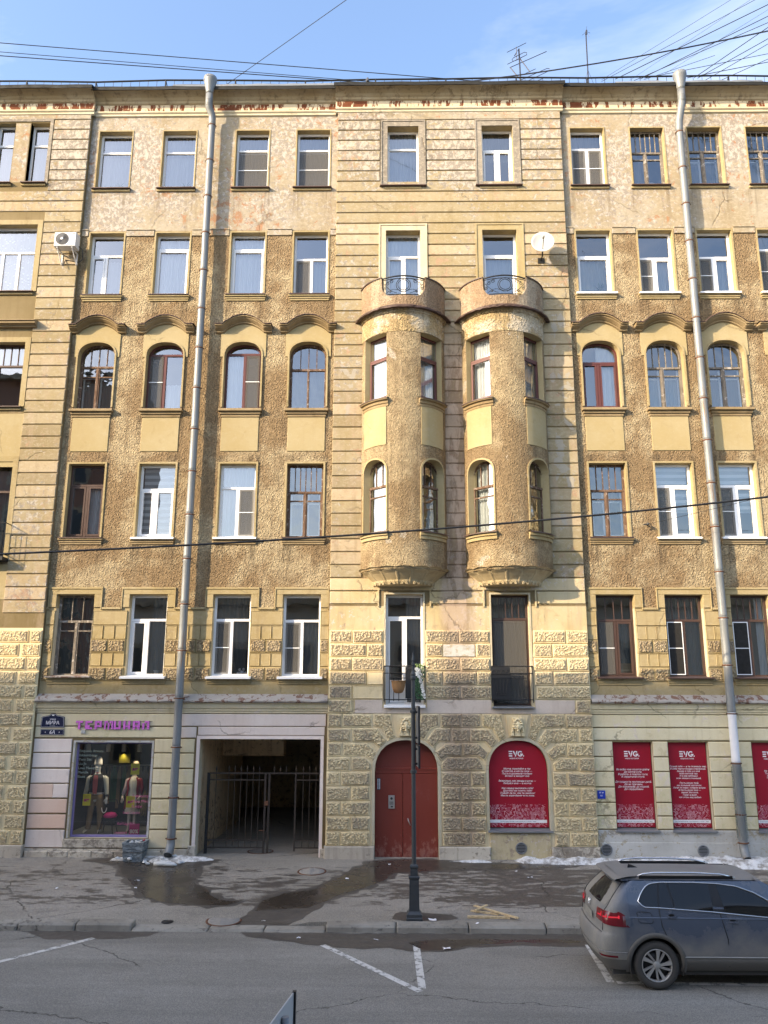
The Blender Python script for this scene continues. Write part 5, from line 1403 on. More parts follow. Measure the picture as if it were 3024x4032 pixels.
# small first floor balcony railings across the french windows
def french_rail(cx, decor):
    m = MB(); Y = CY-.045; z0, z1 = 4.46, 5.36; w = .56
    for z, r_ in ((z1,.016),(z1-.19,.012),(z0,.014)): m.tube([(cx-w,Y,z),(cx+w,Y,z)], r_, 5); [m.tube([(cx+s*w,Y,z),(cx+s*w,CY+.02,z)], r_, 5) for s in (-1,1)]
    for x in (-w, -.42, .42, w): m.tube([(cx+x,Y,z0-.08),(cx+x,Y,z1)], .013, 5)
    for x in [-.30,-.16,.20,.30]: m.tube([(cx+x,Y,z0-.04),(cx+x,Y,z1-.32)], .010, 4)
    m.tube([(cx-.42,Y,z1-.32),(cx+.42,Y,z1-.32)], .010, 4)
    if decor:
        x0, x1 = cx-.58, cx-.06
        m.box(x0, x1, Y-.015, Y-.01, z0+.02, z1-.02)
        for i in range(4):
            xx = x0+.065+.13*i; m.tube([(xx+.055*cos(a),Y-.02,z1-.20+.10*sin(a)) for a in [PI*j/8 for j in range(9)]], .009, 4)
        for u, v_ in ((.05,.14),(.16,.19),(.26,.26),(.36,.33),(.46,.38)): m.tube([(x0+u,Y-.02,z1-.33),(x0+v_,Y-.02,z0+.12)], .011, 4)
        for z in (z1-.22, z1-.33, z0+.13, z0+.19): m.tube([(x0+(.12 if z < 5 else 0),Y-.02,z),(x1-(.12 if z < 5 else 0),Y-.02,z)], .011, 4)
    else:
        m.box(cx+.02, cx+.36, Y-.012, Y-.006, z0+.03, z1-.02)
        for i in range(2): m.tube([(cx+.11+.16*i+.07*cos(a),Y-.02,z1-.20+.12*sin(a)) for a in [PI*j/8 for j in range(9)]], .009, 4)
    m.build('balcony_railing', M['iron'], bld)
french_rail(.21, False); french_rail(3.17, True)
m = MB(); Y = CY-.35
for z in (8.45, 9.35): m.tube([(-13.2,Y,z),(-11.15,Y,z)], .016, 5); m.tube([(-11.15,Y,z),(-11.15,CY,z)], .016, 5)
for i in range(14): m.tube([(-13.2+2.05*i/13,Y,8.4),(-13.2+2.05*i/13,Y,9.35)], .010, 4)
m.box(-13.2,-11.15,Y,CY,8.28,8.38); m.build('balcony_railing', M['iron'], bld)

# ------------------------------------------------------------------ door, passage, shop room
dr = MB(); Yd = CY+.24
ol = outline(.25, 1.70, 2.55, 3.39, .84, n=20); dr.prism(ol, Yd+.06, Yd+.12)
dr.bbox(-.60, 1.10, Yd-.01, Yd+.12, 2.50, 2.66, .012); dr.bbox(-.60, 1.10, Yd-.03, Yd+.1, 2.60, 2.64, .006)
door = part('door', dr, M['door'])
for a, b in ((-.595,.148),(.156,1.095)):
    m = MB(); m.bbox(a, b, Yd, Yd+.08, .375, 2.50, .008); m.build('door_leaf', M['door'], door)
m = MB(); m.bbox(-.60, 1.10, Yd-.02, Yd+.1, .30, .374, .01); m.build('threshold', M['plinth'], door)
m = MB(); m.bbox(-.235,-.065, Yd-.025, Yd, 1.60, 1.94, .006); ic = m.build('intercom', M['alu'], door)
m = MB()
m.lathe([(.035,0),(.03,.012)], (0,0,0), 14); m.xform(Matrix.Translation((-.15,Yd-.026,1.86)) @ Matrix.Rotation(PI/2, 4, 'X'))
for i in range(4):
    for j in range(3): m.box(-.20+.036*j, -.176+.036*j, Yd-.03, Yd-.025, 1.70+.022*i, 1.714+.022*i)
m.box(-.17,-.11,Yd-.029,Yd-.025,1.63,1.67); m.build('keypad', M['dark_plastic'], door)
m = MB(); m.bbox(-.54,-.45, Yd-.012, Yd, 2.08, 2.38, .003); bp = m.build('flat_number_plate', M['navy'], door)
m = MB()
for i in range(8): m.box(-.53, -.505, Yd-.014, Yd-.0122, 2.10+.034*i, 2.122+.034*i); m.box(-.485, -.46, Yd-.014, Yd-.0122, 2.10+.034*i, 2.122+.034*i)
m.build('plate_lettering', M['print_white'], door)
m = MB(); m.tube([(.29,Yd-.05,1.35),(.31,Yd-.06,1.28),(.36,Yd-.045,1.18)], .014, 6); m.tube([(.29,Yd,1.35),(.29,Yd-.05,1.35)], .012, 5); m.build('handle', M['alu'], door)
# passage behind the gate
pm = MB(); a, b = -5.38, -2.08
pm.quad((a-.02,.30,.3),(a-.02,6.5,.3),(a-.02,6.5,3.6),(a-.02,.30,3.6)); pm.quad((b+.02,.30,.3),(b+.02,9.5,.3),(b+.02,9.5,3.6),(b+.02,.30,3.6))
pm.quad((a-.02,6.5,.3),(-8.5,6.5,.3),(-8.5,6.5,3.6),(a-.02,6.5,3.6)); pm.quad((-8.5,9.5,.3),(b+.02,9.5,.3),(b+.02,9.5,3.6),(-8.5,9.5,3.6))
pm.quad((-8.5,6.5,.3),(-8.5,9.5,.3),(-8.5,9.5,3.6),(-8.5,6.5,3.6))
pm.box(a, -3.5, 3.0, 3.5, 2.75, 3.6)
part('passage_wall', pm, M['passage'])
pm = MB(); pm.quad((-8.5,.30,3.44),(b+.02,.30,3.44),(b+.02,9.5,3.6),(-8.5,9.5,3.6)); part('passage_ceiling', pm, M['lilac'])
# shop display room
SZ = .80
pm = MB(); pm.quad((-9.2,2.4,SZ),(-6.3,2.4,SZ),(-6.3,2.4,3.7),(-9.2,2.4,3.7)); pm.quad((-9.2,.3,SZ),(-9.2,2.4,SZ),(-9.2,2.4,3.7),(-9.2,.3,3.7)); pm.quad((-6.3,.3,SZ),(-6.3,2.4,SZ),(-6.3,2.4,3.7),(-6.3,.3,3.7)); pm.quad((-9.2,.3,3.5),(-6.3,.3,3.5),(-6.3,2.4,3.5),(-9.2,2.4,3.5))
part('shop_wall', pm, M['shopwall'])
pm = MB(); pm.quad((-9.2,.3,SZ),(-6.3,.3,SZ),(-6.3,2.4,SZ),(-9.2,2.4,SZ)); part('shop_floor', pm, M['shopfloor'])
m = MB(); x0, x1, z0, z1 = -8.80, -6.69, .84, 3.30
for a, b, c_, d in ((x0,x1,z0,z0+.06),(x0,x1,z1-.04,z1),(x0,x0+.05,z0+.06,z1-.04),(x1-.05,x1,z0+.06,z1-.04)): m.bbox(a, b, .13, .20, c_, d, .005)
sw = part('shop_window', m, M['lilac_frame'])
m = MB(); m.flat([(x0+.05,z0+.06),(x1-.05,z0+.06),(x1-.05,z1-.04),(x0+.05,z1-.04)], .165); m.build('pane', M['glass_shop'], sw)
# poster windows: dark frame and sill, the film itself is a thing of its own
for cx, w, z0, z1, rise in PW + [AWIN[:1] + (1.60, 1.10, 3.39, .80)]:
    Y = 0 if cx > 5 else CY; ol = outline(cx, w, z0, z1, rise, n=20); f = MB(); f.prism(ol, Y+.14, Y+.2)
    wf = f.build('window', M['brown_pvc'], bld)
    q = MB(); q.add([(cx-w/2-.06,Y-.10,z0-.05),(cx+w/2+.06,Y-.10,z0-.05),(cx+w/2+.06,Y-.10,z0-.015),(cx-w/2-.06,Y-.10,z0-.015),(cx-w/2,Y+.14,z0+.03),(cx+w/2,Y+.14,z0+.03)], [(0,1,2,3),(3,2,5,4)])
    q.build('sill', M['grey_metal'], wf)
# round ventilation grilles in the plinth
for cx, cz, Y in ((3.26, .66, CY-.03), (5.52, .62, -.055), (9.10 - 1.05, .60, -.055)):
    m = MB(); m.lathe([(.145,0),(.15,.02),(.12,.028),(.118,.006)], (0,0,0), 24, caps=False); m.lathe([(.001,.005),(.12,.005)], (0,0,0), 24, 1, caps=False); m.xform(Matrix.Translation((cx,Y-.002,cz)) @ Matrix.Rotation(PI/2, 4, 'X')); 
    for i in range(6):
        z = cz-.09+.036*i; w = math.sqrt(max(.118**2-(z-cz)**2, .0004)); m.box(cx-w, cx+w, Y-.026, Y-.012, z-.010, z+.006)
    m.build('vent_grille', [M['grey_metal'], M['carblack']], bld)
# ------------------------------------------------------------------ the house across the street (behind the viewer: shades the lower floors, shows in the panes)
for nm, lb, xa, xb, OH, wl in (('street_house', 'low pale house across the street, seen only mirrored in the windows', -17.5, 34, 11.2, 'opppale'), ('street_house', 'tall red brown house across the street, seen only mirrored in the windows', -78, -17.6, 25.0, 'oppwall')):
    opp = thing(nm, lb, 'building', ((xa+xb)/2, -23.5, 0))
    m = MB(); m.box(xa, xb, -34, -23.5, 0, OH-1.6); m.build('wall', M[wl], opp)
    m = MB(); m.box(xa-.0, xb+.2, -34, -23.0, OH-1.6, OH-1.2); m.build('cornice', M['cream'], opp)
    m = MB(); m.add([(xa,-23.2,OH-1.2),(xb,-23.2,OH-1.2),(xb,-27,OH),(xa,-27,OH),(xb,-34,OH),(xa,-34,OH)], [(0,1,2,3),(3,2,4,5)]); m.build('roof', M['dark_metal'], opp)
    for fl in range(5 if OH > 20 else 2):
        for i in range(4 if OH > 20 else 10):
            x = (-29 if OH > 20 else -15.2) + 3.2*i; z = 1.0 + 4.0*fl
            m = MB(); m.bbox(x-.85, x+.85, -23.56, -23.42, z-.15, z+2.55, .0); m.v = [(a, -46.98-b, c) for a, b, c in m.v]
            w = m.build('window', M['cream'], opp, key='oppwin'); q = MB(); q.quad((x+.6,-23.40,z),(x-.6,-23.40,z),(x-.6,-23.40,z+2.2),(x+.6,-23.40,z+2.2)); q.build('pane', M['opppane'], w, key='opppane')

# ------------------------------------------------------------------ drainpipes
def drainpipe(px, label, grp, ztop, elbow, zend, white, meshed, lean):
    Y = -.28; R_ = .112
    t = thing('drainpipe', label, 'drainpipe', (px, Y, zend), grp)
    fx, fy = px + lean, Y - .17
    m = MB(); m.lathe([(.205,ztop+.10),(.215,ztop+.10),(.215,ztop),(.20,ztop-.04),(.125,ztop-.42),(.118,ztop-.52)], (fx,fy,0), 20); m.build('funnel', M['zinc'], t)
    m = MB(); m.tube([(fx,fy,ztop-.50),(fx,fy,ztop-.85),(fx-lean*.1,fy+.02,ztop-1.0),(px+lean*.1,Y-.02,elbow+.25),(px,Y,elbow),(px,Y,elbow-.2)], [.118,.118,.122,.116,.116,.112], 16)
    for i in range(5): z = ztop-.74-.05*i; m.tube([(fx,fy,z-.012),(fx,fy,z),(fx,fy,z+.012)], [.12,.128,.12], 16, cap=False)
    m.build('elbow', M['zinc'], t)
    z = elbow - .15; zs_ = []
    while z > zend + .6: zs_.append(z); z -= 1.285
    zs_.append(zend+.42)
    for i, (a, b) in enumerate(zip(zs_, zs_[1:])):
        mt = M['pipe_white'] if white and white[0] < (a+b)/2 < white[1] else M['zinc']
        m = MB(); d = rnd.uniform(-.006, .006)
        m.tube([(px+d,Y,a+.03),(px+d,Y,a-.06),(px+d,Y,a-.10),(px,Y,(a+b)/2),(px,Y,b+.14),(px,Y,b+.10),(px,Y,b-.02)], [R_+.004,R_+.004,R_-.004,R_-.002,R_-.002,R_+.003,R_-.006], 16); m.build('pipe_section', mt, t)
    for a in zs_:
        m = MB(); m.tube([(px,Y,a-.018),(px,Y,a+.018)], R_+.012, 16); m.tube([(px-R_-.035,Y,a),(px-R_,Y,a)], .018, 5); m.tube([(px+R_,Y,a),(px+R_+.04,Y,a)], .018, 5); m.tube([(px,Y+R_,a),(px,.0,a)], .012, 4)
        m.build('strap', M['rust'], t)
    m = MB(); za = zend+.42
    m.tube([(px,Y,za+.04),(px,Y,za-.10),(px,Y-.02,za-.18),(px-.01,Y-.10,za-.30),(px-.01,Y-.20,za-.38)], [R_,R_,R_+.005,R_,R_-.002], 16, cap=False); m.build('outlet', M['zinc'], t)
    m = MB(); m.tube([(px-.01,Y-.185,za-.37),(px-.01,Y-.186,za-.371)], R_-.01, 16); m.build('outlet_mouth', M['dark_plastic'], t)
    if meshed:
        m = MB(); z0, z1 = meshed; n = 12; h = .115; k = int((z1-z0)/h)
        for sg in (-1, 1):
            for j in range(n):
                m.tube([(px+(R_+.022)*cos(sg*PI*i/n + 2*PI*j/n), Y+(R_+.022)*sin(sg*PI*i/n+2*PI*j/n), z0+(z1-z0)*i/k) for i in range(k+1)], .0045, 3, cap=False)
        m.build('wire_mesh_sleeve', M['mesh_wire'], t)
    return t
drainpipe(-5.955, 'galvanised drainpipe between the shop window and the gate passage', 'galvanised drainpipes', 24.02, 22.62, .46, None, None, -.09)
drainpipe(9.03, 'galvanised drainpipe with white lower section and wire mesh sleeve behind the parked car', 'galvanised drainpipes', 24.05, 22.25, .42, (2.6, 4.0), (.95, 2.75), .10)

# ------------------------------------------------------------------ air conditioner, satellite dish
t = thing('air_conditioner', 'white outdoor air conditioner unit bracketed to the banded wall on the left', 'air conditioner', (-10.19, -.3, 18.0))
x0, x1, z0, z1, yf = -10.53, -9.86, 18.0, 18.475, -.63
m = MB(); m.bbox(x0, x1, yf, -.33, z0, z1, .015); m.build('casing', M['ac_white'], t)
m = MB(); cx, cz, r_ = x0+.245, z0+.245, .19
m.lathe([(.0,-.002),(r_,-.002),(r_+.008,.008)], (0,0,0), 28); m.xform(Matrix.Translation((cx,yf-.004,cz)) @ Matrix.Rotation(PI/2, 4, 'X')); fan = m.build('fan_grille', M['dark_plastic'], t)
m = MB()
for i in range(28):
    a = 2*PI*i/28; m.tube([(cx+.05*cos(a),yf-.013,cz+.05*sin(a)),(cx+.13*cos(a+.15),yf-.016,cz+.13*sin(a+.15)),(cx+.18*cos(a+.35),yf-.013,cz+.18*sin(a+.35))], .0035, 3, cap=False)
m.build('grille_rib', M['grey_metal'], fan)
m = MB(); m.lathe([(.0,.012),(.044,.012),(.044,.0)][::-1], (0,0,0), 16); m.xform(Matrix.Translation((cx,yf-.006,cz)) @ Matrix.Rotation(PI/2, 4, 'X')); m.build('fan_hub', M['ac_white'], t)
m = MB(); m.flat([(x1-.075+.055*cos(2*PI*i/18), z1-.055+.018*sin(2*PI*i/18)+.008*cos(2*PI*i/18)) for i in range(18)], yf-.002); m.build('emblem', M['grey_metal'], t)
for x in (x0+.09, x1-.12):
    m = MB(); m.box(x-.02,x+.02,-.60,CY,17.965,17.998); m.box(x-.02,x+.02,-.17,CY,17.62,17.965); m.tube([(x,-.56,17.97),(x,-.17,17.64)], .018, 4); m.build('bracket', M['ac_white'], t)
m = MB(); m.tube([(x1-.02,-.38,18.15),(x1+.10,-.30,18.05),(x1+.08,-.18,17.8),(x1-.05,-.15,17.72),(x0+.2,-.16,17.8),(x0+.18,-.25,17.55)], .016, 5); m.build('hose', M['dark_plastic'], t)
t = thing('satellite_dish', 'pale grey satellite dish on the banded wall beside the right bay', 'satellite dish', (4.46, CY, 17.68))
m = MB(); prof = [(.001,.0),(.12,.010),(.22,.034),(.31,.068),(.385,.105),(.39,.100),(.385,.092),(.31,.058),(.22,.026),(.001,-.006)]
m.lathe(prof, (0,0,0), 30); nrm = Vector((-.12,-1,.22)).normalized()
m.xform(Matrix.Translation((4.47,-.50,18.06)) @ nrm.to_track_quat('Z', 'Y').to_matrix().to_4x4() @ Matrix.Diagonal((.90,1.0,1,1))); m.build('reflector', M['dish'], t)
m = MB(); m.tube([(4.46,-.50,17.70),(4.45,-.62,17.85),(4.42,-.95,18.02)], .014, 5); m.build('feed_arm', M['iron'], t)
m = MB(); m.tube([(4.42,-.90,18.0),(4.41,-1.0,18.06)], .035, 8); m.build('feed_horn', M['dish'], t)
m = MB(); m.box(4.37,4.56,CY-.05,CY,17.60,17.78); m.tube([(4.46,CY-.03,17.69),(4.47,-.40,17.72),(4.47,-.47,18.0)], .022, 6); m.build('wall_bracket', M['iron'], t)

# ------------------------------------------------------------------ street plates and shop sign
t = thing('street_name_plate', 'navy enamel street name plate with curved top above the shop window', 'street sign', (-9.465, 0, 3.69))
x0, x1, z0, z1 = -9.79, -9.136, 3.69, 3.98; Y = -.055
pl = [(x0+.01,z0),(x1-.01,z0),(x1,z0+.03),(x1-.02,z1-.05),(x1,z1-.03)]
k = 10; pl += [(x1-.03 - (x1-x0-.06)*i/k, z1 + .045*sin(PI*i/k) + (.035 if 3 < i < 7 else 0)) for i in range(k+1)] + [(x0,z1-.03),(x0+.02,z1-.05),(x0,z0+.03)]
m = MB(); m.prism(pl, Y, -.029); m.build('plate', M['navy'], t)
m = MB(); b0, b1 = inset(pl, .014), inset(pl, .020)
for i in range(len(b0)): j = (i+1) % len(b0); m.quad(*[(p[0],Y-.001,p[1]) for p in (b0[i],b0[j],b1[j],b1[i])])
text_mb('улица', .058, m, -9.465, Y-.0015, 3.895, bold=.0012); text_mb('МИРА', .128, m, -9.465, Y-.0015, 3.775, bold=.002); text_mb('ULITSA MIRA', .024, m, -9.465, Y-.0015, 3.728)
m.box(-9.495,-9.435,Y-.002,Y-.001,4.003,4.03); m.build('lettering', M['print_white'], t)
t = thing('house_number_plate', 'small navy house number plate reading 6A below the street name plate', 'house number', (-9.455, 0, 3.5))
m = MB(); pl = rect(-9.776, -9.133, 3.495, 3.645); m.prism(pl, Y, -.029); m.build('plate', M['navy'], t)
m = MB(); text_mb('6А', .135, m, -9.455, Y-.0015, 3.524, bold=.002, shear=.12); text_mb('4', .05, m, -9.645, Y-.0015, 3.55, bold=.001); text_mb('8', .05, m, -9.26, Y-.0015, 3.55, bold=.001)
b0, b1 = inset(pl, .010), inset(pl, .014)
for i in range(4): j = (i+1) % 4; m.quad(*[(p[0],Y-.001,p[1]) for p in (b0[i],b0[j],b1[j],b1[i])])
m.build('lettering', M['print_white'], t)
t = thing('shop_sign', 'pink tiled pixel letter shop sign on two dark rails above the shop window', 'shop sign', (-7.8, -.02, 3.66))
GL = {'Т': ["####","#.#.",".#..",".#.."], 'Е': ["###","#..","##.","###"], 'Р': ["###","#.#","###","#.."], 'М': ["##.##","#.#.#","#.#.#","#.#.#"], 'И': ["#.#","#.#","#.#","###"], 'Н': ["#.#","#.#","###","#.#"], 'А': ["###","#.#","###","#.#"], 'Л': [".##","#.#","#.#","#.#"]}
GL['Т'] = ["###",".#.",".#.",".#."]
xl = -8.82; pit = .0565
for ch in 'ТЕРМИНАЛ':
    g_ = GL[ch]; wd = len(g_[0]); wcell = .20/wd if wd > 3 else .066
    wcell = .066 if wd == 3 else .050
    m = MB()
    for i, rw in enumerate(g_):
        for j, cc in enumerate(rw):
            if cc == '#':
                ax, az = xl + wcell*j, 3.872 - pit*i
                m.box(ax+.0025, ax+wcell-.0025, -.070, -.062, az-pit+.003, az-.002, 0); m.box(ax+.001, ax+wcell-.001, -.062, -.045, az-pit+.001, az-.001, 1)
    m.build('letter', [M['pink'], M['violet']], t)
    xl += .262
for z in (3.70, 3.865): m = MB(); m.box(-8.83, -6.72, -.040, -.030, z-.004, z+.004); m.build('rail', M['violet'], t)
m = MB(); m.bbox(-8.66,-8.55,-.07,-.028,3.53,3.63,.006); m.tube([(-8.62,-.05,3.62),(-8.70,-.05,3.68),(-8.74,-.06,3.72)], .006, 4); m.build('junction_box', M['dish'], t)
t = thing('blue_plaque', 'small bright blue enamel plaque on the wall left of the red posters', 'plaque', (5.47, 0, 1.90))
m = MB(); m.bbox(5.36,5.57,-.05,-.02,1.89,2.10,.004); m.build('plate', M['blue_plate'], t)
m = MB(); text_mb('ПГ 24', .045, m, 5.465, -.052, 2.03, bold=.001); text_mb('8,5', .05, m, 5.465, -.052, 1.955, bold=.001); m.build('lettering', M['print_white'], t)

# ------------------------------------------------------------------ things in the shop window
def skin(name, pts, edges, mat, parent, lev=2, root=0):
    me = bpy.data.meshes.new(name); me.from_pydata([p[:3] for p in pts], edges, [])
    o = bpy.data.objects.new(name, me); C.objects.link(o)
    md = o.modifiers.new('skin', 'SKIN'); md.use_smooth_shade = True
    sv = me.skin_vertices[0].data
    for i, p in enumerate(pts):
        r_ = p[3]; sv[i].radius = (r_, p[4] if len(p) > 4 else r_)
        sv[i].use_root = (i == root)
    sb = o.modifiers.new('sub', 'SUBSURF'); sb.levels = lev; sb.render_levels = lev
    dg = bpy.context.evaluated_depsgraph_get(); ev = o.evaluated_get(dg); mm = bpy.data.meshes.new_from_object(ev)
    mb = MB(); mb.v = [tuple(v.co) for v in mm.vertices]; mb.f = [tuple(p.vertices) for p in mm.polygons]; mb.m = [0]*len(mb.f); mb.s = [True]*len(mb.f)
    bpy.data.objects.remove(o)
    return mb.build(name, mat, parent)
def loft(m, secs, n=18, mi=0):
    m.grid([[(cx+rx*cos(2*PI*j/n), cy+ry*sin(2*PI*j/n), z) for j in range(n)] for cx, cy, z, rx, ry in secs], mi, wrap=True)
    for e in (secs[0], secs[-1]):
        b = len(m.v); m.v.append((e[0], e[1], e[2])); k0 = b - n if e is secs[-1] else b - n*len(secs) - (1 if e is secs[-1] else 0)
    return m
def hand(m, x, y, z, s):
    m.tube([(x,y,z+.02),(x+.004*s,y-.005,z-.035),(x+.006*s,y-.01,z-.085)], [.026,.036,.034], 8)
    for i, L_ in enumerate((.070,.082,.078,.060)):
        px_ = x - .026 + .018*i; m.tube([(px_,y-.012,z-.08),(px_,y-.022,z-.08-L_*.55),(px_+.003,y-.012,z-.08-L_)], [.0095,.009,.006], 5)
    m.tube([(x+.026*s,y-.015,z-.02),(x+.052*s,y-.03,z-.055),(x+.050*s,y-.035,z-.095)], [.013,.011,.008], 5)
FZ = SZ
def mannequin(x, y, k, male, label):
    t = thing('mannequin', label, 'mannequin', (x, y, FZ), 'shop window mannequins')
    def p(a, b, c): return (x+a*k, y+b*k, FZ+c*k)
    if male:
        pts = [p(0,0,.98)+(.13*k,.10*k), p(0,0,1.18)+(.13*k,.09*k), p(0,0,1.38)+(.15*k,.10*k), p(0,.0,1.48)+(.075*k,.07*k), p(0,-.01,1.56)+(.055*k,.055*k), p(0,-.02,1.66)+(.082*k,.095*k), p(0,-.02,1.77)+(.080*k,.095*k), p(0,-.01,1.84)+(.05*k,.06*k)]
        ed = [(i,i+1) for i in range(7)]
        for s in (-1, 1):
            b = len(pts); pts += [p(s*.20,0,1.40)+(.06*k,.06*k), p(s*.25,0,1.16)+(.045*k,.045*k), p(s*.29,-.04,.93)+(.03*k,.03*k), p(s*.295,-.05,.88)+(.024*k,.03*k)]
            ed += [(2,b),(b,b+1),(b+1,b+2),(b+2,b+3)]
            b = len(pts); pts += [p(s*.10,0,.86)+(.085*k,.085*k), p(s*.13,0,.50)+(.058*k,.058*k), p(s*.15+(-.05 if s < 0 else 0),.02,.10)+(.036*k,.036*k), p(s*.16-.09*(s<0),-.12,.035)+(.035*k,.03*k)]
            ed += [(0,b),(b,b+1),(b+1,b+2),(b+2,b+3)]
        skin('body', pts, ed, M['manq'], t)
        for s in (-1, 1): m = MB(); hand(m, x+s*.297*k, y-.05*k, FZ+.89*k, -s); m.build('hand', M['manq'], t)
        m = MB(); loft(m, [(x,y,FZ+z*k,rx*k,ry*k) for z, rx, ry in ((.97,.175,.125),(.985,.19,.135),(1.04,.19,.135),(1.10,.20,.14),(1.3,.215,.145),(1.42,.20,.13),(1.485,.11,.085),(1.50,.08,.07))], 24)
        j = m.build('jacket', M['jacket'], t)
        m = MB(); P = [[(x+u*k, y-(.150+.006*(1-abs(u)/.07))*k*(1 if z > 1.0 else .95)*f, FZ+z*k) for u in (-w,-w/2,0,w/2,w)] for z, w, f in ((.99,.05,.93),(1.1,.06,.98),(1.3,.07,1.02),(1.42,.06,.94),(1.47,.045,.82))]
        m.grid(P); m.build('sweater', M['coral'], t)
        m = MB(); m.lathe([(.062*k,1.45*k),(.064*k,1.54*k),(.058*k,1.55*k)], (x,y-.008*k,FZ), 14); m.build('sweater_collar', M['coral'], t)
        for s in (-1, 1):
            m = MB(); m.tube([p(s*.17,0,1.42),p(s*.215,0,1.38),p(s*.255,0,1.17),p(s*.285,-.03,1.0),p(s*.29,-.04,.955)], [.06*k,.078*k,.062*k,.052*k,.045*k], 12); sl = m.build('sleeve', M['sleeve'], j)
            for q_ in (.95,.975): m = MB(); m.tube([p(s*.291,-.04,q_-.006),p(s*.291,-.04,q_+.006)], .049*k, 12); m.build('cuff_stripe', M['jacket'], j)
            m = MB(); m.tube([p(s*.095,-.02,.99),p(s*.105,-.005,.84),p(s*.13,0,.50),p(s*.145-.02*(s<0),.02,.14),p(s*.145-.02*(s<0),.02,.10)], [.10*k,.098*k,.075*k,.068*k,.066*k], 12); m.build('trouser_leg', M['khaki'], t)
        m = MB(); loft(m, [(x,y,FZ+z*k,rx*k,.115*k) for z, rx in ((.86,.155),(.93,.17),(1.0,.165))], 20); m.build('trousers', M['khaki'], t)
        for z in (1.0, 1.025): m = MB(); m.grid([[(x+.194*k*cos(a), y+.140*k*sin(a), FZ+(z+d)*k) for a in [2*PI*i/24 for i in range(25)]] for d in (-.006,.006)]); m.build('hem_stripe', M['print_white'], j)
        m = MB(); m.lathe([(.098*k,1.725*k),(.102*k,1.73*k),(.102*k,1.78*k),(.098*k,1.79*k),(.096*k,1.85*k),(.075*k,1.92*k),(.03*k,1.95*k),(.004,1.955*k)], (x,y-.015*k,FZ), 18); m.build('knit_hat', M['hat'], t)
        m = MB(); m.tube([p(0,-.105,1.70),p(0,-.128,1.655),p(0,-.112,1.645)], [.010*k,.016*k,.012*k], 6); m.tube([p(-.025,-.108,1.615),p(.025,-.108,1.615)], .007*k, 5); m.build('face', M['manq'], t)
    else:
        pts = [p(0,0,.98)+(.12*k,.09*k), p(0,0,1.14)+(.095*k,.075*k), p(0,-.01,1.32)+(.125*k,.10*k), p(0,0,1.44)+(.055*k,.055*k), p(0,-.01,1.53)+(.042*k,.045*k), p(.01,-.02,1.62)+(.07*k,.085*k), p(.01,-.02,1.73)+(.072*k,.088*k), p(.01,-.01,1.80)+(.045*k,.05*k)]
        ed = [(i,i+1) for i in range(7)]
        for s in (-1, 1):
            b = len(pts); pts += [p(s*.16,0,1.36)+(.045*k,.045*k), p(s*.22,.02,1.14)+(.036*k,.036*k), p(s*.20 if s > 0 else -.26,-.06,.96)+(.026*k,.026*k), p(s*.19 if s > 0 else -.265,-.08,.91)+(.02*k,.026*k)]
            ed += [(2,b),(b,b+1),(b+1,b+2),(b+2,b+3)]
            b = len(pts); pts += [p(s*.085,0,.84)+(.078*k,.078*k), p(s*.07,-.02,.47)+(.048*k,.048*k), p(s*.08,0,.12)+(.03*k,.03*k), p(s*.085,-.11,.03)+(.028*k,.024*k)]
            ed += [(0,b),(b,b+1),(b+1,b+2),(b+2,b+3)]
        skin('body', pts, ed, M['manq_skin'], t)
        for s in (-1, 1): m = MB(); hand(m, p(s*.19 if s > 0 else -.265,-.08,.92)[0], y-.08*k, FZ+.92*k, -s); m.build('hand', M['manq_skin'], t)
        m = MB(); loft(m, [(x,y-.004,FZ+z*k,rx*k,ry*k) for z, rx, ry in ((.50,.20,.16),(.52,.205,.165),(.75,.18,.14),(.95,.15,.115),(1.12,.115,.095),(1.30,.145,.125),(1.40,.11,.085),(1.45,.06,.06))], 22); m.build('dress', M['dress'], t)
        m = MB(); secs = ((.62,.235,.15),(.8,.215,.15),(1.1,.165,.125),(1.32,.185,.135),(1.42,.11,.09))
        P = [[(x+rx*k*sin(a), y-ry*k*cos(a)*.98-.004, FZ+z*k) for a in [rad(38)+rad(284)*i/22 for i in range(23)]] for z, rx, ry in secs]; m.grid(P); m.build('cardigan', M['wine'], t)
        for s in (-1, 1): m = MB(); m.tube([p(s*.13,0,1.37),p(s*.17,0,1.34),p(s*.225,.02,1.14),p(s*.21 if s > 0 else -.255,-.05,.99)], [.05*k,.058*k,.050*k,.045*k], 10); m.build('sleeve', M['wine'] if s > 0 else M['rosy'], t)
        m = MB(); m.lathe([(.005,1.845*k),(.06*k,1.835*k),(.088*k,1.78*k),(.092*k,1.70*k),(.085*k,1.62*k),(.06*k,1.56*k)][::-1], (x+.01*k,y+.012*k,FZ), 14); m.build('hair', M['blond'], t)
        for s in (-1, 1): m = MB(); m.tube([p(s*.085,.02,.035),p(s*.085,-.08,.03),p(s*.085,-.15,.02)], [.034*k,.04*k,.025*k], 8); m.build('shoe', M['khaki'], t)
    return t
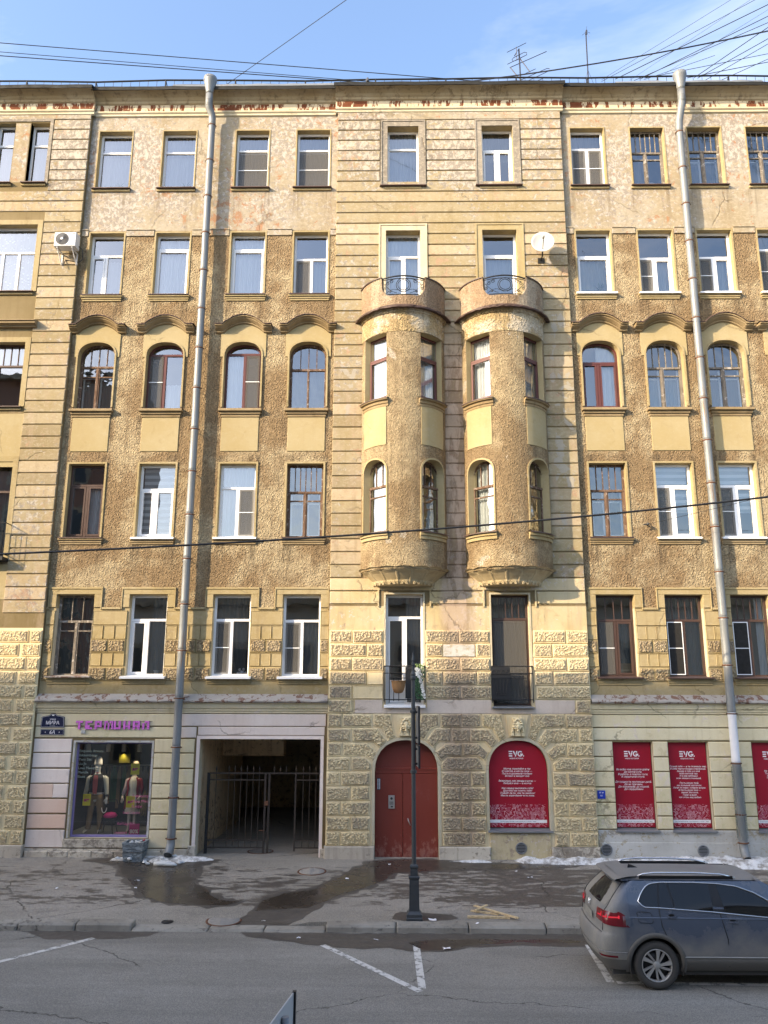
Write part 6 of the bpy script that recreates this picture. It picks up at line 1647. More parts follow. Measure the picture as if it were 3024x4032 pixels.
for nm, cl, ro in (('manq',(0.72,0.74,0.74),.4),('manq_skin',(0.60,0.52,0.46),.4),('jacket',(0.012,0.013,0.018),.8),('coral',(0.50,0.10,0.10),.85),('sleeve',(0.50,0.52,0.48),.7),('khaki',(0.22,0.15,0.08),.85),
                   ('hat',(0.46,0.46,0.44),.9),('dress',(0.66,0.65,0.60),.8),('wine',(0.22,0.015,0.03),.85),('rosy',(0.50,0.38,0.40),.85),('blond',(0.50,0.42,0.30),.7),('card',(0.72,0.66,0.03),.6),('magenta',(0.55,0.015,0.20),.6),('straw',(0.40,0.32,0.16),.9),('bag_yellow',(0.17,0.15,0.018),.5)):
    M[nm] = simple(nm.replace('manq','mannequin')+'_surface', cl, ro, var=.15, scale=12)
mannequin(-8.46, .95, 1.06, True, 'tall mannequin in grey knit hat, black jacket, coral sweater and khaki trousers')
mannequin(-7.45, 1.05, 1.05, False, 'mannequin in white dress and wine red cardigan in the shop window')
for (x0, x1, z0, z1, y), lb in (((-8.704,-8.488,1.58,1.885,.60), 'yellow sale card hanging beside the mannequin in the black jacket'), ((-7.43,-7.19,2.40,2.70,.62), 'yellow sale card in front of the head of the white dress mannequin'), ((-7.50,-7.265,1.53,1.83,.62), 'yellow sale card at the hip of the white dress mannequin')):
    t = tag(bpy.data.objects.new('sale_card', None), lb, 'sale card', 'yellow sale cards in the shop window'); C.objects.link(t); t.location = ((x0+x1)/2, y, z0); W0[t.name] = Vector(t.location)
    m = MB(); m.box(x0, x1, y, y+.004, z0, z1); m.build('card', M['card'], t)
    m = MB(); text_mb('80%', .10, m, (x0+x1)/2, y-.002, z0+.11, bold=.006, shear=.15); m.build('lettering', M['magenta'], t)
    m = MB()
    for i in range(4): m.box(x0+.04, x1-.04, y-.003, y-.001, z1-.035-.022*i, z1-.030-.022*i)
    m.build('small_print', M['khaki'], t)
t = thing('handbag', 'yellow handbag hanging in the top of the shop window', 'handbag', (-7.72, 1.0, 2.70))
m = MB(); m.add([(-7.88,.93,2.69),(-7.58,.93,2.69),(-7.56,.93,2.93),(-7.90,.93,2.93),(-7.88,1.07,2.69),(-7.58,1.07,2.69),(-7.60,1.05,2.93),(-7.86,1.05,2.93)], [(0,1,2,3),(1,5,6,2),(5,4,7,6),(4,0,3,7),(4,5,1,0)]); m.build('bag_body', M['bag_yellow'], t)
m = MB(); m.tube([(-7.85,1,2.93),(-7.80,1,3.08),(-7.73,1,3.18),(-7.66,1,3.08),(-7.61,1,2.93)], .008, 5); m.build('strap', M['bag_yellow'], t)
t = thing('cafe_chair', 'dark metal cafe chair between the two mannequins', 'chair', (-8.08, 1.0, FZ))
m = MB(); m.lathe([(.0,0),(.20,0),(.21,.012),(.20,.025),(.0,.025)], (-8.08,1.0,1.18), 20); m.build('seat', M['iron'], t)
for sx in (-1,1):
    for sy in (-1,1): m = MB(); m.tube([(-8.08+.13*sx,1.0+.13*sy,1.18),(-8.08+.20*sx,1.0+.19*sy,FZ)], .013, 6); m.build('leg', M['iron'], t)
m = MB(); m.tube([(-8.26,1.16,1.18),(-8.27,1.2,1.5),(-8.2,1.22,1.66),(-7.96,1.22,1.66),(-7.89,1.2,1.5),(-7.90,1.16,1.18)], .013, 6); m.build('backrest', M['iron'], t)
t = thing('handbag', 'magenta bag with white beads lying on the cafe chair', 'handbag', (-8.05, .95, 1.205))
m = MB(); m.lathe([(.01,0),(.17,.02),(.20,.07),(.13,.14),(.03,.16)], (-8.03,.97,1.205), 14); m.build('bag_body', M['magenta'], t)
m = MB(); m.tube([(-8.16+.07*cos(a),.80,1.50+.13*sin(a)) for a in [PI+PI*i/12 for i in range(13)]], .012, 6); m.build('bead_string', M['print_white'], t)
t = thing('dry_grass_bunch', 'hanging bunch of dry straw grass at the right of the shop window', 'dried plant', (-7.05, .75, 1.3)); m = MB()
for i in range(70):
    a = rnd.uniform(0, 2*PI); r_ = rnd.uniform(.02,.14); x = -7.03+r_*cos(a)*.6; m.tube([(-7.03,.75,1.98),(x,.75+r_*.3*sin(a),1.75),(x+rnd.uniform(-.07,.07),.75+r_*.4*sin(a),rnd.uniform(1.28,1.6))], [.004,.010,.004], 3, cap=False)
stuff(m.build('straw', M['straw'], t))
t = thing('discount_sign', 'magenta sale panel with eighty percent lettering low in the shop window', 'sign', (-7.15, .4, FZ))
m = MB(); m.box(-7.30,-7.02,.40,.42,FZ,1.14); m.build('panel', M['magenta'], t); m = MB(); text_mb('80%', .14, m, -7.16, .397, .90, bold=.004); m.build('lettering', M['print_white'], t)
for x, lb in ((-8.77,'leftmost'),(-8.20,'second from left'),(-7.76,'third from left'),(-7.31,'rightmost')):
    t = thing('spotlight', 'white cylinder spotlight in the shop window ceiling, ' + lb, 'spotlight', (x,.9,3.02), 'shop window spotlights'); m = MB(); m.lathe([(.058,0),(.06,.01),(.06,.19),(.05,.20)], (x,.9,3.0), 14); m.tube([(x,.9,3.2),(x,.9,3.5)], .01, 4); m.build('lamp_body', M['ac_white'], t)
    if 'third' not in lb:
        ld = bpy.data.lights.new('shop_fill_light', 'SPOT'); ld.energy = 3.2; ld.color = (1, .93, .82); ld.shadow_soft_size = .04; ld.spot_size = rad(110); ld.spot_blend = .6  # fill light added to brighten the dim shop room
    lo = bpy.data.objects.new('fill_light', ld); C.objects.link(lo); lo.parent = t; lo.location = (0, -.02, -.06); lo.rotation_euler = (rad(-8), 0, 0)
t = thing('window_lettering', 'rows of thin brand lettering stuck on the shop window glass', 'lettering', (-7.75, .16, .95))
m = MB()
for i, s in enumerate(('Emporio Armani','Bikkembergs','Twin Set','Liu Jo','Love Moschino','Marella','Blues')): text_mb(s, .098, m, -8.74+.0*i, .160, 3.03-.112*i, align='LEFT')
m.build('pale_letters', M['letgreen'], t); m = MB()
for s, x, z in (('Seventy',-7.20,1.86),('Elena Miro',-7.20,1.72),('Exte',-7.20,1.59),('Luisa Cerano',-7.42,1.43),('Karl Lagerfeld',-7.55,1.15)): text_mb(s, .105, m, x, .160, z, align='LEFT', wmax=min(.46, .07*len(s)))
text_mb('скидки', .10, m, -7.62, .160, .92, align='LEFT'); m.build('pink_letters', M['letpink'], t)

t = thing('clothes_rack', 'rail of dark hanging clothes at the back of the shop window', 'clothes rack', (-7.8, 1.9, SZ))
m = MB(); m.tube([(-9.0,1.9,2.55),(-6.5,1.9,2.55)], .014, 6)
for x in (-9.0,-6.5): m.tube([(x,1.9,SZ),(x,1.9,2.55)], .014, 6)
m.build('rail', M['alu'], t)
for i in range(16):
    x = -8.92 + .152*i; L_ = rnd.uniform(.75, 1.25); w = rnd.uniform(.05, .10); m = MB()
    m.grid([[(x+w*u*(1 if z < 2.4 else .5), 1.9+.02*sin(i+u*3), z) for u in (-1,-.5,0,.5,1)] for z in (2.52, 2.44, 2.3, 2.0, 2.5-L_)]); m.v = [(a_, b_-.05*abs(a_-x)/w, c_) for a_, b_, c_ in m.v]
    m.build('garment', M[rnd.choice(('jacket','wine','khaki','cur_dark','cur_grey','leaf','jacket','hat'))], t)
# ------------------------------------------------------------------ gate in the passage
t = thing('metal_gate', 'brown iron bar gate with spear points standing in the dark passage', 'gate', (-3.7, .45, .40))
Yg = .45; ZT, ZM, Z2, ZB = 2.466, 2.289, .731, .539
def rail(nm, a, b, z, r_=.02): m = MB(); m.box(a, b, Yg-r_, Yg+r_, z-r_, z+r_); m.build(nm, M['gate'], t)
def spear(x, z0, z1=2.68):
    m = MB(); m.tube([(x,Yg,z0),(x,Yg,z1-.16)], .010, 5); m.tube([(x,Yg,z1-.17),(x,Yg,z1-.11),(x,Yg,z1)], [.009,.024,.002], 4); m.build('bar', M['gate'], t)
m = MB(); m.box(-5.235,-5.165,Yg-.035,Yg+.035,.39,2.48); m.build('post', M['iron'], t)
for x0, x1 in ((-3.651,-3.600),(-3.543,-3.489)): m = MB(); m.box(x0,x1,Yg-.025,Yg+.025,.41,2.47); m.build('post', M['gate'], t)
m = MB(); m.box(-2.813,-2.770,Yg-.022,Yg+.022,.45,2.46); m.build('post', M['gate'], t)
rail('rail',-5.17,-2.10,ZT); rail('rail',-5.17,-3.65,ZM,.016); rail('rail',-5.17,-3.65,Z2,.018); rail('rail',-5.17,-3.65,ZB,.018)
rail('rail',-2.79,-2.10,ZM,.016); rail('rail',-2.79,-2.10,Z2,.016); rail('rail',-2.79,-2.10,ZB,.016)
for x in (-4.991,-4.644,-4.476,-4.309,-4.138,-3.968,-3.80): spear(x, ZB)
for x in (-3.39,-3.22,-3.06,-2.79): spear(x, ZT)
for x in (-2.584,-2.408,-2.233): spear(x, ZB)
m = MB(); m.bbox(-3.64,-3.52,Yg-.05,Yg-.02,1.62,1.74,.006); m.tube([(-3.75,Yg-.04,.98),(-3.60,Yg-.04,.98)], .012, 5); m.build('lock', M['rust'], t)

# ------------------------------------------------------------------ red window posters
def logo(m, x0, x1, z0, z1, y):
    h = z1-z0; w = x1-x0; bt = h*.20; ew = w*.235
    for i in range(3): zc = z0 + (h-bt)*i/2; m.box(x0+(.0 if i != 1 else w*.01), x0+ew, y-.001, y, zc, zc+bt)
    def par(pts): m.flat([(x0+a*w, z0+b*h) for a, b in pts], y)
    par([(.27,1.0),(.355,1.0),(.405,.52),(.375,.22)]); par([(.40,.0),(.46,.0),(.585,1.0),(.51,1.0)])
    cx, cz, r_ = x0+w*.755, z0+h*.5, h*.5; n = 22
    A = [(cx+r_*cos(a), cz+r_*sin(a)) for a in [rad(42)+rad(318)*i/n for i in range(n+1)]]; B = [(cx+(r_-bt)*cos(a), cz+(r_-bt)*sin(a)) for a in [rad(42)+rad(318)*i/n for i in range(n+1)]]
    for i in range(n): m.quad(*[(p[0],y,p[1]) for p in (A[i],A[i+1],B[i+1],B[i])])
    m.box(cx+.0, cx+r_, y-.001, y, cz-bt*.9, cz+bt*.05); m.box(x0+w*.94, x1, y-.001, y, z0, z0+bt*1.1)
def icons(m, x0, x1, z0, z1, y, seed, inside=None):
    """line drawings of tools, doors and windows, tumbled together"""
    r = random.Random(seed)
    def P(pts, c, a, s, mi):
        q = [(c[0]+s*(u*cos(a)-v*sin(a)), c[1]+s*(u*sin(a)+v*cos(a))) for u, v in pts]
        if all(x0 < p[0] < x1 and z0 < p[1] < z1 + .09 for p in q): m.flat(q, y - (.0006 if mi == 1 else .0003), mi)
    def bar(u0, v0, u1, v1, w, c, a, s, mi=0):
        d = Vector((u1-u0, v1-v0)); d.normalize(); n = Vector((-d.y, d.x))*w/2
        P([(u0-n.x,v0-n.y),(u1-n.x,v1-n.y),(u1+n.x,v1+n.y),(u0+n.x,v0+n.y)], c, a, s, mi)
    def box_(u0, v0, u1, v1, w, c, a, s):
        bar(u0,v0,u1,v0,w,c,a,s); bar(u0,v1,u1,v1,w,c,a,s); bar(u0,v0,u0,v1,w,c,a,s); bar(u1,v0,u1,v1,w,c,a,s)
    def ringp(u, v, rr, w, c, a, s):
        for i in range(8): bar(u+rr*cos(PI*i/4), v+rr*sin(PI*i/4), u+rr*cos(PI*(i+1)/4), v+rr*sin(PI*(i+1)/4), w, c, a, s)
    st = .088; z = z0 + .035; row_ = 0
    while z < z1:
        x = x0 + .03 + (st/2 if row_ % 2 else 0)
        while x < x1 - .02:
            c = (x + r.uniform(-.012,.012), z + r.uniform(-.012,.012)); a = r.uniform(-.8,.8); s = r.uniform(.040,.056); k = r.randrange(9)
            if z < z1 - .10 or r.random() < .7:
                if k == 0: box_(-.7,-.9,.7,.9,.16,c,a,s); bar(0,-.9,0,.9,.12,c,a,s); bar(-.7,.3,.7,.3,.12,c,a,s); bar(-.7,-.3,.7,-.3,.12,c,a,s)
                elif k == 1: bar(-1,-.2,.5,-.2,.22,c,a,s); ringp(.8,-.2,.32,.18,c,a,s)
                elif k == 2: ringp(0,0,.7,.2,c,a,s); ringp(0,0,.3,.16,c,a,s)
                elif k == 3: P([(-.6,-.8),(.6,-.8),(.75,.7),(-.75,.7)],c,a,s,1); box_(-.62,-.8,.62,.7,.14,c,a,s)
                elif k == 4: bar(0,-1,0,.6,.26,c,a,s); bar(-.55,.7,.55,.7,.42,c,a,s)
                elif k == 5: bar(-.5,-1,.0,1,.16,c,a,s); bar(.5,-1,.0,1,.16,c,a,s); bar(-.3,-.3,.3,-.3,.14,c,a,s); bar(-.18,.3,.18,.3,.14,c,a,s)
                elif k == 6: P([(-.9,-.35),(.9,-.35),(.9,.35),(-.9,.35)],c,a,s,1); bar(-.9,0,.9,0,.12,c,a,s); box_(-.9,-.35,.9,.35,.13,c,a,s)
                elif k == 7: P([(-.3,-.9),(.3,-.9),(.35,.2),(-.35,.2)],c,a,s,1); ringp(0,.5,.36,.18,c,a,s)
                else: ringp(0,.25,.5,.16,c,a,s); box_(-.5,-.9,.5,.25,.15,c,a,s); bar(0,-.9,0,.7,.12,c,a,s); bar(-.5,-.3,.5,-.3,.1,c,a,s)
            for _ in range(2):
                dc = (c[0]+r.uniform(-.05,.05), c[1]+r.uniform(.03,.05)); P([(.14*cos(PI*i/3),.14*sin(PI*i/3)) for i in range(6)], dc, 0, s, 0)
            x += st
        z += .082; row_ += 1
def poster(ol, cx, w, Yp, lines, z_first, dz, gaps, label, seed, size=.060, lw=None, align='CENTER', xtext=None):
    zb = 1.155; t = thing('window_poster', label, 'poster', (cx, Yp, 1.1), 'crimson posters filling the ground floor windows')
    m = MB(); m.prism([p for p in ol], Yp, Yp+.008); m.build('film', M['poster'], t)
    m = MB(); logo(m, cx-.205, cx+.205, 2.963, 3.108, Yp-.002); m.build('logo', M['print_white'], t)
    m = MB(); text_mb('НОВАЯ ИСТОРИЯ', .045, m, cx, Yp-.002, 2.897, wmax=.365, bold=.0008)
    z = z_first
    for i, s in enumerate(lines):
        if s: text_mb(s, size, m, xtext if xtext is not None else cx, Yp-.002, z-.018, shear=.22, bold=.0006, align=align)
        z -= dz if s else dz*gaps
    m.build('lettering', M['print_white'], t)
    m = MB(); icons(m, cx-w/2+.015, cx+w/2-.015, zb, 1.74, Yp-.001, seed); stuff(m.build('printed_drawings', [M['print_pink'], M['print_rose']], t))
    m = MB(); m.box(cx-w/2+.012, cx+w/2-.012, Yp-.0035, Yp-.0025, 1.268, 1.345); m.build('white_strip', M['print_white'], t)
    m = MB(); text_mb('Капитальный ремонт и реставрация в старом фонде.', .036, m, cx, Yp-.0045, 1.293, wmax=w*.62 if w > 1.2 else w*.88); m.build('strip_lettering', M['print_black'], t)
ol = outline(3.26, 1.56, 1.155, 3.37, .78, n=24)
poster(ol, 3.235, 1.54, CY+.125, ['Молчи, скрывайся и таи','И чувства, и мечты свои —','Пусть в душевной глубине','Встают и заходят оне','','Безмолвно, как звезды в ночи, —','Любуйся ими — и молчи.','','Как сердцу высказать себя?','Другому как понять тебя?','Поймёт ли он, чем ты живёшь?','Мысль изречённая есть ложь.'], 2.645, .0625, 1.0, 'arched crimson poster with white poem filling the arched window beside the red door', 21, size=.062)
poster(rect(5.87,6.90,1.155,3.335), 6.385, 1.02, .125, ['Во всём мне хочется дойти','До самой сути.','В работе, в поисках пути,','В сердечной смуте.','','До сущности протекших дней,','До их причины,','До оснований, до корней,','До сердцевины.'], 2.625, .0625, 1.1, 'crimson poster with an eight line poem, between the blue plaque and the next poster', 22, size=.066)
poster(rect(7.365,8.395,1.155,3.335), 7.88, 1.02, .125, ['Познай себя — и ты познаешь мир,','В себе таится бездна откровений.','Звезда в тебе, и в ней','твой светлый пир,','И в ней забвенье','всех земных сомнений.','','Пусть разум твой,','как вольный светлячок,','Летит по миру, собирая искры.','И пусть душа твоя —','живая, без оков,','Горит и ищет,','как огонь над зыбью.'], 2.71, .0610, 1.0, 'crimson poster with a long thirteen line poem, left of the meshed drainpipe', 23, size=.058)
poster(rect(9.615,10.645,1.155,3.335), 10.13, 1.02, .125, ['Не объясняй,','Ты чувствуй','Есть в ко','Чего слов','','Ты то','Как к ру','И мир не','В оконно'], 2.60, .0625, 1.0, 'crimson poster right of the meshed drainpipe, cut by the picture edge', 24, size=.064)

# ------------------------------------------------------------------ lamp post
t = thing('lamp_post', 'slim dark grey ornamental post with pointed finial on the pavement before the red door', 'post', (.349, -4.95, .137))
def sq(m, prof, n=4, c=(.349,-4.95,0), a0=PI/4): m.lathe(prof, c, n, smooth=False, a0=a0); return m
k2 = math.sqrt(2)
sq(MB(), [(.165*k2,.125),(.165*k2,.175),(.150*k2,.19),(.150*k2,.245),(.125*k2,.275),(.105*k2,.30)]).build('base', M['post'], t)
sq(MB(), [(.104*k2,.298),(.096*k2,.90),(.108*k2,.915),(.115*k2,.945),(.100*k2,.962)]).build('pedestal', M['post'], t)
m = MB(); m.bbox(.285,.413,-5.052,-5.044,.36,.86,.003); m.build('access_door', M['post'], t)
sq(MB(), [(.076*k2,.960),(.072*k2,1.10),(.084*k2,1.115),(.086*k2,1.15),(.066*k2,1.17),(.050*k2,1.185)]).build('socket', M['post'], t)
sq(MB(), [(.047,1.18),(.042,4.92)], 12, a0=0).build('shaft', M['post'], t)
for z in (2.97, 4.207): sq(MB(), [(.050,z),(.070,z+.012),(.070,z+.055),(.050,z+.07)], 12, a0=0).build('collar', M['post'], t)
sq(MB(), [(.052,4.90),(.066,4.93),(.068,4.96),(.056,4.985),(.060,5.03),(.032,5.09),(.030,5.20),(.040,5.225),(.038,5.262),(.026,5.275),(.024,5.30),(.036,5.315),(.034,5.34),(.018,5.43),(.003,5.505)], 12, a0=0).build('finial', M['post'], t)
# signs clamped to the post, seen from their edge
def edge_sign(nm, label, z0, z1, face):
    t = thing(nm, label, 'road sign', (.46, -4.95, z0)); ang = rad(3.2)
    def R(m): m.xform(Matrix.Translation((.447,-4.95,0)) @ Matrix.Rotation(ang, 4, 'Z')); return m
    m = MB(); m.box(-.012,.0,-.33,.33,z0,z1); R(m).build('panel_back', M['grey_metal'], t)
    m = MB(); m.box(.0,.012,-.335,.335,z0-.004,z1+.004); R(m).build('panel_face', M[face], t)
    m = MB()
    for a, b, c, d in ((-.345,-.33,z0-.01,z1+.01),(.33,.345,z0-.01,z1+.01)): m.box(-.022,.022,a,b,c,d)
    m.box(-.022,.022,-.33,.33,z1+.004,z1+.016); R(m).build('rim', M['iron'], t)
    m = MB()
    for z in (z0+.15*(z1-z0), z1-.15*(z1-z0)): m.box(.375,.45,-4.97,-4.93,z-.02,z+.02)
    m.build('clamp', M['iron'], t)
edge_sign('road_sign', 'tall dark road sign seen edge on, upper of the two on the grey post', 3.58, 4.34, 'blue_plate')
edge_sign('road_sign', 'short road plate seen edge on, lower of the two on the grey post', 3.10, 3.53, 'print_white')
# plate near the viewer whose corner rises into the bottom of the picture
t = thing('road_sign', 'near road sign plate seen edge on at the bottom of the picture', 'road sign', (-.78, -16.3, 0))
m = MB(); a, b = Vector((-.789,-16.06,0)), Vector((-.885,-16.75,0)); d = (b-a).normalized(); nn = Vector((-d.y, d.x, 0))*-.010
def vs2(p, z): return (p.x, p.y, z)
m.add([vs2(a,1.75),vs2(b,1.75),vs2(b,2.4),vs2(a,2.4),vs2(a-nn,1.75),vs2(b-nn,1.75),vs2(b-nn,2.4),vs2(a-nn,2.4)], [(0,1,2,3),(4,7,6,5),(0,3,7,4),(1,5,6,2),(3,2,6,7),(0,4,5,1)]); m.build('plate', M['sign_back'], t)
m = MB(); m.box(-.792,-.766,-16.075,-16.035,1.74,2.405); m.build('rim', M['iron'], t)
m = MB(); m.tube([(-.80,-16.4,0),(-.80,-16.4,2.35)], .028, 10); m.build('pole', M['grey_metal'], t)

# ------------------------------------------------------------------ things on the pavement
def cover(x, y, r_, label, mat='castiron', dz=0):
    z = (walk_z(y, x) if y > -5.2 and y < 0 else .388 if y >= 0 else 0) + dz
    t = thing('manhole_cover', label, 'manhole cover', (x, y, z), 'manhole covers')
    tilt = Matrix.Translation((x,y,z)) @ Matrix.Rotation(math.atan(.05) if y < 0 else 0, 4, 'X')
    m = MB(); m.lathe([(r_,0.001),(r_,.010),(r_*.90,.012),(r_*.885,.004)], (0,0,0), 32); m.xform(tilt); m.build('rim', M['rust'] if r_ > .2 else M['iron'], t)
    m = MB(); m.lathe([(.001,.009),(r_*.87,.009),(r_*.875,.004)], (0,0,0), 32)
    if r_ > .2:
        for i in range(7):
            v = -.75+.25*i; wv = math.sqrt(max(0,.80**2-v*v))*r_
            if wv > .03: m.tube([(-wv+2*wv*j/10, v*r_+.02*sin(j*1.3), .011) for j in range(11)], .012, 4)
    m.xform(tilt); m.build('lid', M[mat], t)
cover(-3.55, -4.90, .37, 'large pale round manhole cover with wavy ribs near the kerb', 'lid_pale'); cover(-2.11, -1.41, .36, 'round manhole cover with a damp patch before the gate passage', 'lid_pale')
cover(-4.69, -4.98, .12, 'small dark round cover by the lowered kerb', 'iron'); cover(-3.75, .75, .36, 'round manhole cover on the ground under the gate')
for i, (a, b, w, h, z, lb) in enumerate((((1.44,-4.88),(2.30,-4.92),.075,.04,0,'raw pine board lying nearest the kerb'), ((1.64,-4.26),(2.45,-5.06),.065,.025,.041,'raw pine board lying slantwise across the others'), ((1.55,-4.46),(2.10,-4.70),.06,.03,0,'short raw pine board at the back of the pile'), ((1.62,-4.66),(1.90,-4.30),.05,.02,.067,'small wooden batten on top of the boards'))):
    t = thing('plank', lb, 'plank', (a[0], a[1], walk_z(a[1])), 'loose boards on the pavement'); A, B = Vector((*a,walk_z(a[1])+z+.004)), Vector((*b,walk_z(b[1])+z+.004)); d = (B-A).normalized(); n_ = Vector((-d.y,d.x,0)).normalized()*w/2; u = Vector((0,0,h))
    m = MB(); v = [A-n_,B-n_,B+n_,A+n_]; v += [p+u for p in v]; m.add(v, [(0,1,5,4),(1,2,6,5),(2,3,7,6),(3,0,4,7),(4,5,6,7),(3,2,1,0)]); m.build('board', M['plank'], t)
t = thing('concrete_planter', 'blue grey cast concrete planter box standing under the shop window', 'planter', (-6.86, -.36, .36))
def frus(z0, z1, h0, h1, cx=-6.86, cy=-.36): return MB().add([(cx-h0,cy-h0,z0),(cx+h0,cy-h0,z0),(cx+h0,cy+h0,z0),(cx-h0,cy+h0,z0),(cx-h1,cy-h1,z1),(cx+h1,cy-h1,z1),(cx+h1,cy+h1,z1),(cx-h1,cy+h1,z1)], [(0,1,5,4),(1,2,6,5),(2,3,7,6),(3,0,4,7),(3,2,1,0)])
frus(.355,.575,.225,.255).add([], []).build('pedestal', M['planter'], t)
m = frus(.59,.83,.245,.275); h0, h1 = .275, .225; cx, cy = -6.86, -.36
m.add([(cx-h0,cy-h0,.83),(cx+h0,cy-h0,.83),(cx+h0,cy+h0,.83),(cx-h0,cy+h0,.83),(cx-h1,cy-h1,.83),(cx+h1,cy-h1,.83),(cx+h1,cy+h1,.83),(cx-h1,cy+h1,.83),(cx-h1,cy-h1,.75),(cx+h1,cy-h1,.75),(cx+h1,cy+h1,.75),(cx-h1,cy+h1,.75)], [(0,1,5,4),(1,2,6,5),(2,3,7,6),(3,0,4,7),(4,5,9,8),(5,6,10,9),(6,7,11,10),(7,4,8,11),(8,9,10,11)]); m.build('trough', M['planter'], t)
m = MB()
for i in range(26):
    x, y = cx+rnd.uniform(-.19,.19), cy+rnd.uniform(-.19,.19); r_ = rnd.uniform(.018,.045); m.lathe([(.004,0),(r_,.012),(r_*.8,.035),(.004,.05)], (x,y,.76+rnd.uniform(0,.04)), 6, mi=rnd.choice((0,0,0,1,2)))
stuff(m.build('litter', [M['snow_clean'], M['poster'], M['plinth']], t))
def heap(name, poly, h, label, seed, step=.075):
    r = random.Random(seed); xs = [p[0] for p in poly]; ys = [p[1] for p in poly]
    def inside(x, y):
        c = False; n = len(poly)
        for i in range(n):
            a, b = poly[i], poly[i-1]
            if (a[1] > y) != (b[1] > y) and x < (b[0]-a[0])*(y-a[1])/(b[1]-a[1])+a[0]: c = not c
        return c
    def dist(x, y):
        d = 9
        for i in range(len(poly)):
            a, b = Vector(poly[i]), Vector(poly[i-1]); p = Vector((x,y)); t_ = max(0,min(1,(p-a).dot(b-a)/max((b-a).length_squared,1e-9))); d = min(d,(a+(b-a)*t_-p).length)
        return d
    from mathutils import noise as mn
    nx, ny = int((max(xs)-min(xs))/step)+2, int((max(ys)-min(ys))/step)+2
    m = MB(); P = []
    for j in range(ny):
        rw = []
        for i in range(nx):
            x, y = min(xs)+i*step+r.uniform(-.02,.02), min(ys)+j*step+r.uniform(-.02,.02)
            if inside(x, y): e = min(1, dist(x,y)/.28); nz = mn.noise(Vector((x*3.1,y*3.1,seed)))*.5+mn.noise(Vector((x*9,y*9,seed)))*.3; z = h*e**.5*(.75+.7*nz)+.022*e
            else: z = -.03
            rw.append((x,y,(walk_z(y) if y < 0 else .385)+z))
        P.append(rw)
    m.grid(P); o = m.build(name, M['snow']); stuff(o, label); return o
heap('snow_heap', [(-7.60,-.42),(-7.2,-.12),(-6.9,-.06),(-5.6,-.06),(-5.0,-.10),(-4.75,-.38),(-5.3,-.55),(-5.9,-.66),(-6.4,-.62),(-6.5,-.42),(-7.0,-.42),(-7.15,-.52)], .10, 'low heap of dirty snow around the planter', 2)
heap('snow_heap', [(1.3,-.38),(1.9,-.22),(2.4,-.24),(2.45,-.48),(1.9,-.52)], .06, 'thin strip of dirty snow beside the red door', 3)
heap('snow_heap', [(3.05,-.20),(5.3,-.22),(7.2,-.08),(9.0,-.06),(12.5,-.06),(12.5,-1.1),(10.4,-1.05),(8.7,-1.0),(7.4,-.72),(5.6,-.62),(4.2,-.66),(3.2,-.5)], .17, 'long bank of old snow at the wall behind the car', 4)
for i in range(16):
    x, y = rnd.uniform(-7.4,-4.8), rnd.uniform(-.95,-.3); s = rnd.uniform(.03,.085)
    if -7.2 < x < -6.5 and y > -.5: continue
    m = MB(); m.lathe([(.01,0),(s,.01),(s*.95,s*.5),(s*.4,s*.75),(.005,s*.8)], (0,0,0), 6, smooth=False); m.v = [(a*rnd.uniform(.8,1.3), b*rnd.uniform(.7,1.1), c*rnd.uniform(.8,1.2)) for a, b, c in m.v]
    m.xform(Matrix.Translation((x,y,walk_z(y)+.02+.05*(y > -.65))) @ Matrix.Rotation(rnd.uniform(0,3), 4, 'Z')); tag(m.build('ice_chunk', M['snow_clean']), 'small lump of white ice on or beside the snow at the planter', 'ice chunk', 'ice lumps by the planter')
m = MB(); m.tube([(-6.18,-.93,walk_z(-.93)+.05),(-6.02,-.95,walk_z(-.95)+.055),(-5.66,-1.0,walk_z(-1.0)+.05),(-5.58,-1.02,walk_z(-1)+.04)], [.05,.065,.055,.02], 7); tag(m.build('ice_chunk', M['snow_clean']), 'long white bar of ice lying in the puddle before the planter', 'ice chunk')
for i, (x, y) in enumerate(((.72,-5.06),(-6.16,-2.35),(-6.0,-2.95),(-1.9,-5.86),(.92,-6.48),(-.4,-5.95),(2.95,-1.35),(-.2,-.75),(-2.7,-5.2),(3.2,-1.9),(-7.8,-3.0),(1.6,-5.3),(-1.2,-2.1))):
    z = walk_z(y) if y > -5.15 else (.13 if y > -5.46 else 0); s = .075 if i in (0, 4) else rnd.uniform(.025,.05); m = MB()
    m.grid([[(x+s*(u-1)+rnd.uniform(-.3,.3)*s, y+s*.7*(v-1), z+.008+rnd.uniform(0,.03)) for u in range(3)] for v in range(3)], smooth=False); tag(m.build('paper_scrap', M['print_white']), 'small white scrap of litter on the ground', 'litter', 'white scraps on pavement and road')

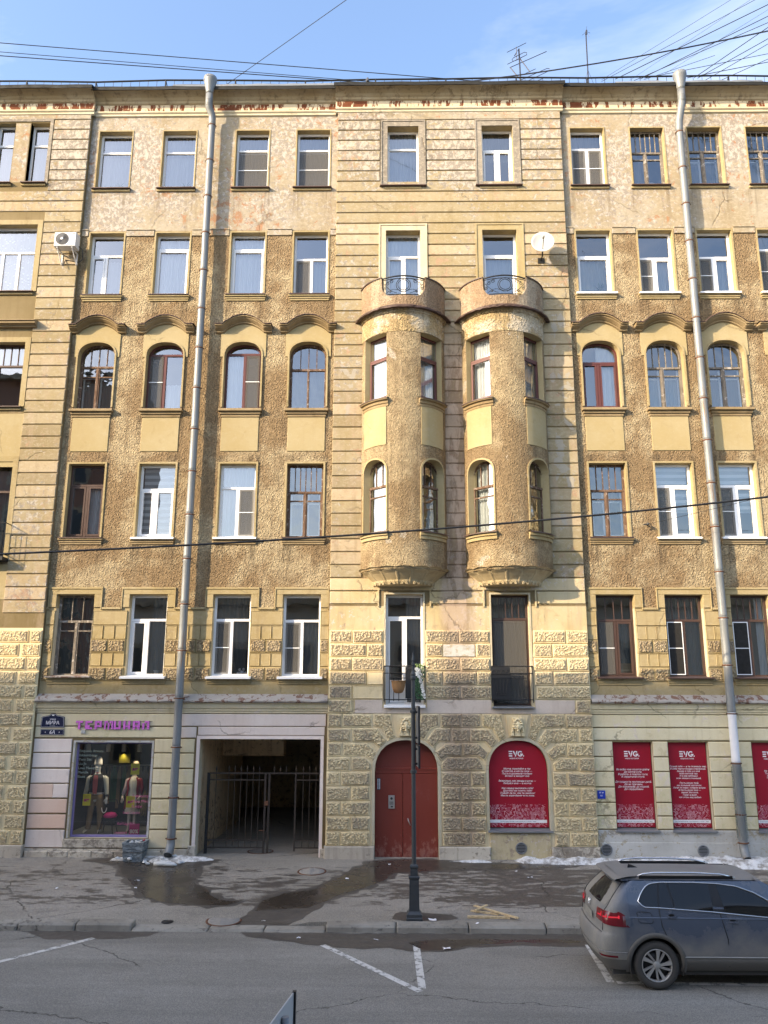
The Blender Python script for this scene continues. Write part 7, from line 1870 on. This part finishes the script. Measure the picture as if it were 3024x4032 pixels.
# basket and garland on the french window rail
t = thing('wicker_basket', 'wicker half basket hanging on the small balcony railing above the door', 'basket', (.04, -.37, 4.63))
m = MB(); P = []
for z, r_ in ((4.63,.06),(4.645,.11),(4.72,.155),(4.82,.178),(4.93,.192),(4.955,.198)): P.append([(.04+r_*cos(a), -.30-.62*r_*abs(sin(a))*(1 if True else 0), z) for a in [PI*i/14 for i in range(15)]])
m.grid(P); m.add([(.04,-.33,4.63)]+P[0], [(0,i,i+1) for i in range(1,15)]); m.build('basket_body', M['wicker'], t)
m = MB(); m.tube([(.04+.198*cos(a),-.30-.62*.198*sin(a),4.957) for a in [PI*i/14 for i in range(15)]], .011, 5); m.build('rim', M['wicker'], t)
t = thing('flower_garland', 'artificial ivy garland with white flowers trailing down the small balcony railing', 'garland', (.66, -.36, 4.5))
m = MB(); f = MB()
for i in range(520):
    u = rnd.random(); x = .50 + .22*rnd.random() + .05*sin(u*7); z = 5.42 - .95*u; y = -.33-.09*rnd.random(); s = rnd.uniform(.016,.032); a = rnd.uniform(0,6.3); dx, dz = s*cos(a), s*sin(a)
    if x < .60 and z > 5.3 and rnd.random() < .3: continue
    m.add([(x-dx,y,z-dz),(x+dz*.5,y-.01,z-dx*.5),(x+dx,y-.015,z+dz),(x-dz*.5,y,z+dx*.5)], [(0,1,2,3)], 1 if z > 5.27 and rnd.random() < .7 else 0)
stuff(m.build('leaf', [M['leaf'], M['leaf_pale']], t))
for i in range(120):
    u = rnd.random()**1.2; x = .55+.20*u+rnd.uniform(-.05,.05)*(1.4 if u < .25 else .6); z = 5.30-.80*u; y = -.44; s = rnd.uniform(.014,.026); a = rnd.uniform(0,1)
    f.add([(x+s*cos(a+PI*k/3),y-.004*(k%2),z+s*sin(a+PI*k/3)) for k in range(6)], [(0,1,2,3,4,5)])
stuff(f.build('blossom', M['petal'], t))

# ------------------------------------------------------------------ wires, antennas, pigeon
def wire(name, pts, r_, label, group=None, mat='iron'):
    m = MB(); m.tube(pts, r_*(1.0 if r_ > .02 else .72), 5, cap=False); return tag(m.build(name, M[mat]), label, 'wire', group)
def ext(a, b, k): a, b = Vector(a), Vector(b); return b + (b-a)*k
def sag(a, b, s, n=10): a, b = Vector(a), Vector(b); return [a.lerp(b, i/n) - Vector((0,0,4*s*(i/n)*(1-i/n))) for i in range(n+1)]
P0, P1, P2, P3, P4 = (-9.448,-4,7.835), (-1.586,-4,8.256), (3.553,-4,8.66), (8.863,-4,9.215), (0,0,0)
def lag(x):
    pts = [P0, P1, P2, P3]; z = 0
    for i in range(4):
        L_ = pts[i][2]
        for j in range(4):
            if i != j: L_ *= (x-pts[j][0])/(pts[i][0]-pts[j][0])
        z += L_
    return z
wire('overhead_cable', [(x,-4.0,lag(x)) for x in [-14+28*i/28 for i in range(29)]], .026, 'thick black cable sagging across the whole facade at the third row of windows')
t = thing('wall_hook', 'small insulator hook on the wall beside a second storey window on the right', 'hook', (7.19, -.1, 9.37)); m = MB(); m.tube([(7.19,.0,9.37),(7.17,-.14,9.37),(7.05,-.16,9.34)], .02, 5); m.tube([(7.25,-.12,9.37),(7.38,-.10,9.25)], .012, 4); m.lathe([(.02,-.04),(.045,-.01),(.03,.04)], (7.19,-.13,9.37), 8); m.build('insulator', M['dark_plastic'], t)
wire('thin_cable', sag((7.2,-.13,9.37),(12.5,-4.2,10.15),.03), .009, 'thin wire running from the wall hook to the right')
for a, b, r_, lb in (((-12.49,-1.47,24.6),(3.7,-.3,23.95),.018,'uppermost of three long wires slanting over the left roof edge'), ((-12.79,-.89,24.8),(-.01,.2,24.42),.014,'middle of three long wires slanting over the left roof edge'), ((-12.81,-.84,24.7),(-.26,.2,24.4),.020,'lowest of three long wires slanting over the left roof edge')):
    wire('overhead_wire', [ext(b,a,.5), a, b], r_, lb, 'wires over the roof')
wire('overhead_wire', [(-5.75,.4,24.59), ext((-5.75,.4,24.59),(-1.49,-2.95,24.6),4.5)], .014, 'single wire rising steeply from the left drainpipe funnel', 'wires over the roof')
for a, b, lb in (((1.26,.6,24.7),(11.2,-2.27,24.6),'upper wire of the close pair crossing behind the roof mast'), ((1.18,.6,24.66),(11.22,-2.24,24.6),'lower wire of the close pair crossing behind the roof mast')):
    wire('overhead_wire', sag(a, ext(a,b,.8), .55, 14), .015, lb, 'wires over the roof')
ww = [((6.89,.5,24.7),(10.73,-2.52,24.9),.011),((7.93,.8,24.99),(10.59,-2.52,24.9),.006),((7.36,.5,24.79),(11.2,-2.35,24.9),.018),((8.18,.5,24.78),(11.39,-1.92,24.9),.016),((8.05,.7,24.9),(11.33,-1.99,24.6),.014),((8.34,.6,24.84),(10.21,-.71,24.6),.010),
      ((10.0,.5,24.82),(11.41,-1.81,24.6),.017),((10.11,.5,24.8),(11.61,-1.37,24.6),.016),((10.38,.6,24.79),(11.7,-1.16,24.6),.014),((8.3,.4,24.73),(11.88,-.76,24.6),.013),((9.72,.4,24.73),(12.03,-.41,24.6),.016),((10.8,.5,24.67),(11.98,-.54,24.6),.014),((9.08,.6,25.08),(11.12,-2.47,24.6),.006),((7.01,.9,25.11),(9.86,-2.83,24.6),.008)]
NTH = ['first','second','third','fourth','fifth','sixth','seventh','eighth','ninth','tenth','eleventh','twelfth','thirteenth','last']
rk = sorted(range(len(ww)), key=lambda i: ww[i][0][0]); ORD = {i: 'thin wire fanning up from the right roof edge, %s from the left' % NTH[k] for k, i in enumerate(rk)}
for i, (a, b, r_) in enumerate(ww):
    wire('overhead_wire', [a, ext(a, b, 4.0 if i != 5 else 0.0)], r_, ORD[i], 'fan of wires over the right roof')
t = thing('roof_aerial', 'branched television aerial with looped dipoles on the roof edge', 'aerial', (4.24, .8, 24.3)); q = .8
def el(nm, *ps, r_=.011, cl=False): m = MB(); m.tube(list(ps), r_, 5, close=cl); m.build(nm, M['aerial'], t)
el('mast', (4.245,q,24.3),(4.219,q,26.294), r_=.028)
el('boom', (4.06,q,26.02),(4.14,q-.3,26.0),(4.23,q,25.93),(4.563,q,25.365), r_=.018); el('boom', (3.90,q,25.543),(4.219,q,25.063), r_=.018); el('boom', (4.127,q,26.382),(4.132,q,25.886), r_=.012)
el('element',(3.804,q,26.161),(4.476,q,26.54)); el('element',(3.804,q,25.679),(4.49,q,26.06)); el('element',(3.879,q,25.543),(4.52,q,25.86),(5.166,q,26.185), r_=.013); el('element',(4.368,q,25.281),(4.762,q,25.486)); el('element',(4.609,q,24.925),(4.974,q,25.087)); el('element',(4.015,q,24.906),(4.25,q,25.03))
el('dipole',(3.966,q,25.86),(4.02,q,25.94),(4.40,q,26.16),(4.486,q,26.14),(4.47,q,26.05),(4.10,q,25.83),(4.0,q,25.80), cl=True); el('dipole',(4.249,q,25.05),(5.15,q,25.50),(5.24,q,25.49),(5.25,q,25.42),(4.35,q,24.94))
t = thing('roof_mast', 'tall thin radio mast with whisker tip on the roof', 'mast', (6.53, .8, 24.3))
def el(nm, *ps, r_=.011): m = MB(); m.tube(list(ps), r_, 5); m.build(nm, M['aerial'], t)
el('mast', (6.533,q,24.3),(6.54,q,25.4),(6.554,q,26.906), r_=.024); el('tip', (6.554,q,26.85),(6.58,q,27.03), r_=.035)
for e in ((6.412,q,26.82),(6.698,q,26.918),(6.66,q,26.74),(6.60,q,27.2)): el('whisker', (6.57,q,26.98), e, r_=.006)
for e in ((6.28,q+.2,24.5),(6.90,q+.2,24.6)): el('stay', (6.54,q,25.43), e, r_=.006)
t = thing('pigeon', 'dark pigeon sitting on the roof edge above the centre', 'pigeon', (-.94, -.42, 23.90))
m = MB(); ring_ = [(-.14,.00,.015),(-.10,.02,.03),(-.03,.05,.062),(.04,.085,.07),(.085,.12,.055),(.10,.165,.032),(.105,.20,.036),(.125,.215,.028),(.15,.21,.008)]
m.grid([[(-.94+r_*cos(2*PI*j/10)*.9, -.42+x*.5, 23.93+h+r_*sin(2*PI*j/10)) for j in range(10)] for x, h, r_ in [(a,b+.02,c) for a,b,c in ring_]], wrap=True); m.build('body', M['pigeon'], t)
for s in (-1,1): m = MB(); m.tube([(-.94+s*.025,-.41,23.99),(-.94+s*.025,-.41,23.90)], .006, 4); m.build('leg', M['rust'], t)

# ------------------------------------------------------------------ small things standing behind the panes
def pot(x, y, z, label, plant=True, mat='ac_white'):
    t = thing('flower_pot', label, 'flower pot', (x, y, z)); m = MB(); m.lathe([(.05,0),(.072,.11),(.078,.115),(.078,.13),(.066,.13),(.06,.11)], (x,y,z), 14); m.build('pot', M[mat], t)
    if plant:
        m = MB(); r = random.Random(int(x*100))
        for i in range(26):
            a = r.uniform(0, 6.3); L_ = r.uniform(.12,.34); q = Vector((cos(a)*.5, sin(a)*.35, 1)).normalized()*L_; p = Vector((x,y,z+.12)); n_ = Vector((-sin(a),cos(a),0))*.016
            m.add([p, p+q*.5+n_, p+q+Vector((cos(a)*.05,0,-.03)), p+q*.5-n_], [(0,1,2,3)])
        stuff(m.build('leaves', M['leaf'], t))
pot(-6.80, .30, 5.12, 'white flower pot behind the white window above the shop sign', False); pot(-9.0, .32, 20.46, 'potted plant behind the leftmost top window of the left wall'); pot(-6.85, .32, 20.46, 'potted plant behind the top window left of the drainpipe')
pot(.35, .28, 20.42, 'potted plant behind the top window above the left bay'); pot(6.45, .32, 20.44, 'potted plant in the white cross framed top window right of the centre'); pot(6.35, .30, 16.74, 'potted plant behind the window right of the satellite dish')
t = thing('cardboard_box', 'brown cardboard box standing behind the brown first floor window', 'box', (6.42, .33, 5.10)); m = MB(); m.box(6.25,6.56,.27,.45,5.10,5.46); m.build('carton', M['carton'], t); m = MB(); m.box(6.25,6.56,.266,.27,5.25,5.29); m.build('tape', M['plank'], t)
t = thing('plastic_bag', 'pale bags heaped behind the old grey top window beside the drainpipe', 'bag', (8.25, .38, 20.44))
m = MB()
for x, z, r_ in ((8.2,20.44,.16),(8.36,20.44,.13),(8.25,20.58,.15)): m.lathe([(.01,0),(r_,.04),(r_*.95,r_*.7),(r_*.4,r_*1.2),(.01,r_*1.3)], (x,.42,z), 10)
m.build('bag_body', M['cur_white'], t)
t = thing('ornament', 'white paw shaped ornaments behind the first floor window over the gate', 'ornament', (-4.35, .30, 5.12)); m = MB()
for x, z, r_ in ((-4.48,5.16,.05),(-4.38,5.18,.07),(-4.28,5.16,.05),(-4.44,5.27,.04),(-4.33,5.28,.04)): m.lathe([(.005,-r_),(r_*.7,-r_*.7),(r_,0),(r_*.7,r_*.7),(.005,r_)], (x,.30,z), 10)
m.build('figure', M['print_white'], t)
# ------------------------------------------------------------------ parked car (local x: rear to front, -y is the side seen)
CX, CYY = 3.243, -7.635
car = thing('parked_car', 'dirty dark blue five door SUV with silver roof rails parked at the kerb', 'car', (CX+2.2, CYY, 0))
def itp(tab, z):
    if z <= tab[0][0]: return tab[0][1]
    for (a, b), (c, d) in zip(tab, tab[1:]):
        if z <= c: return b + (d-b)*(z-a)/(c-a)
    return tab[-1][1]
XR = [(.28,.13),(.40,.045),(.50,.012),(.60,.0),(.72,.012),(.79,.035),(.83,.075),(.92,.085),(1.02,.09),(1.12,.115),(1.20,.165),(1.30,.245),(1.45,.385),(1.585,.52)]
WD = [(.25,.82),(.35,.865),(.5,.905),(.62,.915),(.80,.922),(1.0,.918),(1.06,.912),(1.08,.904),(1.16,.885),(1.22,.868),(1.57,.700),(1.60,.685)]
XA = [(.28,4.05),(1.05,4.0),(1.08,3.72),(1.585,2.80)]
def w_(z): return itp(WD, z)
def barrel(x): return 1 - .012*((x-2.1)/1.6)**2 - (.05*max(0, x-3.6) if x > 3.6 else 0)
def xc_(z): return max(.46 if z < 1.16 else .36, itp(XR, z) + .19)
def shell(u, z, off=0.0, side=-1):
    w = w_(z); xr = itp(XR, z); xc = xc_(z); rc = .22 if z < 1.2 else .16
    if u <= 1: x, y = xr + .05*u*u - off, u*(w-rc)
    elif u <= 2:
        a = (u-1)*PI/2; e = .85
        y = (w-rc) + (rc+off)*sin(a)**e; x = xc - (xc-xr-.05+off)*cos(a)**e
    else: x = xc + (u-2)*(itp(XA, z)-xc); y = w*barrel(x) + off
    return (CX+x, CYY + side*y, z)
def onside(x, z, off=0.0, side=-1): return (CX+x, CYY+side*(w_(z)*barrel(x)+off), z)
HUBS = (.93, 3.61); AR = .425
def low(x):
    z = .33 if x > .5 else .50
    for h in HUBS:
        d = abs(x-h)
        if d < AR: z = max(z, .36 + math.sqrt(AR*AR-d*d))
    return z
body = MB()
us = [0,.25,.5,.75,.9,1.0,1.15,1.3,1.45,1.6,1.75,1.88,2.0] + [2+i/26 for i in range(1,27)]
zs1 = [.86,.92,1.0,1.04,1.06,1.08,1.10,1.16,1.22,1.30,1.38,1.46,1.53,1.585]
xs = sorted({.46,.48,4.05} | {.46+.0475*i for i in range(76)} | {h+AR*cos(PI*i/24) for h in HUBS for i in range(25)})
xs = [x for x in xs if .4599 < x <= 4.0501]
for sd in (-1, 1):
    body.grid([[shell(u, z, 0, sd) for u in us] for z in zs1])
    body.grid([[shell(u, z, 0, sd) for u in us[:13]] for z in (.28,.34,.40,.46,.52,.60,.68,.74,.79,.815,.83,.86)])
    body.grid([[onside(x, low(x) + (.86-low(x))*t, 0, sd) for x in xs] for t in (0,.08,.2,.35,.5,.65,.8,.92,1)])
# roof, bonnet, front
def zroof(x): return 1.662 - .035*((x-1.35)/1.4)**2
R = []
for i in range(15):
    x = .48 + (2.80-.48)*i/14; we = .690*barrel(x); R.append([(CX+x, CYY+we*v, 1.583 + (zroof(x)-1.583)*(1-abs(v)**2.6)) for v in [-1+2*j/16 for j in range(17)]])
body.grid(R)
body.grid([[(CX+x, CYY+wv*v, z + c*(1-v*v)) for v in [-1+2*j/8 for j in range(9)]] for x, z, wv, c in ((3.66,1.07,.86,.03),(3.9,1.04,.88,.05),(4.2,.97,.86,.06),(4.38,.86,.80,.05),(4.47,.70,.80,.0),(4.47,.45,.82,.0),(4.40,.28,.80,.0))])
for sd in (-1, 1): body.grid([[onside(4.0, z, 0, sd), (CX+4.3, CYY+sd*.84, z*.97+.02), (CX+4.47, CYY+sd*.79, min(z, .72))] for z in (.33,.5,.7,.9,1.05)])
body.build('body', M['carpaint'], car)
m = MB(); m.box(CX+.25, CX+4.3, CYY-.78, CYY+.78, .20, .50); m.build('underbody', M['tyre'], car)
m = MB()
for h in HUBS:
    for sd in (-1, 1): m.grid([[(CX+h+(AR+.01)*cos(a), CYY+sd*y, .36+(AR+.01)*sin(a)) for a in [rad(-20)+rad(220)*i/20 for i in range(21)]] for y in (.55,.90)])
m.build('wheel_well', M['tyre'], car)
# windshield
m = MB(); m.grid([[(CX+xt+(xb-xt)*i/6 - .10*v*v*(1), CYY+(wt+(wb-wt)*i/6)*v, zt+(zb-zt)*i/6) for v in [-1+2*j/10 for j in range(11)]] for (xt, xb, wt, wb, zt, zb) in [(2.78,3.70,.66,.83,1.615,1.085)] for i in range(7)]); m.build('windscreen', M['carglass'], car)
# side glazing
TOP = [(.70,1.30),(.76,1.40),(.85,1.50),(.94,1.548),(1.12,1.566),(1.66,1.566),(2.05,1.552),(2.36,1.515),(2.62,1.43),(2.85,1.31),(3.12,1.15),(3.2,1.10)]
BOT = [(.70,1.298),(.74,1.25),(.81,1.218),(1.03,1.212),(1.88,1.16),(2.77,1.085),(3.2,1.07)]
def glaz(a, b, name, mat, off, inset_=.0, la=0., lb=0.):
    for sd in (-1, 1):
        m = MB(); n = max(4, int((b-a)/.05)); P = []
        for k in range(5):
            t = k/4; rw = []
            for i in range(n+1):
                x0 = a+(b-a)*i/n; zb, zt = itp(BOT, x0)+inset_, itp(TOP, x0)-inset_
                z = zb + (max(zt, zb)-zb)*t; x = x0 + (la + (lb-la)*i/n)*(t-.5)
                rw.append(onside(x, z, off, sd))
            P.append(rw)
        m.grid(P); m.build(name, M[mat], car)
glaz(.70, 3.18, 'window_rubber', 'carblack', .003)
glaz(.74, 1.035, 'side_window', 'carglass', .006, .012, 0, .06); glaz(1.065, 1.235, 'side_window', 'carglass', .006, .012, .06, -.06); glaz(1.27, 1.90, 'side_window', 'carglass', .006, .012, -.06, 0); glaz(2.06, 2.98, 'side_window', 'carglass', .006, .012, -.06, -.1)
for sd in (-1, 1):
    m = MB(); xx = [.70+.055*i for i in range(46)]
    pts = [onside(x, itp(BOT, x), .008, sd) for x in xx][::-1] + [onside(x, itp(TOP, x), .008, sd) for x in xx]
    m.tube(pts, .0095, 6); m.build('chrome_trim', M['chrome'], car)
# rear window, spoiler, tailgate seam
m = MB(); m.grid([[shell(u, z, .006, sd) for u in ([1.35*i/12 for i in range(12,-1,-1)])] for sd in (-1,) for z in [1.215+.26*j/7 for j in range(8)]])
m = MB(); P = []
for j in range(8):
    t = j/7; z = 1.20 + .30*t; um = 1.02 - .10*(2*t-1)**2 - (.05*t)
    P.append([shell(um*i/10, z, .006, -1) for i in range(10,-1,-1)] + [shell(um*i/10, z, .006, 1) for i in range(1,11)])
m.grid(P); m.build('rear_window', M['rearglass'], car)
m = MB(); P = []
for x, z, wv in ((.78,1.652,.62),(.55,1.630,.655),(.40,1.597,.655),(.385,1.578,.65),(.42,1.560,.64),(.56,1.548,.62)): P.append([(CX+x+.035*(1-v*v)*(-1), CYY+wv*v, z+ (.012*(1-v*v))) for v in [-1+2*j/12 for j in range(13)]])
m.grid(P); m.build('roof_spoiler', M['carpaint'], car)
for sd in (-1, 1):
    m = MB(); m.tube([shell(1.05, z, .003, sd) for z in [.84+.06*i for i in range(13)]] + [(CX+.62, CYY+sd*.665, 1.592)], .0055, 5); m.tube([(CX+.60, CYY+sd*.672, 1.590),(CX+1.0, CYY+sd*.672, 1.596),(CX+2.7, CYY+sd*.672, 1.592)], .006, 5); m.build('panel_gap', M['carblack'], car)
    m = MB(); m.tube([shell(u, .815, .004, sd) for u in (0,.3,.6,.9,1.05)], .006, 5); m.tube([onside(1.025,1.215,.002,sd), onside(1.03,1.08,.002,sd), onside(1.05,.95,.002,sd), onside(1.11,.80,.002,sd), onside(1.20,.70,.002,sd)], .0075, 5)
    m.tube([onside(2.00,1.155,.002,sd), onside(2.03,1.0,.002,sd), onside(2.09,.75,.002,sd), onside(2.10,.34,.002,sd)], .0075, 5); m.tube([onside(3.12,1.06,.002,sd), onside(3.16,.8,.002,sd), onside(3.18,.5,.002,sd), onside(3.15,.34,.002,sd)], .0075, 5)
    m.build('door_gap', M['carblack'], car)
m = MB(); c_ = [(.655,1.14),(.69,1.155),(.86,1.145),(.895,1.12),(.91,1.02),(.89,.99),(.71,.995),(.675,1.02)]
m.tube([onside(x, z, .002) for x, z in c_], .0045, 5, close=True); m.build('fuel_flap', M['carblack'], car)
# crease along the flank
m = MB(); m.grid([[onside(.48+.06*i, 1.068+d-.012*(i/40), o) for i in range(48)] for d, o in ((.012,.0015),(.0,.0085),(-.014,.0015))]); m.build('flank_crease', M['carpaint'], car)
# lamps
for sd in (-1, 1):
    m = MB(); P = []
    for j in range(7):
        t = j/6; rw = []
        for i in range(19):
            u = .62 + (2.0-.62)*i/14 if i <= 14 else None; s_ = i/18
            zb = .965 - .04*s_; zt = 1.125 + .03*min(1, s_*1.6) - (.20*max(0, s_-.70)/.30)
            z = zb + (max(zt, zb+.004)-zb)*t
            if u is not None: rw.append(shell(u, z, .010, sd))
            else: rw.append(onside(.46 + .03*(i-14)*.6 - .05*t, z, .010, sd))
        P.append(rw)
    m.grid(P); lamp = m.build('tail_lamp', M['lamp_red'], car)
    m = MB()
    for k, (u0, u1) in enumerate(((.72,.95),(1.06,1.35),(1.42,1.85))): m.grid([[shell(u0+(u1-u0)*i/6, z+.012*i/6, .014, sd) for i in range(7)] for z in (1.03+.012*k, 1.05+.012*k)]); m.grid([[shell(u1-.05+.05*i/2, z, .014, sd) for i in range(3)] for z in (1.03+.012*k, 1.10)])
    m.build('light_bar', M['lamp_lit'], lamp)
    m = MB(); m.grid([[shell(u, z, .006, sd) for u in [1.0+.1*i for i in range(9)]] for z in (.47,.50)]); m.build('reflector', M['lamp_red'], car)
# plate, emblem, wiper, lower bumper
m = MB(); m.grid([[(CX+.070-.0*j, CYY+y, z) for y in (.26,-.26)] for z in (.905,1.015)]); np_ = m.build('number_plate', M['plate_dirty'], car)
m = MB(); m.tube([(CX+.085+.02*(1 if sin(a) > 0 else 0)*sin(a), CYY+.055*cos(a), 1.12+.055*sin(a)) for a in [2*PI*i/20 for i in range(20)]], .006, 5, close=True); m.tube([(CX+.095,CYY+.035,1.155),(CX+.085,CYY+.012,1.08),(CX+.085,CYY,1.115),(CX+.085,CYY-.012,1.08),(CX+.095,CYY-.035,1.155)], .005, 4); m.build('emblem', M['chrome'], car)
m = MB(); m.tube([(CX+.16,CYY-.02,1.205),(CX+.17,CYY-.25,1.22),(CX+.185,CYY-.42,1.235)], .010, 5); m.build('rear_wiper', M['carblack'], car)
m = MB()
for sd in (-1, 1): m.grid([[shell(u, z, .008, sd) for u in us[:13]] for z in (.28,.34,.40,.445)])
m.build('lower_bumper', M['cladding'], car)
m = MB()
for sd in (-1, 1): m.grid([[shell(u, z, .010, sd) for u in us[:13]] for z in (.55,.562)])
m.build('bumper_trim', M['chrome'], car)
# cladding round the arches and along the sill
for sd in (-1, 1):
    for h in HUBS:
        m = MB(); A = [rad(-14)+rad(208)*i/28 for i in range(29)]
        m.grid([[onside(h+r_*cos(a), max(.22,.36+r_*sin(a)), o, sd) for a in A] for r_, o in ((AR-.012,-.03),(AR-.008,.016),(AR+.035,.020),(AR+.062,.012),(AR+.066,.0))]); m.build('arch_cladding', M['cladding'], car)
    m = MB(); m.grid([[onside(1.33+(1.88)*i/20, z, o, sd) for i in range(21)] for z, o in ((.26,-.03),(.285,.004),(.40,.012),(.465,.014),(.475,.003))]); sk = m.build('sill_cladding', M['cladding'], car)
    m = MB(); m.grid([[onside(1.36+(1.82)*i/20, z, o, sd) for i in range(21)] for z, o in ((.478,.004),(.482,.016),(.496,.016),(.50,.003))]); m.build('sill_strip', M['chrome_dull'], car)
    for hx, hz in ((1.22,1.082),(2.20,1.02)):
        m = MB(); m.grid([[(CX+hx+.085*a, CYY+sd*(w_(hz)*barrel(hx)+.002+.03*(1-abs(a)**3)), hz+.016*b) for a in [-1+.25*i for i in range(9)]] for b in (-1,-.3,.3,1)]); hd = m.build('door_handle', M['carpaint'], car)
        m = MB(); m.grid([[(CX+hx-.01+.05*cos(2*PI*i/12)*r_, CYY+sd*(w_(hz+.02)*barrel(hx)+.003), hz+.026+.020*sin(2*PI*i/12)*r_) for i in range(13)] for r_ in (.01,1)]); m.build('handle_recess', M['carblack'], hd)
    m = MB(); m.tube([(CX+.74,CYY+sd*.60,1.625),(CX+.86,CYY+sd*.615,1.672),(CX+1.05,CYY+sd*.62,1.695),(CX+1.7,CYY+sd*.62,1.698),(CX+2.15,CYY+sd*.615,1.676),(CX+2.40,CYY+sd*.60,1.622)], [.010,.016,.017,.017,.016,.010], 8); rr = m.build('roof_rail', M['chrome'], car)
    m = MB(); m.box(CX+.80, CX+2.36, CYY+sd*.615-.012, CYY+sd*.615+.012, 1.60, 1.650); m.build('rail_foot', M['carblack'], rr)
    m = MB(); m.grid([[(CX+2.98+r_*.075*cos(a)*1.0, CYY+sd*(1.00+.10*b), 1.14+r_*.07*sin(a)) for a in [2*PI*i/14 for i in range(15)]] for b, r_ in ((-1,.05),(-.95,.75),(-.4,1),(.5,1),(.95,.7),(1,.05))]); m.tube([(CX+3.0,CYY+sd*.86,1.10),(CX+3.0,CYY+sd*.95,1.12)], .022, 6); m.build('door_mirror', M['carpaint'], car)
m = MB(); m.add([(CX+.78,CYY-.022,1.640),(CX+.98,CYY-.012,1.650),(CX+.98,CYY+.012,1.650),(CX+.78,CYY+.022,1.640),(CX+.80,CYY-.004,1.715),(CX+.86,CYY-.004,1.70),(CX+.80,CYY+.004,1.715),(CX+.86,CYY+.004,1.70)], [(0,1,5,4),(2,3,6,7),(4,5,7,6),(0,4,6,3),(1,2,7,5)]); m.build('roof_antenna', M['carblack'], car)
# wheels
for h in HUBS:
    for sd in (-1, 1):
        Rm = Matrix.Translation((CX+h, CYY+sd*.905, .36)) @ Matrix.Rotation(sd*-PI/2, 4, 'X')      # local +z points outwards
        m = MB(); m.lathe([(.245,-.20),(.33,-.215),(.352,-.19),(.360,-.15),(.360,-.06),(.352,-.022),(.325,-.002),(.285,.002),(.25,-.008),(.238,-.02)], (0,0,0), 48, caps=False); m.xform(Rm); m.s = [True]*len(m.f)
        wh = MB(); wh.lathe([(.02,-.075),(.235,-.085),(.235,-.19),(.02,-.19)], (0,0,0), 32); wh.xform(Rm); wheel = wh.build('wheel', M['carblack'], car)
        m.build('tyre', M['tyre'], wheel)
        m = MB(); m.lathe([(.243,-.10),(.246,-.012),(.238,-.004),(.228,-.012),(.222,-.06),(.222,-.10)], (0,0,0), 40, caps=False); m.xform(Rm); m.build('rim', M['alloy'], wheel)
        for k in range(10):
            a = 2*PI*k/10 + (.10 if k % 2 else 0); tw = .30 if k % 2 else .22; L0, L1 = .045, .230; w0, w1 = .016, (.020 if k % 2 else .034)
            pr, pl_ = Vector((cos(a), sin(a), 0)), Vector((-sin(a), cos(a), 0)); sh = pl_*tw*.19
            m = MB(); v = []
            for r_, ww_, z, s_ in ((L0, w0, -.030, 0), ((L0+L1)/2, (w0+w1)/2*.9, -.022, .45), (L1, w1, -.014, 1)):
                for e, dz in ((-1,0),(1,0),(1,-.03),(-1,-.03)): p = pr*r_ + pl_*e*ww_ + sh*s_; v.append((p.x, p.y, z+dz))
            f = []
            for i in range(2):
                for j in range(4): f.append((i*4+j, i*4+(j+1)%4, i*4+4+(j+1)%4, i*4+4+j))
            m.add(v, f); m.xform(Rm); m.build('spoke', M['alloy'] if k % 2 == 0 else M['alloy_dark'], wheel)
        m = MB(); m.lathe([(.058,-.05),(.056,-.026),(.046,-.020),(.004,-.018)], (0,0,0), 20); m.xform(Rm); m.build('hub_cap', M['alloy'], wheel)
        m = MB()
        for i in range(56):
            a = 2*PI*i/56; c0, s0 = cos(a), sin(a)
            m.add([(r_*cos(a+da), r_*sin(a+da), z) for r_, da, z in ((.340,-.022,-.008),(.3635,-.022,-.05),(.3635,.022,-.05),(.340,.022,-.008))], [(0,1,2,3)])
        m.xform(Rm); stuff(m.build('tread_blocks', M['tyre'], wheel))
